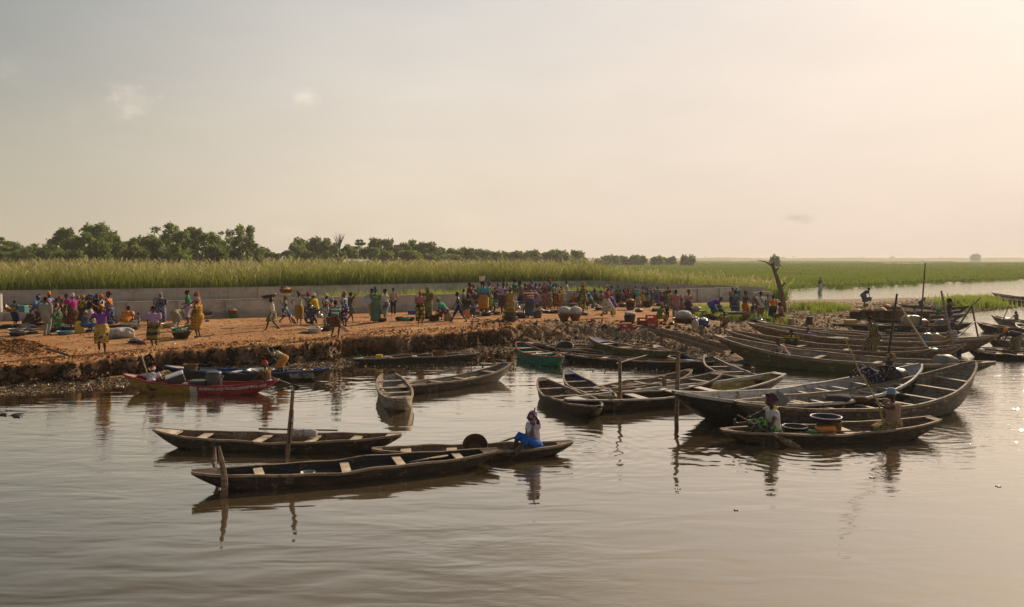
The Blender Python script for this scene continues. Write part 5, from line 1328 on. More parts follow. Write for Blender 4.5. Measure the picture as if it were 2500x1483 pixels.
    # head
    hm = headm or M_hair
    if head in ('hair', 'bald'):
        mb = MB(); mb.ell(hp(-.012, 0, .022), (.098 if head == 'hair' else .09, .083 if head == 'hair' else .076, .105), Rh, 14, 10); mb.build('hair', M_hair, root, True)
    elif head == 'bun':
        mb = MB(); mb.ell(hp(-.012, 0, .022), (.100, .084, .105), Rh, 14, 10); mb.ell(hp(-.10, 0, .06), (.05, .05, .045), Rh); mb.build('hair', M_hair, root, True)
    elif head == 'scarf':
        mb = MB(); mb.ell(hp(-.018, 0, .045), (.112, .096, .098), Rh, 16, 10); mb.ell(hp(-.10, .015, .0), (.05, .055, .04), Rh); mb.ell(hp(-.02, 0, .11), (.07, .065, .045), Rh)
        V, F = remesh(mb, .016); mesh_obj('headscarf', V, F, hm, root, True)
    elif head == 'tall':
        mb = MB(); mb.ell(hp(-.02, 0, .05), (.115, .10, .09), Rh, 16, 10); mb.ell(hp(-.04, .02, .13), (.10, .095, .07), Rh); mb.ell(hp(.05, -.04, .12), (.06, .05, .05), Rh); mb.ell(hp(-.13, 0, .05), (.06, .07, .05), Rh)
        V, F = remesh(mb, .016); mesh_obj('headscarf', V, F, hm, root, True)
    elif head == 'veil':
        mb = MB(); mb.ell(hp(-.028, 0, .02), (.112, .10, .125), Rh, 16, 10); mb.tube([hp(-.04, 0, -.02), T(-.04, 0, .52), T(-.03, 0, .42)], [(.09, .085), (.11, .10), (.19, .135)], 12, up=(0, 1, 0))
        V, F = remesh(mb, .018); mesh_obj('veil', V, F, hm, root, True)
    elif head in ('hat', 'cap', 'straw'):
        mb = MB()
        if head == 'cap': mb.ell(hp(-.01, 0, .05), (.10, .086, .08), Rh, 14, 8); mb.tube([hp(.06, 0, .05), hp(.16, 0, .045)], [(.06, .012), (.045, .008)], 8, up=(0, 1, 0))
        else:
            br = .17 if head == 'hat' else .30
            mb.lathe([(0, .15), (.07, .145), (.088, .11), (.093, .055), (br * .8, .035), (br, .045 if head == 'hat' else .0), (br - .01, .03), (.09, .035)], 20, hc, Rh)
        mb.build('hat', hm, root, True)
    root['hands'] = [c for h_ in hands for c in h_]
    M = Matrix.Translation(Vector(loc)) @ Matrix.Rotation(R(face), 4, 'Z') @ Matrix.Scale(size, 4)
    return root, M, hands, hc
# ------------------------------------------------------------ market goods
def plastic(name, c, rough=.4, spec=.4):
    key = 'pl' + name
    if key in _wood: return _wood[key]
    kk = material(name); n = kk.noise(obj_co(kk), 7, 4, .6)
    principled(kk, kk.mix(kk.mrange(n, .5, .75, 0, .5), c, tuple(x * .45 + .04 for x in c)), rough, spec=spec); _wood[key] = kk.mat; return kk.mat
PL = {k_: plastic('plastic_' + k_, CN[k_]) for k_ in ('black', 'grey', 'blue', 'sky', 'green', 'mint', 'yellow', 'orange', 'red', 'brown', 'white', 'purple', 'teal', 'navy', 'turquoise', 'tan', 'cream', 'charcoal', 'gold', 'olive', 'maroon', 'lilac')}
kk = material('enamel'); principled(kk, (.52, .52, .50), .3, spec=.6); M_enam = kk.mat
kk = material('aluminium'); principled(kk, (.45, .44, .42), .35, metal=.8); M_alu = kk.mat
def weave(name, c0, c1):
    kk = material(name); P = obj_co(kk); s_ = kk.sep(P)
    w1 = kk.math('SINE', kk.math('MULTIPLY', s_[2], 190)); ang = kk.math('ARCTAN2', s_[1], s_[0]); w2 = kk.math('SINE', kk.math('MULTIPLY', ang, 44))
    h = kk.math('MULTIPLY', w1, w2); c = kk.mix(kk.mrange(h, -.5, .6), c0, c1)
    principled(kk, kk.mix(kk.mrange(kk.noise(P, 4, 3), .4, .7, 0, .5), c, c0), .85, normal=kk.bump(h, .8, .01), spec=.15); return kk.mat
M_bask = weave('basket_cane', (.10, .055, .025), (.33, .21, .11)); M_baskd = weave('basket_dark', (.04, .025, .015), (.15, .09, .05))
kk = material('sacking'); n = kk.noise(obj_co(kk), 6, 6, .72, 1.2); principled(kk, kk.ramp(n, [(.32, (.24, .21, .19)), (.48, (.46, .43, .41)), (.7, (.64, .61, .59))]), .7, normal=kk.bump(n, 1.0, .12), spec=.3); M_sack = kk.mat
kk = material('fish_load'); n = kk.vor(obj_co(kk), 16, out='Color'); principled(kk, kk.mix(.6, kk.mix(kk.sep(n)[0], (.10, .09, .09), (.35, .28, .25)), (.16, .11, .10)), .45, spec=.5); M_fish = kk.mat
kk = material('crop_load'); n = kk.vor(obj_co(kk), 14, out='Color'); principled(kk, kk.mix(kk.sep(n)[0], (.35, .14, .05), (.55, .34, .16)), .7); M_crop = kk.mat
def thing(name, loc, label, cat, group=None, rz=0):
    o = empty(name, loc, rz); tag(o, label, cat, group); return o
def basin(loc, r, h, mat, label, rim=None, load=None, group=None, tilt=None, name='basin', flare=.68, parent=None):
    root = thing(name, loc, label, {'basin': 'basin', 'bucket': 'bucket', 'tub': 'tub', 'basket': 'basket', 'bowl': 'bowl'}.get(name, name), group) if parent is None else parent
    mb = MB(); rb = r * flare
    mb.lathe([(0, 0), (rb, 0), (rb + (r - rb) * .55, h * .5), (r, h), (r * 1.07, h + .004), (r * 1.07, h - .014), (r * 1.0, h - .016)], 24)
    mb.lathe([(r * .985, h), (rb + (r - rb) * .55 - .012, h * .5), (rb - .012, .018), (0, .018)], 24)
    mb.build('bowl', mat, root, True)
    mr = MB(); mr.lathe([(r * 1.0, h - .012), (r * 1.085, h - .012), (r * 1.085, h + .010), (r * 1.0, h + .010), (r * 1.0, h - .012)], 24); mr.build('rim', rim or mat, root, True)
    if load is not None:
        ml = MB(); rr = random.Random(int(loc[0] * 97 + loc[1] * 31))
        ml.lathe([(r * .95, h * .8), (r * .6, h * 1.05 + r * .12), (r * .25, h * 1.1 + r * .25), (0, h * 1.12 + r * .28)], 16)
        for i in range(16):
            a = rr.uniform(0, 6.3); q = rr.uniform(0, .8) * r; ml.ell((q * math.cos(a), q * math.sin(a), h * 1.05 + (r - q) * .3), (r * .2, r * .13, r * .09), Matrix.Rotation(rr.uniform(0, 6), 3, 'Z'), 7, 5)
        V, F = remesh(ml, max(.012, r * .05)) if False else (ml.v, ml.f)
        mesh_obj('contents', V, F, load, root, True)
    if tilt: root.rotation_euler = tilt
    return root
def basket(loc, r, h, label, mat=None, load=None, group=None, flare=.62, tilt=None, name='basket'):
    return basin(loc, r, h, mat or M_bask, label, mat or M_bask, load, group, tilt, name, flare)
def jerry(loc, label, col_='yellow', s=1.0, rz=0.0, tilt=None):
    root = thing('jerrycan', loc, label, 'jerrycan', rz=rz); W_, D_, H_ = .28 * s, .2 * s, .40 * s
    mb = MB()
    pr = [(W_ * .9, D_ * .9, 0), (W_, D_, .03), (W_, D_, H_ * .8), (W_ * .82, D_ * .86, H_ * .92), (W_ * .5, D_ * .6, H_ * .93)]
    V = []; F = []; n = 16
    for (a, b, z) in pr:
        for j in range(n):
            an = 2 * math.pi * (j + .5) / n; cx, sy = math.cos(an), math.sin(an); q = 1 / max(abs(cx), abs(sy)) * .5; q = min(q, .62)
            V.append((cx * q * a, sy * q * b, z))
    for i in range(len(pr) - 1):
        for j in range(n): F.append((i * n + j, i * n + (j + 1) % n, (i + 1) * n + (j + 1) % n, (i + 1) * n + j))
    F.append(tuple(range(n - 1, -1, -1))); F.append(tuple(range(4 * n, 5 * n)))
    mesh_obj('body', V, F, PL[col_], root, False)
    mb = MB(); mb.tube([(-W_ * .28, 0, H_ * .88), (-W_ * .22, 0, H_ * 1.02), (W_ * .1, 0, H_ * 1.02), (W_ * .16, 0, H_ * .9)], .014 * s, 6); mb.build('handle', PL[col_], root, True)
    mb = MB(); mb.lathe([(.028 * s, 0), (.028 * s, .045 * s), (0, .045 * s)], 10, (W_ * .34, 0, H_ * .9)); mb.build('cap', PL['red' if col_ != 'red' else 'black'], root, True)
    if tilt: root.rotation_euler = tilt
    return root
def lump(loc, size, label, mat, cat='sack', name='sack', seed=1, n=9, vox=.03, rz=0, flat=.0):
    rr = random.Random(seed); mb = MB(); sx_, sy_, sz_ = size
    mb.ell((0, 0, sz_ * .45), (sx_ * .46, sy_ * .46, sz_ * .46))
    for i in range(n):
        a = rr.uniform(0, 6.3); mb.ell((math.cos(a) * sx_ * .27, math.sin(a) * sy_ * .27, sz_ * rr.uniform(.2, .62)), (sx_ * rr.uniform(.15, .25), sy_ * rr.uniform(.15, .25), sz_ * rr.uniform(.2, .33)))
    V, F = remesh(mb, vox); V = [(x, y, max(z, 0)) for x, y, z in V]
    o = mesh_obj(name, V, F, mat, None, True); o.location = loc; o.rotation_euler = (0, 0, rz); tag(o, label, cat); return o
def crate(loc, label, mat, txt, rz=0, s=1.0):
    root = thing('drinks_crate', loc, label, 'crate', 'red drinks crates on the slope', rz); W_, D_, H_ = .46 * s, .32 * s, .31 * s; t = .02
    mb = MB()
    for sy_ in (-1, 1):
        y = sy_ * (D_ - t) / 2
        mb.box((0, y, H_ * .27), (W_, t, H_ * .54)); mb.box((0, y, H_ * .93), (W_, t, H_ * .14))
        for x in (-.40, .40): mb.box((x * W_, y, H_ * .70), (W_ * .2, t, H_ * .32))
    for sx_ in (-1, 1):
        x = sx_ * (W_ - t) / 2
        mb.box((x, 0, H_ * .3), (t, D_ - 2 * t, H_ * .6)); mb.box((x, 0, H_ * .93), (t, D_ - 2 * t, H_ * .14))
        for y in (-.36, .36): mb.box((x, y * D_, H_ * .73), (t, D_ * .18, H_ * .26))
    mb.box((0, 0, .02), (W_ - 2 * t, D_ - 2 * t, .02)); mb.build('box', mat, root)
    md = MB()
    for i in range(3): md.box((-W_ * .25 + i * W_ * .25, 0, H_ * .36), (.012, D_ - 2 * t, H_ * .55))
    for i in range(2): md.box((0, -D_ * .16 + i * D_ * .32, H_ * .36), (W_ - 2 * t, .012, H_ * .50))
    md.build('divider', mat, root)
    if txt: writing(txt, .12 * s, M_crl, 'lettering', lambda x, y, e: Vector((-W_ * .40 + x, -D_ / 2 - .002 - e * .003, H_ * .14 + y)), root, wide=1.0)
    return root
kk = material('crate_lettering'); principled(kk, (.62, .60, .58), .6); M_crl = kk.mat
kk = material('tyre'); principled(kk, (.02, .02, .02), .8); M_tyre = kk.mat
kk = material('chrome'); principled(kk, (.5, .5, .5), .25, metal=1.0); M_chr = kk.mat
def motorbike(loc, rz, body, label, s=1.0):
    root = thing('motorbike', loc, label, 'motorbike', rz=rz); root.scale = (s, s, s)
    for nme, x in (('front_wheel', .62), ('rear_wheel', -.60)):
        mb = MB(); Rx = Matrix.Rotation(math.pi / 2, 3, 'X')
        mb.lathe([(.215, -.035), (.27, -.04), (.30, 0), (.27, .04), (.215, .035), (.215, -.035)], 26, (x, 0, .30), Rx); wob = mb.build(nme, M_tyre, root, True)
        mb = MB(); mb.lathe([(.195, -.02), (.215, -.02), (.215, .02), (.195, .02), (.195, -.02)], 24, (x, 0, .30), Rx); mb.lathe([(0, -.05), (.05, -.05), (.05, .05), (0, .05)], 10, (x, 0, .30), Rx)
        for i in range(12):
            a = 6.283 * i / 12; mb.tube([(x + .04 * math.cos(a), 0, .3 + .04 * math.sin(a)), (x + .2 * math.cos(a + .2), 0, .3 + .2 * math.sin(a + .2))], .005, 3)
        mb.build('rim', M_chr, wob, True)
        mb = MB(); pts = [(x + .335 * math.cos(a), 0, .3 + .335 * math.sin(a)) for a in [math.radians(v_) for v_ in range(20, 161, 20)]]; mb.tube(pts, .05, 6, sq=.3, up=(0, 1, 0)); mb.build('mudguard', body, root, True)
    mb = MB(); mb.tube([(.62, .05, .3), (.46, .05, .82)], .02, 6); mb.tube([(.62, -.05, .3), (.46, -.05, .82)], .02, 6); mb.tube([(.44, 0, .86), (.1, 0, .72), (-.35, 0, .62), (-.6, 0, .3)], .025, 6); mb.tube([(.44, 0, .8), (.15, 0, .34), (-.2, 0, .30), (-.35, 0, .6)], .022, 6); mb.build('frame', PL['charcoal'], root, True)
    mb = MB(); mb.ell((.20, 0, .74), (.24, .13, .11), None, 14, 9); mb.ell((-.34, 0, .60), (.24, .10, .09)); mb.build('tank', body, root, True)
    mb = MB(); mb.ell((-.25, 0, .77), (.37, .12, .06), None, 12, 8); mb.build('seat', PL['black'], root, True)
    mb = MB(); mb.box((.05, 0, .42), (.26, .2, .2)); mb.lathe([(.07, 0), (.07, .2), (0, .2)], 10, (.12, 0, .5)); mb.build('engine', M_alu, root, True)
    mb = MB(); mb.tube([(.15, -.12, .32), (-.3, -.13, .28), (-.78, -.13, .36)], [.02, .03, .035], 7); mb.build('exhaust', M_chr, root, True)
    mb = MB(); mb.tube([(.30, .32, 1.0), (.40, .2, 1.02), (.46, 0, .92), (.40, -.2, 1.02), (.30, -.32, 1.0)], .016, 6); mb.build('handlebar', M_chr, root, True)
    mb = MB(); mb.ell((.56, 0, .86), (.09, .09, .09)); mb.build('headlight', M_chr, root, True)
    for s_ in (-1, 1): mb = MB(); mb.tube([(.38, s_ * .2, 1.02), (.42, s_ * .25, 1.15)], .008, 4); mb.ell((.42, s_ * .26, 1.18), (.02, .06, .035)); mb.build('mirror', PL['black'], root, True)
    return root
def paddle(p0, p1, label, mat=None, blade=.42, parent=None, flat=None):
    """shaft from p0 (grip) to p1 (blade tip)"""
    p0, p1 = Vector(p0), Vector(p1); d = (p1 - p0); L = d.length; root = thing('paddle', p0, label, 'paddle')
    u = d.normalized(); m = mat or W_brown
    mb = MB(); mb.tube([(0, 0, 0), d * ((L - blade * .8) / L)], [.017, .019], 7); mb.build('shaft', m, root, True)
    mb = MB(); a = d * ((L - blade) / L); mb.tube([a, a + u * blade * .2, a + u * blade * .55, a + u * blade * .9, d], [(.02, .014), (.06, .012), (.085, .010), (.07, .009), (.02, .006)], 10, up=flat or (1, 0, 0)); mb.build('blade', m, root, True)
    return root

# ------------------------------------------------------------ people on the bank
HP_ = {'stand': 1.70, 'walk': 1.68, 'bend': 1.10, 'stoop': 1.42, 'sit': 1.26, 'squat': 1.02, 'kneel': 1.10, 'boat': .95, 'cross': .96}
PEOPLE = {}
def pp(px, fy, ty, face, pose, arms, top, bottom, head, headm, label, z=None, key=None, loc=None, h=None, group=None, **kw):
    g = loc if loc is not None else (G(px, fy) if z is None else W(px, fy, z))
    if loc is None and z is None: g.z = gz(g.x, g.y)
    zt = WY(px, ty, g.y).z; s_ = (zt - g.z) / (h or HP_[pose]); s_ = max(.5, min(1.22, s_))
    r = person(g, face, pose, s_, kw.pop('skin', rnd.choice((0, 1, 1, 2))), arms, top, bottom, kw.pop('hem', .3), head, headm, label, group, yaw=kw.pop('yaw', rnd.uniform(-25, 25)), nod=kw.pop('nod', rnd.uniform(-12, 4)), vox=.022, **kw)
    if key: PEOPLE[key] = r + (s_,)
    return r
f = fab; D = ('down', 'down')
pp(36, 797, 733, 75, 'stand', ('belly', 'belly'), f('plain', 'denim'), f('plain', 'navy'), 'hair', None, 'person with yellow and black striped wrap over navy skirt at far left', wrap=f('stripes', 'yellow', 'black'), build=1.15)
pp(82, 798, 723, 10, 'stand', ('fwd', 'belly'), f('plain', 'sky'), f('blotch', 'maroon', 'white', 'brown'), 'scarf', f('blotch', 'maroon', 'sky'), 'person in bright blue top leaning forward behind the grey-suited one', lean=24, h=1.6)
pp(100, 795, 720, -120, 'stand', D, f('blotch', 'charcoal', 'olive'), f('plain', 'brown'), 'tall', f('blotch', 'brown', 'olive'), 'person with large brown headwrap just left of the grey-suited one')
pp(113, 820, 724, 82, 'stand', D, f('plain', 'grey'), f('plain', 'grey'), 'hair', None, 'person in a loose grey tunic and trousers seen from behind', build=1.22, trousers=True, hem=.06, sleeve=1.55, fem=False, shoes=PL['brown'], yaw=-20, key='tunic')
pp(120, 796, 714, -20, 'stand', ('fwd', 'fwd'), f('plain', 'lilac'), f('plain', 'denim'), 'tall', f('plain', 'orange'), 'person in orange headwrap and lilac shirt behind the grey-suited one')
pp(141, 812, 727, 120, 'stand', ('belly', 'down'), f('blotch', 'black', 'cream', 'red'), f('floral', 'green', 'red', 'cream'), 'hair', None, 'person in green and red flowered skirt right of the grey-suited one')
pp(156, 802, 729, -70, 'stand', ('fwd', 'fwd'), f('blotch', 'olive', 'brown'), f('blotch', 'brown', 'olive', 'black'), 'scarf', f('plain', 'plum'), 'person in olive-brown clothes bending over basins', lean=18)
pp(166, 795, 717, -100, 'stand', D, f('plain', 'magenta'), f('plain', 'brown'), 'scarf', f('blotch', 'maroon', 'plum'), 'person in magenta top with dark headscarf in the left crowd')
pp(181, 809, 716, 165, 'stand', ('belly', 'belly'), f('plain', 'magenta'), f('blotch', 'brown', 'maroon', 'olive'), 'scarf', f('blotch', 'lilac', 'white'), 'person in pink top with lilac headscarf and folded arms', build=1.1, key='pinkb')
pp(202, 798, 721, 60, 'stand', ('fwd', 'belly'), f('blotch', 'black', 'yellow', 'gold'), f('plain', 'charcoal'), 'scarf', f('blotch', 'gold', 'olive'), 'person in black and yellow top with gold headscarf')
pp(204, 814, 757, 60, 'sit', ('belly', 'belly'), f('plain', 'denim'), f('plain', 'blue'), 'scarf', f('blotch', 'rose', 'white'), 'person in blue seated on a yellow jerrycan in the left crowd', h=1.3)
pp(219, 806, 721, 30, 'stand', ('fwd', 'fwd'), f('plain', 'black'), f('check', 'white', 'brown', sc=1.6), 'tall', f('dots', 'navy', 'white', sc=1.5), 'person in black top and checked skirt with dotted navy headwrap')
pp(240, 796, 717, -100, 'stand', D, f('plain', 'black'), f('blotch', 'black', 'maroon'), 'hair', None, 'person in black behind the orange headwrap at the left wall')
pp(250, 798, 720, 170, 'stand', ('belly', 'belly'), f('blotch', 'black', 'white', 'red'), f('blotch', 'maroon', 'black', 'rust'), 'tall', f('plain', 'orange'), 'person with orange headwrap and black patterned dress by the front wall')
pp(270, 795, 714, 180, 'walk', ('back', 'fwd'), f('floral', 'orange', 'rose', 'cream'), f('floral', 'blue', 'orange', 'cream'), 'tall', f('blotch', 'black', 'maroon'), 'person walking in orange blouse and blue flowered skirt at the wall', hem=.45)
pp(250, 862, 744, -75, 'stand', ('brow', 'hip'), f('plain', 'purple'), f('floral', 'gold', 'navy', 'cream', sc=.8), 'scarf', f('plain', 'orange'), 'person in purple top and yellow flowered skirt, hand raised to head, near the cliff edge', hem=.34, build=1.05, yaw=20, key='purple')
pp(304, 795, 745, 80, 'squat', ('fwd', 'fwd'), f('floral', 'orange', 'yellow', 'red'), f('floral', 'orange', 'yellow', 'red'), 'hair', None, 'person squatting in orange flowered dress, back turned', build=1.25)
pp(319, 793, 744, 130, 'squat', ('fwd', 'belly'), f('plain', 'white'), f('plain', 'rose'), 'scarf', f('plain', 'grey'), 'person in white with grey headscarf squatting beside the orange dress', h=1.1)
pp(328, 795, 762, 60, 'squat', ('belly', 'belly'), f('plain', 'rose'), f('plain', 'white'), 'hair', None, 'small child in pale shirt squatting by the front wall', h=1.0)
pp(378, 850, 746, -92, 'stand', ('down', 'down'), f('plain', 'lilac'), f('band', 'olive', 'black', 'gold'), 'bun', None, 'person in lilac blouse and yellow-black skirt standing above the painted canoe', hem=.32, build=1.22, yaw=-60, key='lilac', sleeve=.8)
pp(393, 792, 714, -60, 'stand', ('belly', 'down'), f('dots', 'navy', 'white', sc=1.3), f('dots', 'navy', 'white', sc=1.2), 'veil', f('plain', 'grey'), 'tall person in long navy robe with white dots against the wall', hem=.1, build=1.3, sleeve=1.3, coverarms=True)
pp(429, 800, 752, 75, 'bend', ('down', 'down'), f('plain', 'khaki'), f('blotch', 'khaki', 'grey'), 'hair', None, 'person in khaki bending double over a white basin', build=1.1)
pp(461, 792, 708, 195, 'stand', ('belly', 'belly'), f('plain', 'green'), f('blotch', 'grey', 'lilac'), 'bun', None, 'person in green top and grey skirt facing left at the wall', key='greentop', yaw=0)
pp(484, 806, 712, 190, 'stand', ('fwd', 'belly'), f('blotch', 'rust', 'orange'), f('blotch', 'rust', 'maroon'), 'veil', f('dots', 'rust', 'orange', sc=1.5), 'person in rust-orange veil behind the yellow patterned top', build=1.1)
pp(486, 826, 726, 175, 'stand', ('belly', 'belly'), f('rings', 'gold', 'maroon', 'black', sc=1.3), f('rings', 'gold', 'maroon', 'yellow', sc=1.4), 'scarf', f('blotch', 'grey', 'lilac'), 'person in yellow ringed cloth with grey wrap, arms folded, facing left', hem=.35, build=1.2, key='ringed')
pp(667, 806, 727, 200, 'walk', ('top', 'down'), f('plain', 'white'), f('blotch', 'olive', 'cream', 'brown'), 'hair', None, 'thin child walking with a black basin held on the head', hem=.45, key='load1', build=.85, h=1.66, yaw=0, nod=0)
pp(695, 790, 722, 10, 'walk', ('down', 'top'), f('blotch', 'black', 'grey'), f('blotch', 'blue', 'white', 'navy'), 'scarf', f('blotch', 'gold', 'brown'), 'person striding with a tall load of basin and basket on the head', hem=.4, key='load2', h=1.68, yaw=0, nod=0)
pp(730, 792, 712, 95, 'stand', ('hip', 'face'), f('plain', 'cream'), f('blotch', 'khaki', 'gold'), 'tall', f('blotch', 'brown', 'rust'), 'person in cream top and khaki skirt with flat brown headwrap, back turned', hem=.3)
pp(754, 792, 713, 120, 'stand', ('face', 'belly'), f('blotch', 'grey', 'olive'), f('rings', 'navy', 'white', 'sky', sc=1.3), 'scarf', f('plain', 'magenta'), 'person with magenta headscarf and blue ringed skirt beside the motorbike', hem=.3)
pp(796, 798, 717, -30, 'stand', ('down', 'belly'), f('blotch', 'charcoal', 'white', 'rose', sc=2), f('blotch', 'charcoal', 'white', 'cream', sc=2.2), 'scarf', f('plain', 'cream'), 'person in black and white print dress with cream headscarf', hem=.2)
pp(812, 806, 727, 170, 'stand', ('belly', 'down'), f('floral', 'rust', 'orange', 'brown'), f('blotch', 'brown', 'black'), 'scarf', f('blotch', 'lilac', 'sky'), 'person in rust flowered top and lilac headscarf behind the paddle carrier')
pp(818, 824, 732, 75, 'walk', ('fwd', 'down'), f('stripes', 'green', 'white', 'black', sc=.55), f('blotch', 'brown', 'black', 'rust', sc=1.6), 'hair', None, 'person walking away with a long paddle and blue cloth over the shoulder', hem=.5, key='paddler0', feet=((.12, .22, .05), (-.08, -.20, .05)))
pp(843, 797, 713, 165, 'stand', ('chest', 'face'), f('blotch', 'sky', 'navy', 'cream', sc=1.3), f('floral', 'navy', 'red', 'white', sc=.9), 'scarf', f('blotch', 'plum', 'rose'), 'person in blue and white flowered dress with hand lifted', hem=.25)
pp(854, 788, 713, 60, 'walk', ('down', 'brow'), f('plain', 'brown'), f('blotch', 'khaki', 'charcoal', sc=2), 'hair', None, 'thin person in grey print skirt shading the face', hem=.5)
pp(907, 784, 704, -10, 'stand', D, f('plain', 'rust'), f('floral', 'gold', 'orange', 'maroon'), 'hair', None, 'person in orange clothes partly hidden by the blue-green dress')
pp(917, 788, 703, 100, 'stand', ('fwd', 'belly'), f('blotch', 'teal', 'olive', 'lime'), f('check', 'teal', 'olive', 'blue', sc=.45), 'tall', f('blotch', 'teal', 'red', 'black'), 'person in long blue-green dress holding a white basin', hem=.08, key='basinheld', build=1.1)
pp(943, 786, 705, 195, 'stand', ('back', 'belly'), f('plain', 'white'), f('blotch', 'grey', 'denim', 'cream'), 'bun', None, 'person in white T-shirt and grey skirt facing left', hem=.35)
pp(961, 770, 702, -90, 'stand', ('down', 'belly'), f('check', 'cream', 'rose', sc=.9), f('plain', 'charcoal'), 'hair', None, 'slim person in checked shirt and dark trousers by the front wall', trousers=True, hem=.06, fem=False, sleeve=1.1, shoes=PL['black'])
pp(1026, 793, 709, -80, 'stand', ('belly', 'belly'), f('plain', 'rose'), f('rings', 'black', 'yellow', 'orange', sc=.9), 'scarf', f('plain', 'orange'), 'person with orange headwrap and black skirt with yellow discs', hem=.2)
pp(1045, 776, 702, -90, 'stand', ('belly', 'belly'), f('floral', 'olive', 'lime', 'plum', sc=1.3), f('floral', 'olive', 'lime', 'plum', sc=1.2), 'veil', f('blotch', 'khaki', 'olive'), 'person in long olive flowered robe and veil by the front wall', hem=.08, build=1.25, sleeve=1.5, coverarms=True)
pp(1089, 784, 722, 180, 'sit', ('fwd', 'fwd'), f('plain', 'mint'), f('blotch', 'maroon', 'plum', 'white'), 'scarf', f('plain', 'lime'), 'person in mint top and maroon skirt sitting on a pale jerrycan', lean=35, build=1.15, h=1.22)
pp(1079, 782, 737, -160, 'stand', ('belly', 'belly'), f('plain', 'maroon'), f('plain', 'maroon'), 'hair', None, 'small child leaning on the seated person in mint', group=None)
pp(1120, 789, 712, 182, 'walk', ('swingf', 'swingb'), None, f('plain', 'navy'), 'hair', None, 'bare-chested boy in navy shorts striding left', trousers=True, hem=.75, fem=False, feet=((.38, .06, .05), (-.42, -.06, .08)), build=.9, skin=0, yaw=0)
pp(1145, 770, 690, 10, 'stand', ('belly', 'fwd'), f('plain', 'maroon'), f('blotch', 'grey', 'brown'), 'hair', None, 'person in maroon top standing behind the seated grey one')
pp(1138, 777, 717, 40, 'sit', ('fwd', 'fwd'), f('plain', 'charcoal'), f('plain', 'denim'), 'scarf', f('blotch', 'plum', 'lilac'), 'person in dark clothes and lilac headscarf seated on an orange can', build=1.2, h=1.26)
pp(1176, 762, 686, 80, 'stand', ('down', 'down'), f('blotch', 'olive', 'grey'), f('plain', 'charcoal'), 'hair', None, 'person with a white bucket balanced on the head', key='load3', yaw=0, nod=0)
pp(1181, 768, 688, -90, 'stand', D, f('band', 'turquoise', 'purple', 'rose', sc=.35), f('rings', 'orange', 'lime', 'green', sc=.9), 'hair', None, 'person in turquoise and pink blouse and ringed orange-green skirt', hem=.3, build=1.3, sleeve=1.6)
pp(1194, 764, 687, 100, 'walk', ('swingf', 'down'), f('blotch', 'lime', 'olive', 'cream'), f('blotch', 'green', 'lime', 'yellow'), 'scarf', f('plain', 'blue'), 'person in green-yellow dress with blue headscarf, back turned', hem=.35)
pp(1205, 755, 697, -90, 'stand', ('fwd', 'down'), f('blotch', 'maroon', 'white', 'black'), f('plain', 'charcoal'), 'scarf', f('plain', 'magenta'), 'person with pink headscarf among the motorbikes')
pp(1216, 755, 691, -110, 'stand', D, f('blotch', 'rust', 'black', 'cream'), f('plain', 'denim'), 'scarf', f('plain', 'purple'), 'person with purple headscarf and rust shirt among the motorbikes')
pp(1229, 769, 689, -85, 'stand', ('fwd', 'hip'), f('plain', 'lilac'), f('blotch', 'plum', 'brown'), 'hair', None, 'person in lilac blouse and plum skirt holding an arm out', hem=.45, build=1.15)
pp(1246, 782, 700, -95, 'stand', ('brow', 'face'), f('blotch', 'gold', 'khaki'), f('blotch', 'gold', 'olive', 'rust', sc=.8), 'scarf', f('plain', 'tan'), 'person in golden dress with arms raised behind the stacked basins', hem=.1, build=1.1)
pp(1258, 750, 681, 150, 'stand', ('belly', 'down'), f('plain', 'green'), f('plain', 'denim'), 'hair', None, 'person in bright green shirt at the back of the crowd', trousers=True, hem=.06, fem=False, build=1.1)
pp(1273, 764, 680, 185, 'walk', ('swingb', 'back'), f('check', 'khaki', 'plum', sc=.8), f('plain', 'navy'), 'hair', None, 'person striding in plaid shirt and blue jeans', trousers=True, hem=.06, fem=False, feet=((.34, .06, .05), (-.36, -.06, .08)), sleeve=.9)
pp(1281, 752, 692, -60, 'stand', D, f('plain', 'maroon'), f('plain', 'red'), 'hair', None, 'person in red between the plaid shirt and the striped top')
pp(1295, 776, 696, 110, 'stand', ('hip', 'hip'), f('stripes', 'red', 'white', sc=.6), f('plain', 'denim'), 'tall', f('plain', 'purple'), 'person in red and white striped top and long dark skirt, hand on hip', hem=.12, build=1.15)
pp(1298, 752, 686, 60, 'stand', D, f('plain', 'rose'), f('plain', 'brown'), 'scarf', f('blotch', 'teal', 'olive'), 'person with teal headscarf behind the striped top')
pp(1308, 754, 691, 85, 'stand', ('down', 'belly'), f('blotch', 'denim', 'grey'), f('blotch', 'denim', 'lilac'), 'bun', None, 'person in grey-blue dress with hair in a bun')
pp(1328, 756, 688, 30, 'stand', ('hip', 'hip'), f('blotch', 'maroon', 'rose', 'plum', sc=1.6), f('floral', 'rose', 'maroon', 'plum', sc=1.3), 'veil', f('dots', 'rose', 'maroon', sc=1.8), 'person in rose-patterned robe and veil, hands on hips', hem=.22, build=1.2)
pp(1342, 750, 685, -60, 'stand', ('belly', 'belly'), f('plain', 'teal'), f('plain', 'charcoal'), 'tall', f('plain', 'rust'), 'person in teal with rust headwrap at the back')
pp(1352, 750, 691, -110, 'stand', D, f('plain', 'white'), f('plain', 'brown'), 'hair', None, 'person in white shirt half hidden by the cream blouse')
pp(1341, 756, 702, -60, 'stand', ('belly', 'belly'), f('stripes', 'charcoal', 'cream', sc=.9), f('blotch', 'olive', 'grey'), 'hair', None, 'child in black and cream striped shirt by the rose robe')
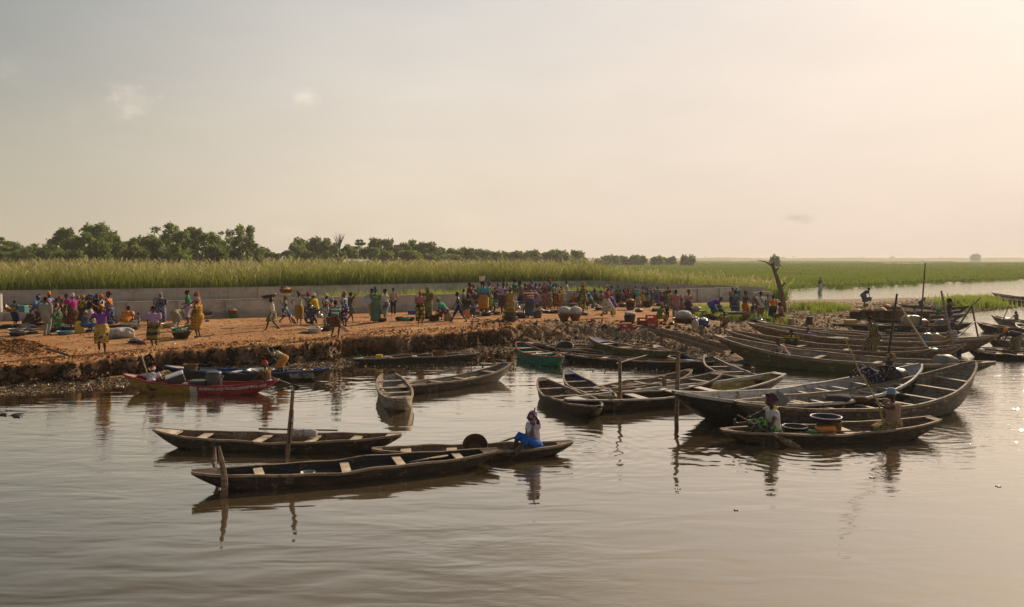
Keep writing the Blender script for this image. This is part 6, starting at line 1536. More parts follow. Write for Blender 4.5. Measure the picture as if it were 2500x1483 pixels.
pp(1358, 757, 692, -95, 'stand', ('belly', 'belly'), f('blotch', 'cream', 'khaki'), f('rings', 'maroon', 'gold', 'black', sc=1.3), 'hair', None, 'person in cream blouse and ringed maroon skirt', hem=.25)
pp(1368, 752, 699, 0, 'stand', ('fwd', 'fwd'), f('plain', 'yellow'), f('plain', 'tan'), 'hair', None, 'small person in yellow beside the cream blouse')
pp(1384, 742, 686, 175, 'stand', ('hip', 'back'), f('plain', 'cream'), f('blotch', 'grey', 'charcoal', sc=1.6), 'hair', None, 'slender person in cream top and grey skirt standing alone by the wall', hem=.2, build=.9)
pp(1404, 742, 717, -90, 'squat', ('fwd', 'fwd'), f('plain', 'navy'), f('plain', 'navy'), 'scarf', f('blotch', 'sky', 'mint'), 'person with pale blue headscarf sitting low by the front wall')
pp(1425, 763, 692, 190, 'stand', ('down', 'fwd'), f('blotch', 'olive', 'gold', 'black', sc=1.3), f('blotch', 'gold', 'black', 'green', sc=1.2), 'tall', f('plain', 'gold'), 'person in olive and black dress with gold headwrap', hem=.2, build=1.1)
pp(1443, 748, 703, 170, 'sit', ('fwd', 'fwd'), f('plain', 'sky'), f('plain', 'grey'), 'straw', f('plain', 'tan'), 'person in wide straw hat and blue shirt by the wall', lean=30)
pp(1447, 756, 716, 180, 'sit', ('fwd', 'belly'), f('blotch', 'green', 'olive', 'plum'), f('blotch', 'green', 'maroon'), 'hair', None, 'person in green and plum dress seated below the straw hat', lean=25, h=1.25)
pp(1461, 745, 705, 190, 'sit', ('fwd', 'fwd'), f('blotch', 'charcoal', 'grey'), f('plain', 'brown'), 'hair', None, 'boy in dark shirt seated by the front wall', lean=25, fem=False, h=1.25)
pp(1480, 777, 698, 5, 'walk', ('hip', 'hip'), f('blotch', 'red', 'rose'), f('blotch', 'grey', 'cream', sc=1.6), 'tall', f('blotch', 'tan', 'cream'), 'person in red blouse and grey skirt walking right across the sand', hem=.35, build=1.15)
pp(1491, 744, 698, 0, 'stand', ('belly', 'belly'), f('plain', 'purple'), f('plain', 'charcoal'), 'hair', None, 'person in purple shirt behind the red blouse', fem=False)
pp(1499, 768, 711, 170, 'sit', ('fwd', 'fwd'), f('plain', 'purple'), f('plain', 'purple'), 'tall', f('blotch', 'tan', 'rose'), 'person wrapped in purple seated on a yellow can', lean=20, build=1.25, h=1.27)
pp(1509, 748, 697, 85, 'stand', D, f('plain', 'olive'), f('plain', 'charcoal'), 'scarf', f('plain', 'charcoal'), 'person in olive shirt with back turned near the wall')
pp(1533, 748, 703, -90, 'sit', ('belly', 'belly'), f('blotch', 'rust', 'red'), f('blotch', 'charcoal', 'brown'), 'tall', f('blotch', 'brown', 'rust'), 'person in rust top seated behind the tall basket stack', h=1.27)
pp(1551, 744, 698, 60, 'stand', D, f('blotch', 'grey', 'lilac'), f('plain', 'charcoal'), 'scarf', f('plain', 'purple'), 'person with purple headscarf in grey, near the basket stack')
pp(1557, 750, 706, 80, 'stand', ('down', 'belly'), f('plain', 'turquoise'), f('band', 'lilac', 'yellow', 'grey'), 'scarf', f('plain', 'grey'), 'person in turquoise top and lilac skirt, back turned', hem=.12)
pp(1568, 748, 700, 10, 'stand', ('fwd', 'belly'), f('plain', 'gold'), f('plain', 'yellow'), 'hair', None, 'person in long yellow dress near the wall', hem=.1)
pp(1583, 748, 704, 120, 'stand', ('fwd', 'fwd'), f('plain', 'blue'), f('plain', 'grey'), 'hair', None, 'person in blue cloth leaning over a brown tub', lean=12)
pp(1588, 742, 701, 60, 'stand', D, f('plain', 'olive'), f('plain', 'green'), 'scarf', f('plain', 'orange'), 'person with small orange headscarf behind the blue cloth')
pp(1605, 746, 700, 100, 'stand', ('down', 'down'), f('blotch', 'grey', 'olive'), f('dots', 'purple', 'plum', sc=1.5), 'hair', None, 'person in purple skirt and bare shoulders, back turned, by the wall', hem=.12)
pp(1630, 752, 701, 60, 'stand', D, f('plain', 'maroon'), f('blotch', 'denim', 'grey'), 'tall', f('plain', 'rust'), 'person with rust headwrap behind the lime top')
pp(1636, 758, 708, 110, 'stand', ('fwd', 'down'), f('plain', 'lime'), f('rings', 'brown', 'cream', 'maroon', sc=1.3), 'hair', None, 'person in lime top and brown ringed skirt left of the pink shirt', hem=.12)
pp(1650, 784, 706, 85, 'walk', ('down', 'down'), f('plain', 'rose'), f('blotch', 'teal', 'grey', 'navy', sc=1.3), 'bald', None, 'broad person in pink T-shirt and teal patterned trousers walking away', trousers=True, hem=.08, fem=False, build=1.2, feet=((.06, .10, .05), (-.16, -.10, .06)))
pp(1680, 776, 709, -70, 'stand', ('belly', 'belly'), f('blotch', 'red', 'rose', 'cream', sc=1.5), f('plain', 'plum'), 'tall', f('plain', 'plum'), 'person in red flowered blouse and long plum skirt', hem=.05, build=1.15)
pp(1607, 796, 738, 15, 'sit', ('face', 'fwd'), f('blotch', 'olive', 'green', 'gold'), f('blotch', 'gold', 'olive', 'brown'), 'tall', f('blotch', 'olive', 'gold'), 'person in olive-gold dress sitting by the red crates with hand at the brow', lean=18, build=1.3, h=1.3)
pp(1628, 784, 758, -90, 'stand', D, f('plain', 'black'), f('plain', 'black'), 'hair', None, 'tiny child in black standing beside the olive-gold dress')
pp(1738, 778, 727, 0, 'bend', ('down', 'down'), f('plain', 'purple'), f('plain', 'blue'), 'scarf', f('dots', 'black', 'white', sc=1.8), 'person in blue-violet dress bending over a yellow jerrycan', lean=68, hem=.4, h=1.2, build=1.1)
pp(1787, 762, 701, -80, 'stand', ('belly', 'belly'), f('plain', 'rose'), f('plain', 'brown'), 'hair', None, 'person in pink holding something to the chest behind the navy dress')
pp(1797, 760, 698, 60, 'stand', D, f('plain', 'teal'), f('plain', 'grey'), 'scarf', f('plain', 'white'), 'person in teal with white headscarf behind the navy dress')
pp(1794, 776, 708, -95, 'stand', ('belly', 'belly'), f('blotch', 'denim', 'grey', 'navy', sc=1.5), f('band', 'denim', 'navy', 'lilac'), 'scarf', f('plain', 'plum'), 'person in long navy patterned dress behind the fish table', hem=.06, build=1.2)
pp(1818, 784, 712, 20, 'stand', ('belly', 'fwd'), f('blotch', 'charcoal', 'brown', 'tan', sc=1.6), f('check', 'orange', 'rust', sc=.5), 'tall', f('plain', 'brown'), 'person in brown top and orange checked skirt holding a wide basket', hem=.12, key='hatbasket')
pp(1834, 778, 738, 10, 'sit', ('fwd', 'fwd'), f('plain', 'plum'), f('plain', 'purple'), 'scarf', f('plain', 'purple'), 'person in purple crouching between the orange skirt and the white shirt', h=1.3)
pp(1857, 785, 711, 88, 'stand', D, f('plain', 'white'), f('plain', 'khaki'), 'hair', None, 'person in white T-shirt with a shoulder strap, back turned', trousers=True, hem=.06, fem=False, build=1.15, key='strap')
pp(1872, 772, 718, 20, 'stand', ('fwd', 'fwd'), f('blotch', 'rose', 'grey'), f('plain', 'grey'), 'scarf', f('plain', 'rust'), 'person with reddish headscarf behind the white shirt')
pp(1887, 788, 720, 95, 'stand', ('hip', 'down'), f('plain', 'orange'), f('plain', 'navy'), 'bald', None, 'person in orange shirt and navy skirt, hand on hip, near the dead trunk', hem=.35)
pp(1909, 794, 736, 185, 'sit', ('belly', 'belly'), f('blotch', 'tan', 'rose'), f('blotch', 'maroon', 'brown'), 'hair', None, 'person in pale cloth seated on a yellow jerrycan by the dead trunk', h=1.28)
g = G(1770, 822); pp(1770, 822, 759, -125, 'sit', ('belly', 'down'), f('blotch', 'tan', 'brown', 'rose', sc=1.6), f('blotch', 'tan', 'brown', 'plum', sc=1.6), 'hair', None, 'person in brown print suit sitting on the bow of a long boat', trousers=True, hem=.08, fem=False, build=1.1, h=1.45, pelvis=(0, .62), shoes=PL['brown'])
pp(2108, 748, 703, 5, 'stoop', ('low', 'low'), f('plain', 'plum'), f('plain', 'denim'), 'bun', None, 'person stooping with a bucket at the edge of the far channel', hem=.35, key='bucketp')
pp(2001, 716, 682, -60, 'stand', ('fwd', 'down'), f('plain', 'brown'), f('plain', (.30, .38, .33)), 'hair', None, 'person wading in pale green by the marsh edge', z=0.0, hem=.02, h=1.5)
for px, ty, Y, lb in ((1574, 690, 79.5, 'person in grey looking over the right wall with an arm out'), (1709, 695.5, 77.5, 'person whose dark head shows above the right wall')):
    p = WY(px, ty, Y); pp(px, 0, ty, 20, 'stand', ('out' if px < 1600 else 'down', 'down'), f('plain', 'grey'), f('plain', 'denim'), 'hair', None, lb, loc=Vector((p.x, Y, .55)), h=1.7, trousers=True, hem=.06, fem=False)
# ------------------------------------------------------------ people in boats
def proj(p):
    p = Vector(p) - Vector((0, 0, HC)); fwd = Vector((0, math.cos(PITCH), -math.sin(PITCH))); up = Vector((0, math.sin(PITCH), math.cos(PITCH)))
    d_ = p.dot(fwd); return CXP + FPX * p.x / d_, 741.5 - FPX * p.dot(up) / d_
def bt(b, px):
    return min((i / 200 for i in range(-196, 197)), key=lambda t: abs(proj(bp(b, t, 0, .1))[0] - px))
def inb(b, px, y=0.0, z=.04): return bp(b, bt(b, px), y, z)
def bpp(b, px, y, z, ty, *a, **kw):
    g = inb(b, px, y, z); return pp(px, 0, ty, *a, loc=g, **kw)
# the person in the purple headscarf
b = BO['girl']; g = inb(b, 1308, 0.0, .03)
Rg = Matrix.Translation(g) @ Matrix.Rotation(R(-150), 4, 'Z') @ Matrix.Scale(.95, 4)
tA = Rg.inverted() @ WY(1304, 1012, g.y - .16); tB = Rg.inverted() @ WY(1294, 1078, g.y - .20)
PEOPLE['girl'] = person(g, -150, 'boat', .95, 1, (tuple(tA), tuple(tB)), f('dots', (.62, .57, .64), 'purple', sc=3.2), f('plain', (.02, .10, .36)), .36, 'veil', f('stripes', 'purple', 'lilac', sc=.7),
    'person in white spotted top and blue skirt paddling with both hands on the shaft', yaw=-20, nod=4, pelvis=(0, .19), feet=((.64, .20, .05), (.60, -.06, .05)), vox=.014, build=1.0)
rt, M, hands, hc_ = PEOPLE['girl']
paddle(WY(1306, 996, g.y - .13), WY(1290, 1119, g.y - .28), 'wooden paddle held upright by the person in the purple headscarf', blade=.62, mat=W_brown, flat=(1, 0, 0))
writing('3', .15, f('plain', 'purple'), 'lettering', lambda x, y, e: rt.matrix_world.inverted() @ rt.matrix_world @ Vector((.135 + .03 - e * .004 - .0, .02 - x + .02, .52 + y)), rt)
# two paddlers at the right
b = BO['pair']; g = inb(b, 1890, -.02, .04)
Rg = Matrix.Translation(g) @ Matrix.Rotation(R(178), 4, 'Z') @ Matrix.Scale(1.06, 4)
hA = WY(1872, 1050, g.y - .30); hB = WY(1819, 1023, g.y - .02)
PEOPLE['pl'] = person(g, 178, 'boat', 1.06, 1, (tuple(Rg.inverted() @ hA), tuple(Rg.inverted() @ hB)), f('blotch', (.48, .44, .42), (.42, .38, .37)), f('blotch', 'lime', 'navy', 'green', sc=2), .3, 'tall', f('blotch', (.05, .02, .03), (.09, .03, .05)),
    'person in pale polo shirt with yellow collar paddling the canoe with tubs', yaw=-5, nod=0, vox=.014, pelvis=(0, .17), lean=6, feet=((.60, .10, .08), (.82, -.08, .27)), build=1.1)
rt, M, hands, hc_ = PEOPLE['pl']
mb = MB(); nk = Vector((0.02, 0, .17 + .50)); mb.tube([nk + Vector((.07, .07, -.02)), nk + Vector((-.05, .075, .03)), nk + Vector((-.08, 0, .04)), nk + Vector((-.05, -.075, .03)), nk + Vector((.07, -.07, -.02)), nk + Vector((.135, 0, -.10)), nk + Vector((.07, .07, -.02))], .017, 6, cap=False); mb.build('collar', f('plain', 'yellow'), rt, True)
paddle(WY(1800, 1013, g.y + .08), W(1957, 1100, -.03), 'thin wooden paddle dipping into the water beside the tub canoe', blade=.6, mat=W_brown, flat=(0, 0, 1))
g = inb(b, 2180, .0, .05)
Rg = Matrix.Translation(g) @ Matrix.Rotation(R(178), 4, 'Z') @ Matrix.Scale(1.06, 4)
hA = WY(2148, 990, g.y - .12); hB = WY(2140, 974, g.y + .06)
PEOPLE['pr'] = person(g, 178, 'kneel', 1.06, 0, (tuple(Rg.inverted() @ hA), tuple(Rg.inverted() @ hB)), f('plain', (.30, .185, .145)), f('floral', (.20, .14, .06), (.46, .33, .10), (.10, .07, .05), sc=2.2), .3, 'hat', f('plain', (.17, .25, .34)),
    'person in a blue brimmed hat kneeling with a long pole', yaw=0, nod=-6, vox=.014, pelvis=(0, .24), lean=2, build=1.15, feet=((-.02, .10, .06), (-.02, -.10, .06)))
# red canoe
b = BO['red']
bpp(b, 368, 0, .06, 884, 100, 'kneel', ('fwd', 'fwd'), f('blotch', 'white', 'lilac'), f('plain', 'cream'), 'scarf', f('blotch', 'white', 'red'), 'person in white bending over with a pole at the yellow end of the painted canoe', lean=42, build=1.1, key='redl')
pA = WY(343, 861, PEOPLE['redl'][0].location.y + .1); stake('pole', [pA, PEOPLE['redl'][0].location + Vector((-.1, .1, .35))], [.022, .022], 'pale pole held over the yellow end of the painted canoe', 'pole', W_pale)
bpp(b, 653, 0, .10, 873, 160, 'kneel', ('fwd', 'low'), f('dots', 'brown', 'gold', sc=1.7), f('blotch', 'grey', 'white', 'olive'), 'scarf', f('blotch', 'red', 'rose'), 'person in red headscarf and gold dotted blouse at the red end of the painted canoe', key='redr', build=1.1, h=1.14)
mb = MB(); mb.tube([(0, 0, .28), (0, 0, .38)], [(.172, .15), (.165, .145)], 14, up=(0, 1, 0)); mb.build('waistband', f('blotch', 'magenta', 'lilac'), PEOPLE['redr'][0], True)
q = PEOPLE['redr'][0].location; paddle(WY(612, 903, q.y - .15), W(733, 947, -.02), 'dark-bladed paddle trailing from the red end of the painted canoe', blade=.4, mat=W_dark)
b = BO['black']
bpp(b, 690, 0, .06, 852, 170, 'bend', ('fwd', 'down'), f('blotch', 'cream', 'khaki'), f('blotch', 'orange', 'gold', 'rose', sc=.7), 'hair', None, 'barefoot person in cream shirt and orange skirt bending in the black canoe', lean=62, hem=.42, key='blk', h=1.22)
q = PEOPLE['blk'][0].location; stake('pole', [WY(652, 849, q.y), WY(668, 874, q.y - .1), WY(702, 898, q.y - .1)], [.02, .02, .02], 'thin pole held by the bending person in the black canoe', 'pole', W_pale)
# long boats
bpp(BO['long1'], 1921, -.1, .12, 821, 180, 'squat', ('fwd', 'belly'), f('blotch', 'rose', 'cream', 'grey', sc=1.5), f('plain', 'denim'), 'cap', f('plain', 'black'), 'person in flowered shirt and blue jeans sitting in the nearest long boat', trousers=True, hem=.08, fem=False, build=1.15, h=1.1, pelvis=(0, .30), feet=((.42, .13, .05), (.40, -.13, .05)), sleeve=1.2)
bpp(BO['long2'], 1931, -.1, .15, 799, -100, 'squat', ('belly', 'belly'), f('stripes', 'yellow', 'black', sc=.9), f('plain', 'charcoal'), 'hair', None, 'person in yellow and black striped shirt sitting in the second long boat', build=1.2, fem=False)
bpp(BO['long3'], 1985, -.3, .15, 801, 110, 'squat', ('fwd', 'fwd'), f('plain', 'purple'), f('plain', 'charcoal'), 'tall', f('plain', 'brown'), 'person in purple shirt with back turned in the third long boat', build=1.2)
bpp(BO['long4'], 2007, .2, .15, 789, 20, 'squat', ('fwd', 'fwd'), f('plain', 'cream'), f('plain', 'tan'), 'scarf', f('plain', 'tan'), 'person in cream shirt and tan cap behind the long boats', key='cream')
bpp(BO['long2'], 2132, .0, .15, 771, 182, 'stoop', ('down', 'down'), f('dots', 'brown', (.42, .50, .22), sc=1.6), f('dots', 'brown', (.42, .46, .18), sc=1.5), 'hair', None, 'person in green dotted suit standing and leaning over in the third long boat', lean=22, hem=.1, build=1.3, h=1.62, fem=False, sleeve=.9)
bpp(BO['long4'], 2166, .1, .15, 797, -10, 'bend', ('down', 'down'), f('plain', 'olive'), f('blotch', 'maroon', 'charcoal'), 'scarf', f('plain', 'olive'), 'person in olive headscarf bending behind the green dotted suit', h=1.25)
bpp(BO['long4'], 2262, .0, .2, 779, -120, 'kneel', ('side', 'out'), f('blotch', 'charcoal', 'maroon', 'grey'), f('blotch', 'gold', 'charcoal'), 'scarf', f('plain', 'red'), 'person with bright red cap paddling beside the long boats', h=1.15)
bpp(BO['long3'], 2327, .15, .25, 780, 170, 'kneel', ('fwd', 'fwd'), f('stripes', 'charcoal', 'white', sc=1.3), f('plain', 'charcoal'), 'scarf', f('plain', 'charcoal'), 'person in black and white striped shirt and dark cap in the third long boat', h=1.15, build=1.1)
bpp(BO['b4'], 2247, 0, .1, 724, 10, 'stoop', ('low', 'low'), f('plain', 'rose'), f('plain', 'blue'), 'hair', None, 'person in blue skirt stooping to the right in the farthest canoe', hem=.2, lean=58, h=1.45)
bpp(BO['b2'], 2231, 0, .1, 757, -60, 'stand', ('belly', 'belly'), f('blotch', 'teal', 'grey'), f('plain', 'khaki'), 'scarf', f('plain', 'plum'), 'person in grey-teal blouse standing among the brown baskets', hem=.15, h=1.5)
bpp(BO['b2'], 2204, .2, .3, 761, -90, 'kneel', ('fwd', 'fwd'), f('plain', 'rust'), f('plain', 'rust'), 'hair', None, 'left of two small figures seated behind the brown baskets', h=1.2)
bpp(BO['b3'], 2216, .2, .3, 760, -90, 'kneel', ('fwd', 'fwd'), f('plain', 'maroon'), f('plain', 'brown'), 'scarf', f('plain', 'orange'), 'right of two small figures seated behind the brown baskets', h=1.2)
bpp(BO['b3'], 2293, 0, .1, 747, 182, 'bend', ('down', 'down'), f('plain', 'green'), f('blotch', 'green', 'olive'), 'scarf', f('plain', 'rose'), 'person in green bending down to the left off the spit', h=1.2)
bpp(BO['b1'], 2317, 0, .1, 737, 172, 'stand', D, f('blotch', 'charcoal', 'maroon'), f('blotch', 'lilac', 'plum'), 'tall', f('plain', 'black'), 'slender dark person standing in lilac skirt, pale shawl down the back', hem=.12, h=1.55)
bpp(BO['r2'], 2482, 0, .1, 757, 178, 'kneel', ((.48, .35, 1.25), 'fwd'), f('blotch', 'charcoal', 'grey'), f('blotch', 'grey', 'tan'), 'scarf', f('plain', 'charcoal'), 'person holding up a pole in the canoe at the right edge', h=1.15, key='rpole', build=1.1)
q = PEOPLE['rpole'][0].location; stake('pole', [WY(2446, 790, q.y), WY(2462, 748, q.y)], [.03, .025], 'pole held up by the person at the right edge', 'pole', W_brown)
bpp(BO['r8'], 2437, 0, .05, 797, -120, 'kneel', D, None, f('plain', 'charcoal'), 'hair', None, 'small dark child by the two stubs at the right', h=1.15, fem=False)
bpp(BO['r7'], 2483, 0, .05, 803, 178, 'bend', ('down', 'down'), f('plain', 'charcoal'), f('blotch', 'olive', 'tan', 'grey'), 'scarf', f('plain', 'orange'), 'person in orange headscarf bending over at the right edge', lean=75, hem=.12, h=1.15, build=1.15)
# the person lying back in the big boat
b = BO['big1']; g = inb(b, 2146, .1, .46)
person(g, 190, 'boat', 1.12, 0, ('belly', 'belly'), f('floral', 'black', (.34, .24, .20), (.22, .16, .14), sc=1.5), f('floral', (.015, .02, .06), (.34, .24, .20), (.22, .16, .14), sc=1.5), .12, 'tall', f('blotch', 'brown', 'tan'), 'person in dark flowered clothes lying back with feet over the side of the big boat', yaw=0, nod=-30, pelvis=(0, .18), lean=-48, feet=((.72, .12, .30), (.66, -.12, .22)), build=1.1, vox=.018)
lump(inb(b, 2185, .1, .35), (1.0, .8, .7), 'big black bundle behind the lying person in the big boat', PL['black'], 'bundle', 'bundle', 5)

# ------------------------------------------------------------ loads carried, tools held
def over(key, dz=.0, dx=0):
    rt, M, hands, hc_, s_ = PEOPLE[key]; p = M @ hc_; return Vector((p.x + dx, p.y, p.z + .115 * s_ + dz))
basin(over('load1', -.02, -.1), .36, .17, PL['black'], 'wide black basin carried on the walking child\'s head', rim=PL['grey'], tilt=(0, R(-8), 0))
p = over('load2', .0, .03); basin(p, .25, .17, M_enam, 'white enamel basin at the bottom of the tall head load')
basket(p + Vector((0, 0, .16)), .36, .2, 'brown basket on top of the white basin in the tall head load', load=M_crop, flare=.75)
o = MB(); o.box((0, 0, .08), (.3, .2, .16), taper=.96); o = o.build('box', PL['purple']); o.location = p + Vector((-.12, 0, .36)); o['label'] = 'small purple box on top of the tall head load'; o['category'] = 'box'
basin(over('load3'), .19, .3, plastic('clear_white', (.62, .58, .56)), 'white bucket carried on the head above the crowd', name='bucket', flare=.8)
rt, M, hands, hc_, s_ = PEOPLE['basinheld']; p = M @ hands[0]
basin(p + Vector((-.12, -.1, -.02)), .28, .18, M_enam, 'white enamel basin held under the arm of the blue-green dress', tilt=(R(60), 0, R(-10)))
rt, M, hands, hc_, s_ = PEOPLE['hatbasket']; p = M @ hands[1]
basket(p + Vector((.1, 0, 0)), .36, .16, 'wide flat basket held against the orange checked skirt', tilt=(R(15), R(55), 0), flare=.5)
rt, M, hands, hc_, s_ = PEOPLE['bucketp']; p = M @ ((hands[0] + hands[1]) / 2)
basin(p + Vector((.08, 0, -.28)), .2, .3, PL['teal'], 'dark teal bucket held at the channel edge', name='bucket', flare=.8)
basin(Vector((p.x - .1, p.y + .1, gz(p.x, p.y))), .2, .2, PL['gold'], 'ochre pot at the feet of the stooping person by the channel', name='bowl')
rt, M, hands, hc_, s_ = PEOPLE['paddler0']; Yp = (M @ hc_).y
paddle(WY(757, 740, Yp + .35), WY(851, 811, Yp - .1), 'long paddle carried slanting by the person walking away', blade=.5, mat=W_pale)
o = MB(); o.tube([(0, .14, 1.42), (.02, .15, 1.25), (.0, .16, 1.0), (-.01, .15, .72), (0, .15, .6)], [(.06, .02), (.09, .02), (.10, .02), (.10, .02), (.06, .02)], 8, up=(1, 0, 0)); o.build('shoulder_cloth', f('blotch', 'sky', 'rose', 'blue', sc=.6), rt, True)
paddle(WY(683, 735, PEOPLE['load2'][0].location.y - .25), WY(722, 792, PEOPLE['load2'][0].location.y - .35), 'paddle with bluish blade carried by the person with the tall head load', blade=.45, mat=W_brown)
rt, M, hands, hc_, s_ = PEOPLE['strap']; o = MB(); o.tube([(-.15, .12, 1.44), (-.165, 0, 1.22), (-.155, -.14, .98)], [(.022, .008)] * 3, 6, up=(0, 1, 0)); o.build('shoulder_strap', PL['black'], rt, True)

# ------------------------------------------------------------ goods on the ground
def gg(px, py): g = G(px, py); g.z = gz(g.x, g.y) - .01; return g
BAS = [(14, 803, .34, .20, 'black', 'tall black basin nearest the left edge'), (38, 799, .42, .12, 'charcoal', 'shallow dark basin behind the two silver-rimmed ones'), (66, 801, .42, .12, 'black', 'wide black basin at the feet of the bright blue top'),
  (92, 795, .46, .14, 'black', 'widest black basin beside the grey suit'), (40, 811, .36, .16, 'grey', 'silver-rimmed basin behind the nearest black one'), (44, 821, .38, .19, 'black', 'nearest black basin with a pale rim at far left'),
  (71, 816, .42, .17, 'charcoal', 'dark grey basin just left of the grey suit'), (127, 812, .22, .18, 'black', 'small dark pot right of the grey suit'), (159, 817, .37, .15, 'sky', 'light blue basin on the earth'), (168, 806, .42, .17, 'black', 'dark basin behind the light blue one'),
  (218, 812, .2, .12, 'blue', 'small bright blue bowl by the yellow jerrycan'), (240, 810, .36, .13, 'black', 'dark basin behind the white sacks at left'), (266, 793, .3, .12, 'blue', 'blue basin by the walking orange blouse'), (275, 799, .3, .09, 'brown', 'brown-rimmed shallow basin by the walking orange blouse'),
  (312, 797, .44, .15, 'cream', 'pale basin in front of the squatting orange dress'), (318, 806, .44, .14, 'black', 'black basin below the pale one in front of the orange dress'), (333, 801, .22, .08, 'grey', 'small grey basin right of the black one'),
  (333, 838, .34, .12, 'charcoal', 'dark basin with purplish load left of the lilac blouse'), (412, 800, .36, .2, 'cream', 'off-white basin under the bending khaki figure'), (458, 802, .26, .12, 'red', 'red basin behind the mint one'),
  (506, 786, .12, .10, 'blue', 'tiny blue pot lying on the sand by the wall'), (743, 813, .26, .05, 'brown', 'flat brown lid lying on the sand'), (795, 808, .36, .17, 'charcoal', 'dark grey basin behind the silver-white one'), (895, 790, .32, .05, 'orange', 'flat orange-red lid on the sand'),
  (933, 787, .26, .18, 'black', 'black basin beside the grey skirt'), (975, 785, .24, .2, 'brown', 'brown basin left of the sea-green one'), (986, 785, .32, .16, 'mint', 'sea-green basin in the middle of the sand'), (999, 784, .34, .17, 'black', 'black basin right of the sea-green one'),
  (1048, 778, .34, .14, 'black', 'black basin behind the dark woven basket'), (1165, 772, .32, .05, 'grey', 'flat grey tray on the sand'), (1187, 772, .34, .16, 'charcoal', 'grey-green basin below the ringed skirt'), (1208, 768, .36, .17, 'olive', 'dark green basin right of the grey-green one'),
  (1233, 776, .22, .14, 'gold', 'yellowish bowl left of the stacked basins'), (1283, 772, .34, .09, 'charcoal', 'dark basin behind the striped top'), (1318, 764, .42, .16, 'black', 'leftmost of three black basins in a row'), (1336, 765, .42, .15, 'black', 'middle of three black basins in a row'), (1353, 765, .36, .16, 'black', 'rightmost of three black basins in a row'),
  (1400, 750, .40, .2, 'black', 'dark basin heaped with orange goods'), (1453, 752, .36, .2, 'blue', 'blue basin holding orange goods'), (1612, 748, .36, .2, 'green', 'dark green basin by the wall'), (1624, 752, .32, .14, 'teal', 'teal basin right of the dark green one'),
  (1735, 782, .38, .22, 'black', 'black basin under the bending blue-violet dress'), (1843, 750, .2, .12, 'turquoise', 'turquoise bowl behind the orange skirt')]
for px, py, r_, h_, c_, lb in BAS:
    ld = M_fish if px in (92, 333, 66, 168, 1318) else M_crop if px in (1400, 1453) else None
    basin(gg(px, py), r_, h_, PL[c_], lb, rim=PL['grey'] if px in (40, 44, 71) else None, load=ld)
basin(gg(768, 813), .34, .2, M_enam, 'silver-white enamel basin on the open sand', rim=M_alu)
basket(gg(443, 828), .40, .28, 'dark basket with a rim of greens, right of the lilac blouse', M_baskd, load=PL['olive']); basin(gg(437, 810), .38, .16, PL['mint'], 'mint green basin behind the dark basket')
g = gg(570, 777); basin(g, .24, .20, PL['green'], 'dark green basin at the bottom of the stack alone by the wall', flare=.8); basket(g + Vector((0, 0, .19)), .30, .26, 'tan basket on the green basin alone by the wall', load=M_crop, flare=.75)
g = gg(506, 778); basin(g, .3, .2, M_enam, 'white enamel basin under a brown basket by the wall'); basket(g + Vector((0, 0, .19)), .30, .18, 'brown basket on a white basin by the wall', load=M_fish)
basket(gg(1060, 784), .30, .28, 'dark woven basket between the orange headwrap and the seated mint top', M_baskd, flare=.85); basket(gg(1162, 770), .26, .2, 'small brown woven basket beside the orange can', M_bask, flare=.9)
g = gg(1246, 785); basin(g, .36, .26, PL['charcoal'], 'big dark grey basin under the stack at the centre', flare=.75); basket(g + Vector((0, 0, .24)), .30, .16, 'brown basket in the middle of the central stack', flare=.85); basin(g + Vector((0, 0, .39)), .33, .15, PL['olive'], 'green-grey basin on top of the central stack')
basin(gg(1312, 776), .27, .33, PL['brown'], 'deep dark brown tub beside the long dark skirt', name='tub', flare=.8)
lump(gg(1267, 777), (.75, .5, .42), 'shiny black plastic bag on the sand', PL['black'], 'bag', 'plastic_bag', 3)
for px, lb in ((1377, 'left of two big woven baskets with white sacks on top'), (1404, 'right of two big woven baskets with white sacks on top')):
    g = gg(px, 785); basket(g, .34, .38, lb, M_bask, flare=.5, name='basket'); lump(g + Vector((0, 0, .36)), (.82, .62, .48), 'white sack on the ' + lb.split(' of')[0] + ' big woven basket', M_sack, seed=px)
jerry(gg(1375, 752) + Vector((0, 0, .35)), 'orange can standing on the white sacks', 'orange', .85)
basin(WY(1405, 725, 55.5), .22, .3, PL['grey'], 'small grey drum on top of the front wall', name='bucket', flare=.95)
basin(gg(1412, 752), .25, .14, PL['green'], 'green bowl among the goods by the olive dress', load=M_sack, name='bowl')
basket(gg(1519, 750), .34, .22, 'wide brown basket behind the purple wrap', load=M_crop)
g = gg(1539, 757); basket(g, .34, .24, 'bottom basket of the tall brown stack'); basket(g + Vector((0, 0, .23)), .33, .22, 'second basket of the tall brown stack', M_baskd); basket(g + Vector((0, 0, .44)), .32, .22, 'topmost basket of the tall brown stack, heaped', load=M_crop)
g = gg(1582, 750); basin(g, .30, .14, PL['black'], 'black basin under the big brown tub'); basin(g + Vector((0, 0, .13)), .42, .3, PL['brown'], 'big brown tub on a black basin by the wall', flare=.75, name='tub')
g = gg(1537, 788); basin(g, .32, .42, PL['charcoal'], 'dark bucket covered with a bulging white sack', name='bucket', flare=.8); lump(g + Vector((0, 0, .38)), (.66, .62, .24), 'white sack bulging over the dark bucket', M_sack, seed=9)
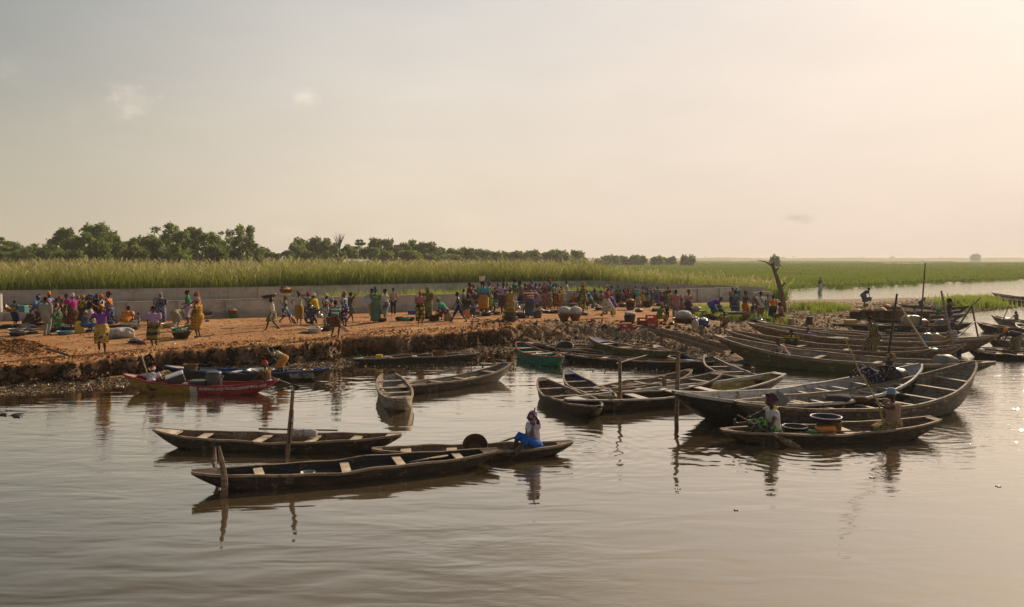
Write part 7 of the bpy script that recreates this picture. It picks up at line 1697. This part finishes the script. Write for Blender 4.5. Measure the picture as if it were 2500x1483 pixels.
# red crates
crate(gg(1528, 806), 'red crate with white lettering standing nearest the rubbish slope', PL['red'], 'LA BEI', R(4), 1.25)
crate(gg(1569, 795), 'red crate with shade put into its darker colour, second from the left', plastic('crate_red_shaded', (.22, .02, .025)), None, R(-14), 1.2)  # shaded copy of the crate red, the shade is in the colour
crate(gg(1593, 801), 'bright red crate with white lettering beside the seated olive-gold dress', PL['red'], 'SOBE', R(-12), 1.25)
crate(gg(1588, 787), 'red crate standing behind the bright one', PL['red'], None, R(-8), 1.2)
for px, py, c_, s_, rz_, lb in ((194, 813, 'yellow', 1.35, .4, 'yellow jerrycan under the seated blue figure in the left crowd'), (1092, 784, 'tan', 1.2, .3, 'pale tan jerrycan under the seated person in mint'), (1139, 778, 'orange', 1.25, .1, 'orange can under the seated dark figure'), (1497, 769, 'yellow', 1.1, .2, 'yellow can under the purple wrap'),
        (1742, 775, 'yellow', 1.15, .3, 'bright yellow jerrycan held by the bending blue-violet dress'), (1906, 797, 'gold', 1.3, .2, 'amber jerrycan tipped under the seated person by the dead trunk')):
    jerry(gg(px, py), lb, c_, s_, rz_)
basin(gg(1096, 783) + Vector((0, -.15, 0)), .2, .2, PL['green'], 'bright green bowl leaning on the pale jerrycan', name='bowl', tilt=(R(60), 0, 0))
lump(gg(296, 827), (1.3, .9, .55), 'large white sack lying on the earth at left', M_sack, seed=2, vox=.035); lump(gg(252, 822), (.7, .7, .42), 'smaller white sack left of the large one', M_sack, seed=4)
lump(gg(833, 788), (.5, .45, .62), 'white sack standing by the blue flowered dress', M_sack, seed=6); lump(gg(345, 842), (.4, .35, .18), 'crumpled red cloth beside the purplish basin', f('plain', 'maroon'), 'cloth', 'cloth', 7)
lump(gg(1266, 777) + Vector((.35, .2, 0)), (.3, .3, .2), 'little pale bundle beside the black plastic bag', M_sack, 'bundle', 'bundle', 17)
mb = MB(); mb.tube([(-1.1, 0, .05), (.2, .05, .12), (1.1, -.15, .03)], [.02, .022, .018], 6); o = mb.build('paddle', W_dark); o.location = gg(400, 833); o['label'] = 'dark pole lying on the earth behind the lilac blouse'; o['category'] = 'pole'
def box(px, py, size, mat, label, cat='box', name='box', rz=0, dz=0, loc=None, lid=True):
    g = (loc if loc is not None else gg(px, py)) + Vector((0, 0, dz)); root = thing(name, g, label, cat, rz=rz)
    mb = MB(); mb.box((0, 0, size[2] * .44), (size[0], size[1], size[2] * .88), taper=1.03); mb.build('body', mat, root)
    if lid: mb = MB(); mb.box((0, 0, size[2] * .94), (size[0] * 1.06, size[1] * 1.06, size[2] * .12), taper=.97); mb.build('lid', mat, root)
    return root
box(468, 806, (.5, .4, .34), PL['tan'], 'tan carton at the feet of the green top', 'carton', lid=False); box(1008, 768, (.55, .4, .26), PL['blue'], 'blue lidded box at the foot of the front wall'); box(52, 765, (.62, .4, .36), PL['teal'], 'dark teal box on the low broken wall', loc=WY(52, 762, 45.0))
g = gg(1668, 790); basin(g, .55, .26, PL['brown'], 'wide brown basin under the big white sack', flare=.8); lump(g + Vector((0, 0, .2)), (1.05, .8, .55), 'big white plastic sack heaped on the brown basin', M_sack, seed=12)
basket(gg(1696, 792), .34, .3, 'brown basket of fish behind the net sack', load=M_fish); lump(gg(1697, 808), (.42, .36, .62), 'pale green net sack standing upright on the sand', plastic('net_sack', (.36, .34, .22)), seed=13); lump(gg(1709, 812), (.28, .25, .22), 'small yellow-green bag at the foot of the net sack', PL['olive'], 'bag', 'bag', 15)
basin(gg(1716, 800) + Vector((0, 0, .1)), .34, .34, PL['blue'], 'bright blue tub topped with silvery wrapping', name='tub', flare=.72, load=M_alu)
basket(gg(1727, 782), .3, .34, 'tan basket between the blue tub and the bending dress', flare=.85); lump(gg(1719, 772), (.4, .35, .35), 'blue plastic bag on the goods behind the tan basket', PL['blue'], 'bag', 'plastic_bag', 19)
lump(gg(1640, 796), (.36, .3, .26), 'black pot-shaped bundle by the olive-gold dress', PL['charcoal'], 'bundle', 'bundle', 21)
basin(gg(1871, 790), .42, .34, PL['brown'], 'brown tub standing behind the white T-shirt', name='tub', flare=.85)
def table(px, py, w_, d_, h_, label, rz=0.0):
    g = gg(px, py); root = thing('table', g, label, 'table', rz=rz); mb = MB(); mb.box((0, 0, h_), (w_, d_, .05)); mb.build('table_top', W_brown, root)
    for sx_ in (-1, 1):
        for sy_ in (-1, 1): mb = MB(); mb.box((sx_ * (w_ / 2 - .06), sy_ * (d_ / 2 - .06), h_ / 2 - .03), (.05, .05, h_ - .06)); mb.build('leg', W_brown, root)
    return g, root
g, _ = table(1697, 778, 1.3, .8, .45, 'rough wooden table with a grey basin beside the plum skirt', .1); basin(g + Vector((.1, .1, .48)), .3, .18, M_enam, 'grey-white basin on the rough wooden table', load=M_fish)
g, _ = table(1797, 785, 1.7, .7, .42, 'low wooden stall spread with fish in front of the navy dress', -.05); lump(g + Vector((0, 0, .445)), (1.5, .6, .14), 'fish spread on the low wooden stall', M_fish, 'fish', 'fish', 23)
basin(gg(1850, 792), .34, .2, PL['charcoal'], 'dark basin with bluish cloth behind the long boat bow', load=PL['teal'])
# motorbikes
for px, py, rz_, m_, lb in ((783, 792, R(172), PL['red'], 'red motorbike under the seated yellow shirt'), (1217, 764, R(-50), M_enam, 'white and blue motorbike in the middle of the crowd'), (1266, 768, R(150), PL['white'], 'white motorbike behind the striding plaid shirt'), (1160, 766, R(20), PL['maroon'] if 'maroon' in PL else PL['charcoal'], 'dark motorbike at the left edge of the central crowd')):
    motorbike(gg(px, py), rz_, m_, lb, .98)
g = gg(776, 792); pp(771, 0, 715, 170, 'sit', ('fwd', 'fwd'), f('plain', 'yellow'), f('plain', 'denim'), 'scarf', f('plain', 'white'), 'person in bright yellow shirt and white cap sitting on the red motorbike', loc=Vector((g.x - .05, g.y, g.z)), pelvis=(0, .78), feet=((.1, .22, .05), (.1, -.22, .05)), fem=False, trousers=True, hem=.08, sleeve=.9, h=1.58)

# ------------------------------------------------------------ goods in the boats
b = BO['red']
o = box(0, 0, (.5, .36, .34), PL['charcoal'], 'grey cool box with white lid tipped in the painted canoe', 'cool box', loc=inb(b, 434, 0, .26)); o.rotation_euler = (R(8), R(-18), R(20)); o.children[1].data.materials[0] = PL['white']
root = thing('drum', inb(b, 523, 0, .05), 'dark grey plastic drum standing in the painted canoe', 'drum'); mb = MB(); mb.lathe([(0, 0), (.22, 0), (.245, .05), (.25, .2), (.245, .22), (.25, .24), (.25, .42), (.22, .52), (.22, .56)], 24); mb.build('body', PL['charcoal'], root, True)
mb = MB(); mb.lathe([(.235, .545), (.235, .60), (.20, .615), (0, .615)], 24); mb.build('lid', PL['charcoal'], root, True)
for s_ in (-1, 1): mb = MB(); mb.tube([(s_ * .24, -.05, .48), (s_ * .30, 0, .46), (s_ * .24, .05, .48)], .015, 6); mb.build('handle', PL['black'], root, True)
box(0, 0, (.5, .42, .34), PL['charcoal'], 'dark plastic crate beside the drum in the painted canoe', 'crate', loc=inb(b, 487, 0, .05)); lump(inb(b, 462, -.1, .2), (.5, .35, .14), 'white cloth lying in the painted canoe', M_sack, 'cloth', 'cloth', 31)
basket(inb(b, 385, -.15, .1), .24, .16, 'small brown basket by the person in white in the painted canoe', M_baskd, tilt=(R(20), R(15), 0))
b = BO['black']; basket(inb(b, 466, 0, .12), .24, .36, 'round tan basket standing in the black canoe', M_bask, flare=.8)
basin(inb(b, 636, 0, .12), .44, .2, M_enam, 'wide white enamel basin in the black canoe', flare=.6); basket(inb(b, 752, 0, .22), .16, .12, 'tiny amber pot at the bow of the black canoe', PL['gold'], name='bowl')
b = BO['farleft']; box(0, 0, (.24, .2, .22), PL['yellow'], 'small yellow container in the black canoe along the bank', 'container', loc=inb(b, 926, 0, .12)); basket(inb(b, 1073, 0, .05), .27, .36, 'round woven basket in the black canoe along the bank', M_bask, flare=.95)
lump(inb(b, 946, 0, .1), (.55, .4, .2), 'pale and purple cloth bundle in the black canoe along the bank', f('blotch', 'lilac', 'plum', 'cream'), 'bundle', 'bundle', 33)
b = BO['girl']; basin(inb(b, 1161, .02, .12), .25, .24, PL['brown'], 'dark brown tub tilted toward the camera in the paddled canoe', name='tub', flare=.78, tilt=(R(48), R(4), R(-4)))
b = BO['pair']; basin(inb(b, 1942, .02, .06), .27, .26, PL['black'], 'black tub left of the amber can in the two-paddler canoe', name='tub', rim=PL['grey'], flare=.85)
basket(inb(b, 2026, .05, .05), .28, .36, 'upturned woven basket under the black tub', M_bask, flare=.95); basin(inb(b, 2018, .05, .40), .33, .12, PL['black'], 'wider black tub resting on the woven basket', name='tub', rim=PL['lilac'] if 'lilac' in PL else PL['grey'], flare=.85)
jerry(inb(b, 1983, -.16, .22), 'amber can between the two black tubs', 'orange', 1.15, R(100), (R(84), 0, R(80))); lump(inb(b, 1962, -.38, .22), (.26, .18, .12), 'green cloth hanging on the rim of the two-paddler canoe', PL['green'], 'cloth', 'cloth', 35)
stake('pole', [inb(b, 1880, -.42, .27), inb(b, 2085, -.40, .26)], [.02, .018], 'thin pole lying along the rim of the two-paddler canoe', 'pole', W_brown)
b = BO['green']; jerry(inb(b, 1350, .05, .28), 'ochre can at the near end of the green canoe', 'gold', .8, 0, (R(70), 0, R(80))); basin(inb(b, 1327, .0, .2), .12, .1, PL['mint'], 'mint bowl in the green canoe', name='bowl'); basin(inb(b, 1318, .05, .2), .18, .14, M_enam, 'white basin beside the mint bowl in the green canoe')
b = BO['g2']; basin(inb(b, 1378, .05, .22), .38, .2, PL['black'], 'round black tub tilted on the tarred raft', name='tub', rim=PL['grey'], tilt=(R(30), R(-12), 0)); basin(inb(BO['g3'], 1384, .05, .2), .2, .09, PL['purple'], 'purple bowl lying in the outermost tarred canoe', name='bowl')
lump(inb(BO['g2'], 1482, 0, .22), (.5, .4, .16), 'grey cloth heap on the tarred raft', f('plain', 'grey'), 'cloth', 'cloth', 37)
b = BO['second']; g = inb(b, 740, .12, .25); root = thing('bundle', g, 'yellowish plastic bundle tied on a seat of the second canoe', 'bundle'); mb = MB(); mb.tube([(-.28, 0, .06), (-.2, 0, .07), (.18, 0, .07), (.28, 0, .06)], [.07, .095, .10, .075], 9); V, F = remesh(mb, .02); mesh_obj('wrapping', V, F, M_sack, root, True)
mb = MB(); mb.tube([(-.02, -.1, .0), (0, -.06, .16), (.02, .06, .16), (.04, .1, 0)], .008, 5); mb.build('cord', PL['black'], root, True)
g = inb(BO['m5'], 1628, 0, .18); root = thing('rope_coil', g, 'coil of rope in the weathered pale canoe', 'rope'); mb = MB()
for i in range(4): mb.tube([(.19 * math.cos(a / 3), .14 * math.sin(a / 3), .02 + .03 * i + .01 * math.sin(a)) for a in range(0, 20)], .016, 5)
mb.build('coil', W_grey, root, True)
lump(inb(BO['m4'], 1545, 0, .15), (.6, .4, .18), 'tangle of brown rope and cloth in the pale canoe at the back', W_grey, 'rope', 'rope_heap', 39)
b = BO['big2']; lump(inb(b, 2052, .1, .38), (.8, .5, .24), 'dark cloth heap lying in the big grey boat', f('plain', 'charcoal'), 'cloth', 'cloth', 41); lump(inb(b, 2095, -.1, .35), (.5, .3, .2), 'brown cloth beside the dark heap in the big grey boat', f('plain', 'brown'), 'cloth', 'cloth', 43)
o = box(0, 0, (.28, .26, .55), plastic('steel_box', (.12, .14, .15), .35), 'grey metal motor cover leaning at the left end of the big grey boat', 'motor cover', name='motor_cover', loc=inb(b, 1885, .1, .30)); o.rotation_euler = (R(10), R(40), R(20))
lump(inb(BO['long1'], 2308, 0, .1), (.95, .8, .85), 'grey tarpaulin-wrapped motor at the stern of the nearest long boat', plastic('tarpaulin', (.17, .15, .13), .6), 'tarpaulin', 'tarpaulin', 45)
for b_, px, z_, s_, lb in (('long3', 2262, .3, (.7, .6, .7), 'grey blue sack slumped in the third long boat'), ('long3', 2285, .3, (.6, .5, .7), 'tan carton-like sack beside the grey blue one'), ('long2', 2278, .2, (.8, .6, .6), 'dark motor-shaped bundle in the second long boat')):
    lump(inb(BO[b_], px, 0, z_), s_, lb, plastic('sack_' + lb.split()[0], {'grey': (.13, .15, .16), 'tan': (.30, .22, .14), 'dark': (.05, .05, .05)}[lb.split()[0]]), seed=px)
lump(inb(BO['long3'], 2052, -.3, .40), (1.1, .4, .16), 'pale cloth spread over a seat of the third long boat', f('plain', 'cream'), 'cloth', 'cloth', 47)
jerry(inb(BO['long3'], 2312, .1, .3), 'yellow jerrycan beside the striped shirt in the long boats', 'yellow', 1.3, .3)
for i, (px, y_, z_, r_, h_, lb) in enumerate([(2092, 0, .1, .42, .5, 'leftmost brown basket in the laden canoe'), (2112, .15, .1, .42, .6, 'second brown basket from the left in the laden canoe'), (2130, -.1, .1, .44, .55, 'third brown basket from the left in the laden canoe'), (2150, .1, .1, .44, .6, 'fourth brown basket from the left in the laden canoe'),
        (2172, -.05, .1, .44, .62, 'fifth brown basket from the left in the laden canoe'), (2192, .05, .1, .44, .62, 'basket left of the grey-teal blouse in the laden canoe'), (2252, 0, .1, .40, .5, 'basket right of the grey-teal blouse in the laden canoe')]):
    basket(inb(BO['b2'], px, y_, z_), r_ * 1.12, h_ * 1.25, lb, M_bask if i % 2 else M_baskd, load=M_crop if i in (0, 3) else None, flare=.85)
for px, lb in ((2165, 'brown basket standing behind the laden canoe, left one'), (2185, 'brown basket standing behind the laden canoe, right one')): basket(inb(BO['b3'], px, .1, .35), .42, .6, lb, M_bask, load=M_crop, flare=.85)
box(0, 0, (.6, .4, .5), PL['gold'], 'yellowish carton in the dark canoe behind the green dotted suit', 'carton', loc=inb(BO['b1'], 2076, 0, .2), lid=False); lump(inb(BO['b1'], 2228, 0, .15), (1.5, .8, .85), 'big tan sack in the dark canoe off the spit', plastic('big_tan', (.28, .20, .12)), seed=51); lump(inb(BO['b1'], 2250, -.2, .15), (.8, .6, .6), 'grey bag leaning on the big tan sack', plastic('grey_bag', (.12, .13, .14)), seed=53)
lump(inb(BO['b1'], 2300, 0, .15), (1.0, .7, .6), 'heap of brown sacks right of the tan one', plastic('brown_heap', (.16, .11, .07)), 'sacks', 'sack_heap', seed=55)
lump(inb(BO['r2'], 2458, 0, .1), (.8, .5, .4), 'pale bundle in front of the pole holder at the right edge', plastic('tan_bundle', (.3, .22, .15)), 'bundle', 'bundle', seed=57)
box(0, 0, (.3, .25, .22), M_enam, 'white box on the low black canoe at the right edge', loc=inb(BO['r6'], 2391, .0, .15), lid=False)
# floating weed and scraps
for px, py, s_, lb in ((27, 1016, .34, 'dark clump of weed floating at the left'), (1657, 1196, .06, 'small dark scrap floating below the big black boat'), (1799, 1248, .06, 'tiny dark scrap floating in the open water'), (2133, 1168, .08, 'thin scrap floating below the kneeling pole holder'), (1876, 1208, .06, 'tiniest dark scrap left of the thin one'), (2440, 1190, .06, 'pale scrap floating near the right edge')):
    p = W(px, py, -.01); mb = MB(); rr = random.Random(px)
    for i in range(7): mb.ell((rr.uniform(-s_, s_), rr.uniform(-s_, s_) * .5, .012), (s_ * rr.uniform(.2, .5), s_ * .2, s_ * .12 + .01), Matrix.Rotation(rr.uniform(0, 3), 3, 'Z'), 7, 5)
    V, F = remesh(mb, max(.012, s_ * .08)); o = mesh_obj('floating_weed' if s_ > .2 else 'scrap', V, F, PL['black'], None, True); o.location = p; tag(o, lb, 'weed' if s_ > .2 else 'scrap')
# white flags on sticks far out in the marsh
for px, py, lb in ((2187, 642, 'white cloth on a stick, most visible in the far marsh'), (2117, 648, 'pale cloth on a stick left of the most visible one'), (1973, 655, 'small pale cloth on a stick, leftmost in the marsh'), (2231, 648, 'tilted dark stick with cloth, rightmost in the marsh')):
    Yf = 420; p = WY(px, py + 9, Yf); root = thing('marker_flag', (p.x, Yf, .4), lb, 'flag'); h_ = 2.4; mb = MB(); mb.tube([(0, 0, 0), (.2, 0, h_)], .05, 5); mb.build('stick', W_dark, root)
    mb = MB(); mb.tube([(.2, 0, h_), (.25, .1, h_ * .7), (.1, 0, h_ * .35)], [(.15, .04), (.45, .1), (.15, .04)], 6); mb.build('cloth', M_enam, root)
bpy.context.view_layer.update()

# more of the crowd: seated and half-hidden people between the standing ones
for a_ in ((62, 800, 752, 60, 'squat', f('plain', 'charcoal'), f('plain', 'brown'), 'hair', None, 'person in dark clothes squatting between the far-left basins'),
        (132, 802, 748, -60, 'sit', f('blotch', 'teal', 'grey'), f('blotch', 'plum', 'brown'), 'scarf', f('plain', 'teal'), 'person with teal headscarf seated right of the grey suit'),
        (229, 800, 742, 150, 'squat', f('plain', 'rose'), f('blotch', 'maroon', 'cream'), 'scarf', f('plain', 'rust'), 'person in rose top squatting behind the purple blouse'),
        (1222, 752, 704, 20, 'sit', f('plain', 'charcoal'), f('plain', 'denim'), 'hair', None, 'person in charcoal sitting on the blue and white motorbike'),
        (1316, 752, 706, -100, 'sit', f('blotch', 'olive', 'cream'), f('blotch', 'plum', 'grey'), 'scarf', f('plain', 'cream'), 'person with cream headscarf seated in front of the rose robe'),
        (1333, 748, 697, 40, 'stand', f('plain', 'plum'), f('plain', 'charcoal'), 'hair', None, 'person in plum standing behind the rose robe'),
        (1374, 752, 706, 100, 'sit', f('blotch', 'green', 'yellow'), f('blotch', 'brown', 'gold'), 'scarf', f('plain', 'olive'), 'person in green print seated behind the white sacks'),
        (1394, 748, 712, 30, 'squat', f('plain', 'rust'), f('blotch', 'rust', 'charcoal'), 'scarf', f('plain', 'plum'), 'person in rust squatting left of the orange goods'),
        (1415, 745, 708, -60, 'sit', f('plain', 'plum'), f('plain', 'brown'), 'scarf', f('plain', 'grey'), 'person in plum seated behind the olive dress'),
        (1434, 752, 714, 150, 'squat', f('plain', 'maroon'), f('plain', 'maroon'), 'hair', None, 'person in maroon squatting right of the olive dress'),
        (1472, 746, 708, 170, 'sit', f('blotch', 'grey', 'tan'), f('plain', 'brown'), 'scarf', f('plain', 'rust'), 'person in grey print seated behind the red blouse'),
        (1521, 744, 706, -80, 'sit', f('plain', 'lilac'), f('blotch', 'plum', 'olive'), 'scarf', f('plain', 'charcoal'), 'person in lilac seated left of the tall basket stack'),
        (1597, 744, 703, -120, 'stand', f('blotch', 'rose', 'white'), f('plain', 'grey'), 'scarf', f('plain', 'cream'), 'person with cream headscarf between the blue cloth and purple skirt'),
        (1618, 752, 712, -60, 'sit', f('plain', 'brown'), f('blotch', 'teal', 'brown'), 'scarf', f('plain', 'brown'), 'person in brown seated by the green basins'),
        (1664, 770, 727, -90, 'sit', f('plain', 'tan'), f('blotch', 'olive', 'rust'), 'hair', None, 'person in tan seated between the pink shirt and plum skirt'),
        (1762, 772, 732, 120, 'squat', f('blotch', 'grey', 'plum'), f('plain', 'charcoal'), 'scarf', f('plain', 'rose'), 'person with rose headscarf squatting right of the blue-violet dress'),
        (1845, 776, 735, -90, 'sit', f('plain', 'denim'), f('blotch', 'navy', 'grey'), 'scarf', f('plain', 'teal'), 'person in denim blue seated left of the white T-shirt'),
        (1133, 762, 706, 170, 'stand', f('plain', 'grey'), f('plain', 'charcoal'), 'hair', None, 'person in grey behind the seated dark figure')):
    px, fy, ty, fc, ps, tp_, bt_, hd, hm_, lb = a_
    pp(px, fy, ty, fc, ps, (rnd.choice(('fwd', 'belly')), rnd.choice(('fwd', 'belly', 'down'))), tp_, bt_, hd, hm_, lb)
for px, fy, r_, h_, c_, lb in ((62, 808, .34, .12, 'charcoal', 'dark flat basin between the far-left people'), (150, 806, .34, .12, 'brown', 'brown basin of fish behind the light blue one'), (192, 797, .3, .12, 'grey', 'grey basin behind the yellow jerrycan at left'), (1300, 760, .34, .12, 'charcoal', 'dark basin of fish left of the row of three'),
        (1380, 764, .3, .12, 'olive', 'olive basin behind the white sacks'), (1425, 770, .3, .14, 'brown', 'brown basin at the hem of the olive dress'), (1461, 757, .3, .13, 'charcoal', 'charcoal basin right of the blue one'), (1560, 762, .32, .12, 'brown', 'brown basin below the turquoise top'), (1600, 760, .32, .12, 'charcoal', 'charcoal basin below the purple skirt'), (1660, 778, .3, .12, 'olive', 'olive basin by the pink shirt')):
    basin(gg(px, fy), r_, h_, PL[c_], lb, load=M_fish)
bpy.context.view_layer.update()

# oars, boards and scraps left lying in the moored canoes
for k_, t0, y0, t1, y1, lb in (('m1', -.5, .2, .1, .3, 'paddle left in the dark grey canoe of the cluster'), ('m5', -.3, -.25, .5, -.1, 'paddle left in the pale canoe with the rope coil'), ('m4', -.2, .1, .5, .2, 'paddle left in the pale canoe at the back'), ('g1', -.5, .1, -.1, .2, 'paddle left in the longest tarred canoe'),
        ('m6', -.4, -.2, .5, .2, 'paddle left in the crosswise grey canoe'), ('grey', -.3, .15, .4, .1, 'paddle left in the slender pale grey canoe'), ('long1', .1, .3, .5, .4, 'paddle left in the nearest long boat'), ('front', .38, .18, .66, .25, 'paddle left at the right end of the nearest canoe'), ('farleft', -.5, .1, .0, .2, 'paddle left in the black canoe along the bank')):
    b = BO[k_]; q0, q1 = bp(b, t0, y0, .14), bp(b, t1, y1, .20); d_ = (q1 - q0); L_ = min(d_.length, 1.9); paddle(q0, q0 + d_.normalized() * L_, lb, mat=rnd.choice((W_brown, W_pale, W_grey)), flat=(-d_.y, d_.x, 0))
for k_, t, y, r_, h_, c_, lb in (('second', .45, -.1, .13, .1, 'blue', 'little blue bailing bowl in the second canoe'), ('front', -.3, .05, .13, .09, 'grey', 'little grey bailing bowl in the nearest canoe'), ('m3', .35, .1, .15, .1, 'white', 'little white bailing bowl in the ochre canoe'), ('big2', .5, -.2, .2, .14, 'brown', 'brown bowl near the high bow of the big grey boat'), ('m2', .1, 0, .13, .09, 'red', 'little red bowl in the blue-bowed canoe'), ('g1', .45, 0, .15, .1, 'teal', 'little teal bowl in the longest tarred canoe')):
    basin(bp(BO[k_], t, y, .06), r_, h_, PL[c_], lb, name='bowl')
bpy.context.view_layer.update()

for a_ in ((108, 797, 728, 40, 'stand', 'plum', 'brown', 'scarf', 'gold', 'person in plum with gold headscarf behind the grey suit'), (148, 794, 722, -60, 'stand', 'charcoal', 'rust', 'scarf', 'red', 'person in charcoal with red headscarf in the left crowd'),
        (193, 795, 722, 150, 'stand', 'brown', 'olive', 'scarf', 'rose', 'person in brown with rose headscarf right of the pink top'), (211, 794, 724, 20, 'stand', 'red', 'charcoal', 'hair', None, 'person in red between the gold headscarf and checked skirt'),
        (232, 794, 722, -110, 'stand', 'olive', 'plum', 'scarf', 'blue', 'person in olive with blue headscarf by the front wall'), (261, 792, 728, 80, 'stand', 'grey', 'navy', 'hair', None, 'person in grey between orange headwrap and orange blouse'),
        (1155, 762, 694, 60, 'stand', 'denim', 'brown', 'scarf', 'rust', 'person in denim with rust headscarf left of the white bucket'), (1168, 760, 698, -70, 'stand', 'charcoal', 'olive', 'hair', None, 'person in charcoal left of the turquoise blouse'),
        (1239, 752, 690, 120, 'stand', 'brown', 'navy', 'scarf', 'tan', 'person with tan headscarf behind the golden dress'), (1266, 750, 692, -60, 'stand', 'teal', 'charcoal', 'hair', None, 'person in teal behind the plaid shirt'),
        (1288, 752, 694, 30, 'stand', 'olive', 'maroon', 'scarf', 'gold', 'person in olive with gold headscarf left of the striped top'), (1318, 750, 692, -120, 'stand', 'grey', 'plum', 'hair', None, 'person in grey between the bun and the rose robe'),
        (1362, 748, 694, 60, 'stand', 'maroon', 'denim', 'scarf', 'mint', 'person in maroon with mint headscarf behind the cream blouse'), (1410, 745, 702, -40, 'stand', 'brown', 'charcoal', 'scarf', 'orange', 'person in brown with orange headscarf left of the olive dress'),
        (1452, 744, 704, 160, 'stand', 'lilac', 'grey', 'scarf', 'maroon', 'person in lilac with maroon headscarf by the straw hat'), (1486, 742, 704, -90, 'stand', 'gold', 'brown', 'hair', None, 'person in gold right behind the red blouse'),
        (1526, 744, 702, 40, 'stand', 'navy', 'charcoal', 'scarf', 'rose', 'person in navy with rose headscarf left of the basket stack'), (1543, 742, 704, -100, 'stand', 'rust', 'olive', 'hair', None, 'person in rust behind the basket stack'),
        (1612, 745, 706, 90, 'stand', 'blue', 'plum', 'scarf', 'white', 'person in blue with white headscarf right of the purple skirt'), (1575, 742, 704, -70, 'stand', 'rose', 'charcoal', 'scarf', 'blue', 'person in rose with blue headscarf right of the long yellow dress')):
    px, fy, ty, fc, ps, c1, c2, hd, hc1, lb = a_
    pp(px, fy, ty, fc, ps, (rnd.choice(('fwd', 'belly', 'hip')), rnd.choice(('fwd', 'belly', 'down', 'chin'))), f('blotch', c1, c2, 'cream', sc=1.6), f('floral', c2, c1, 'tan'), hd, f('plain', hc1) if hc1 else None, lb)
bpy.context.view_layer.update()
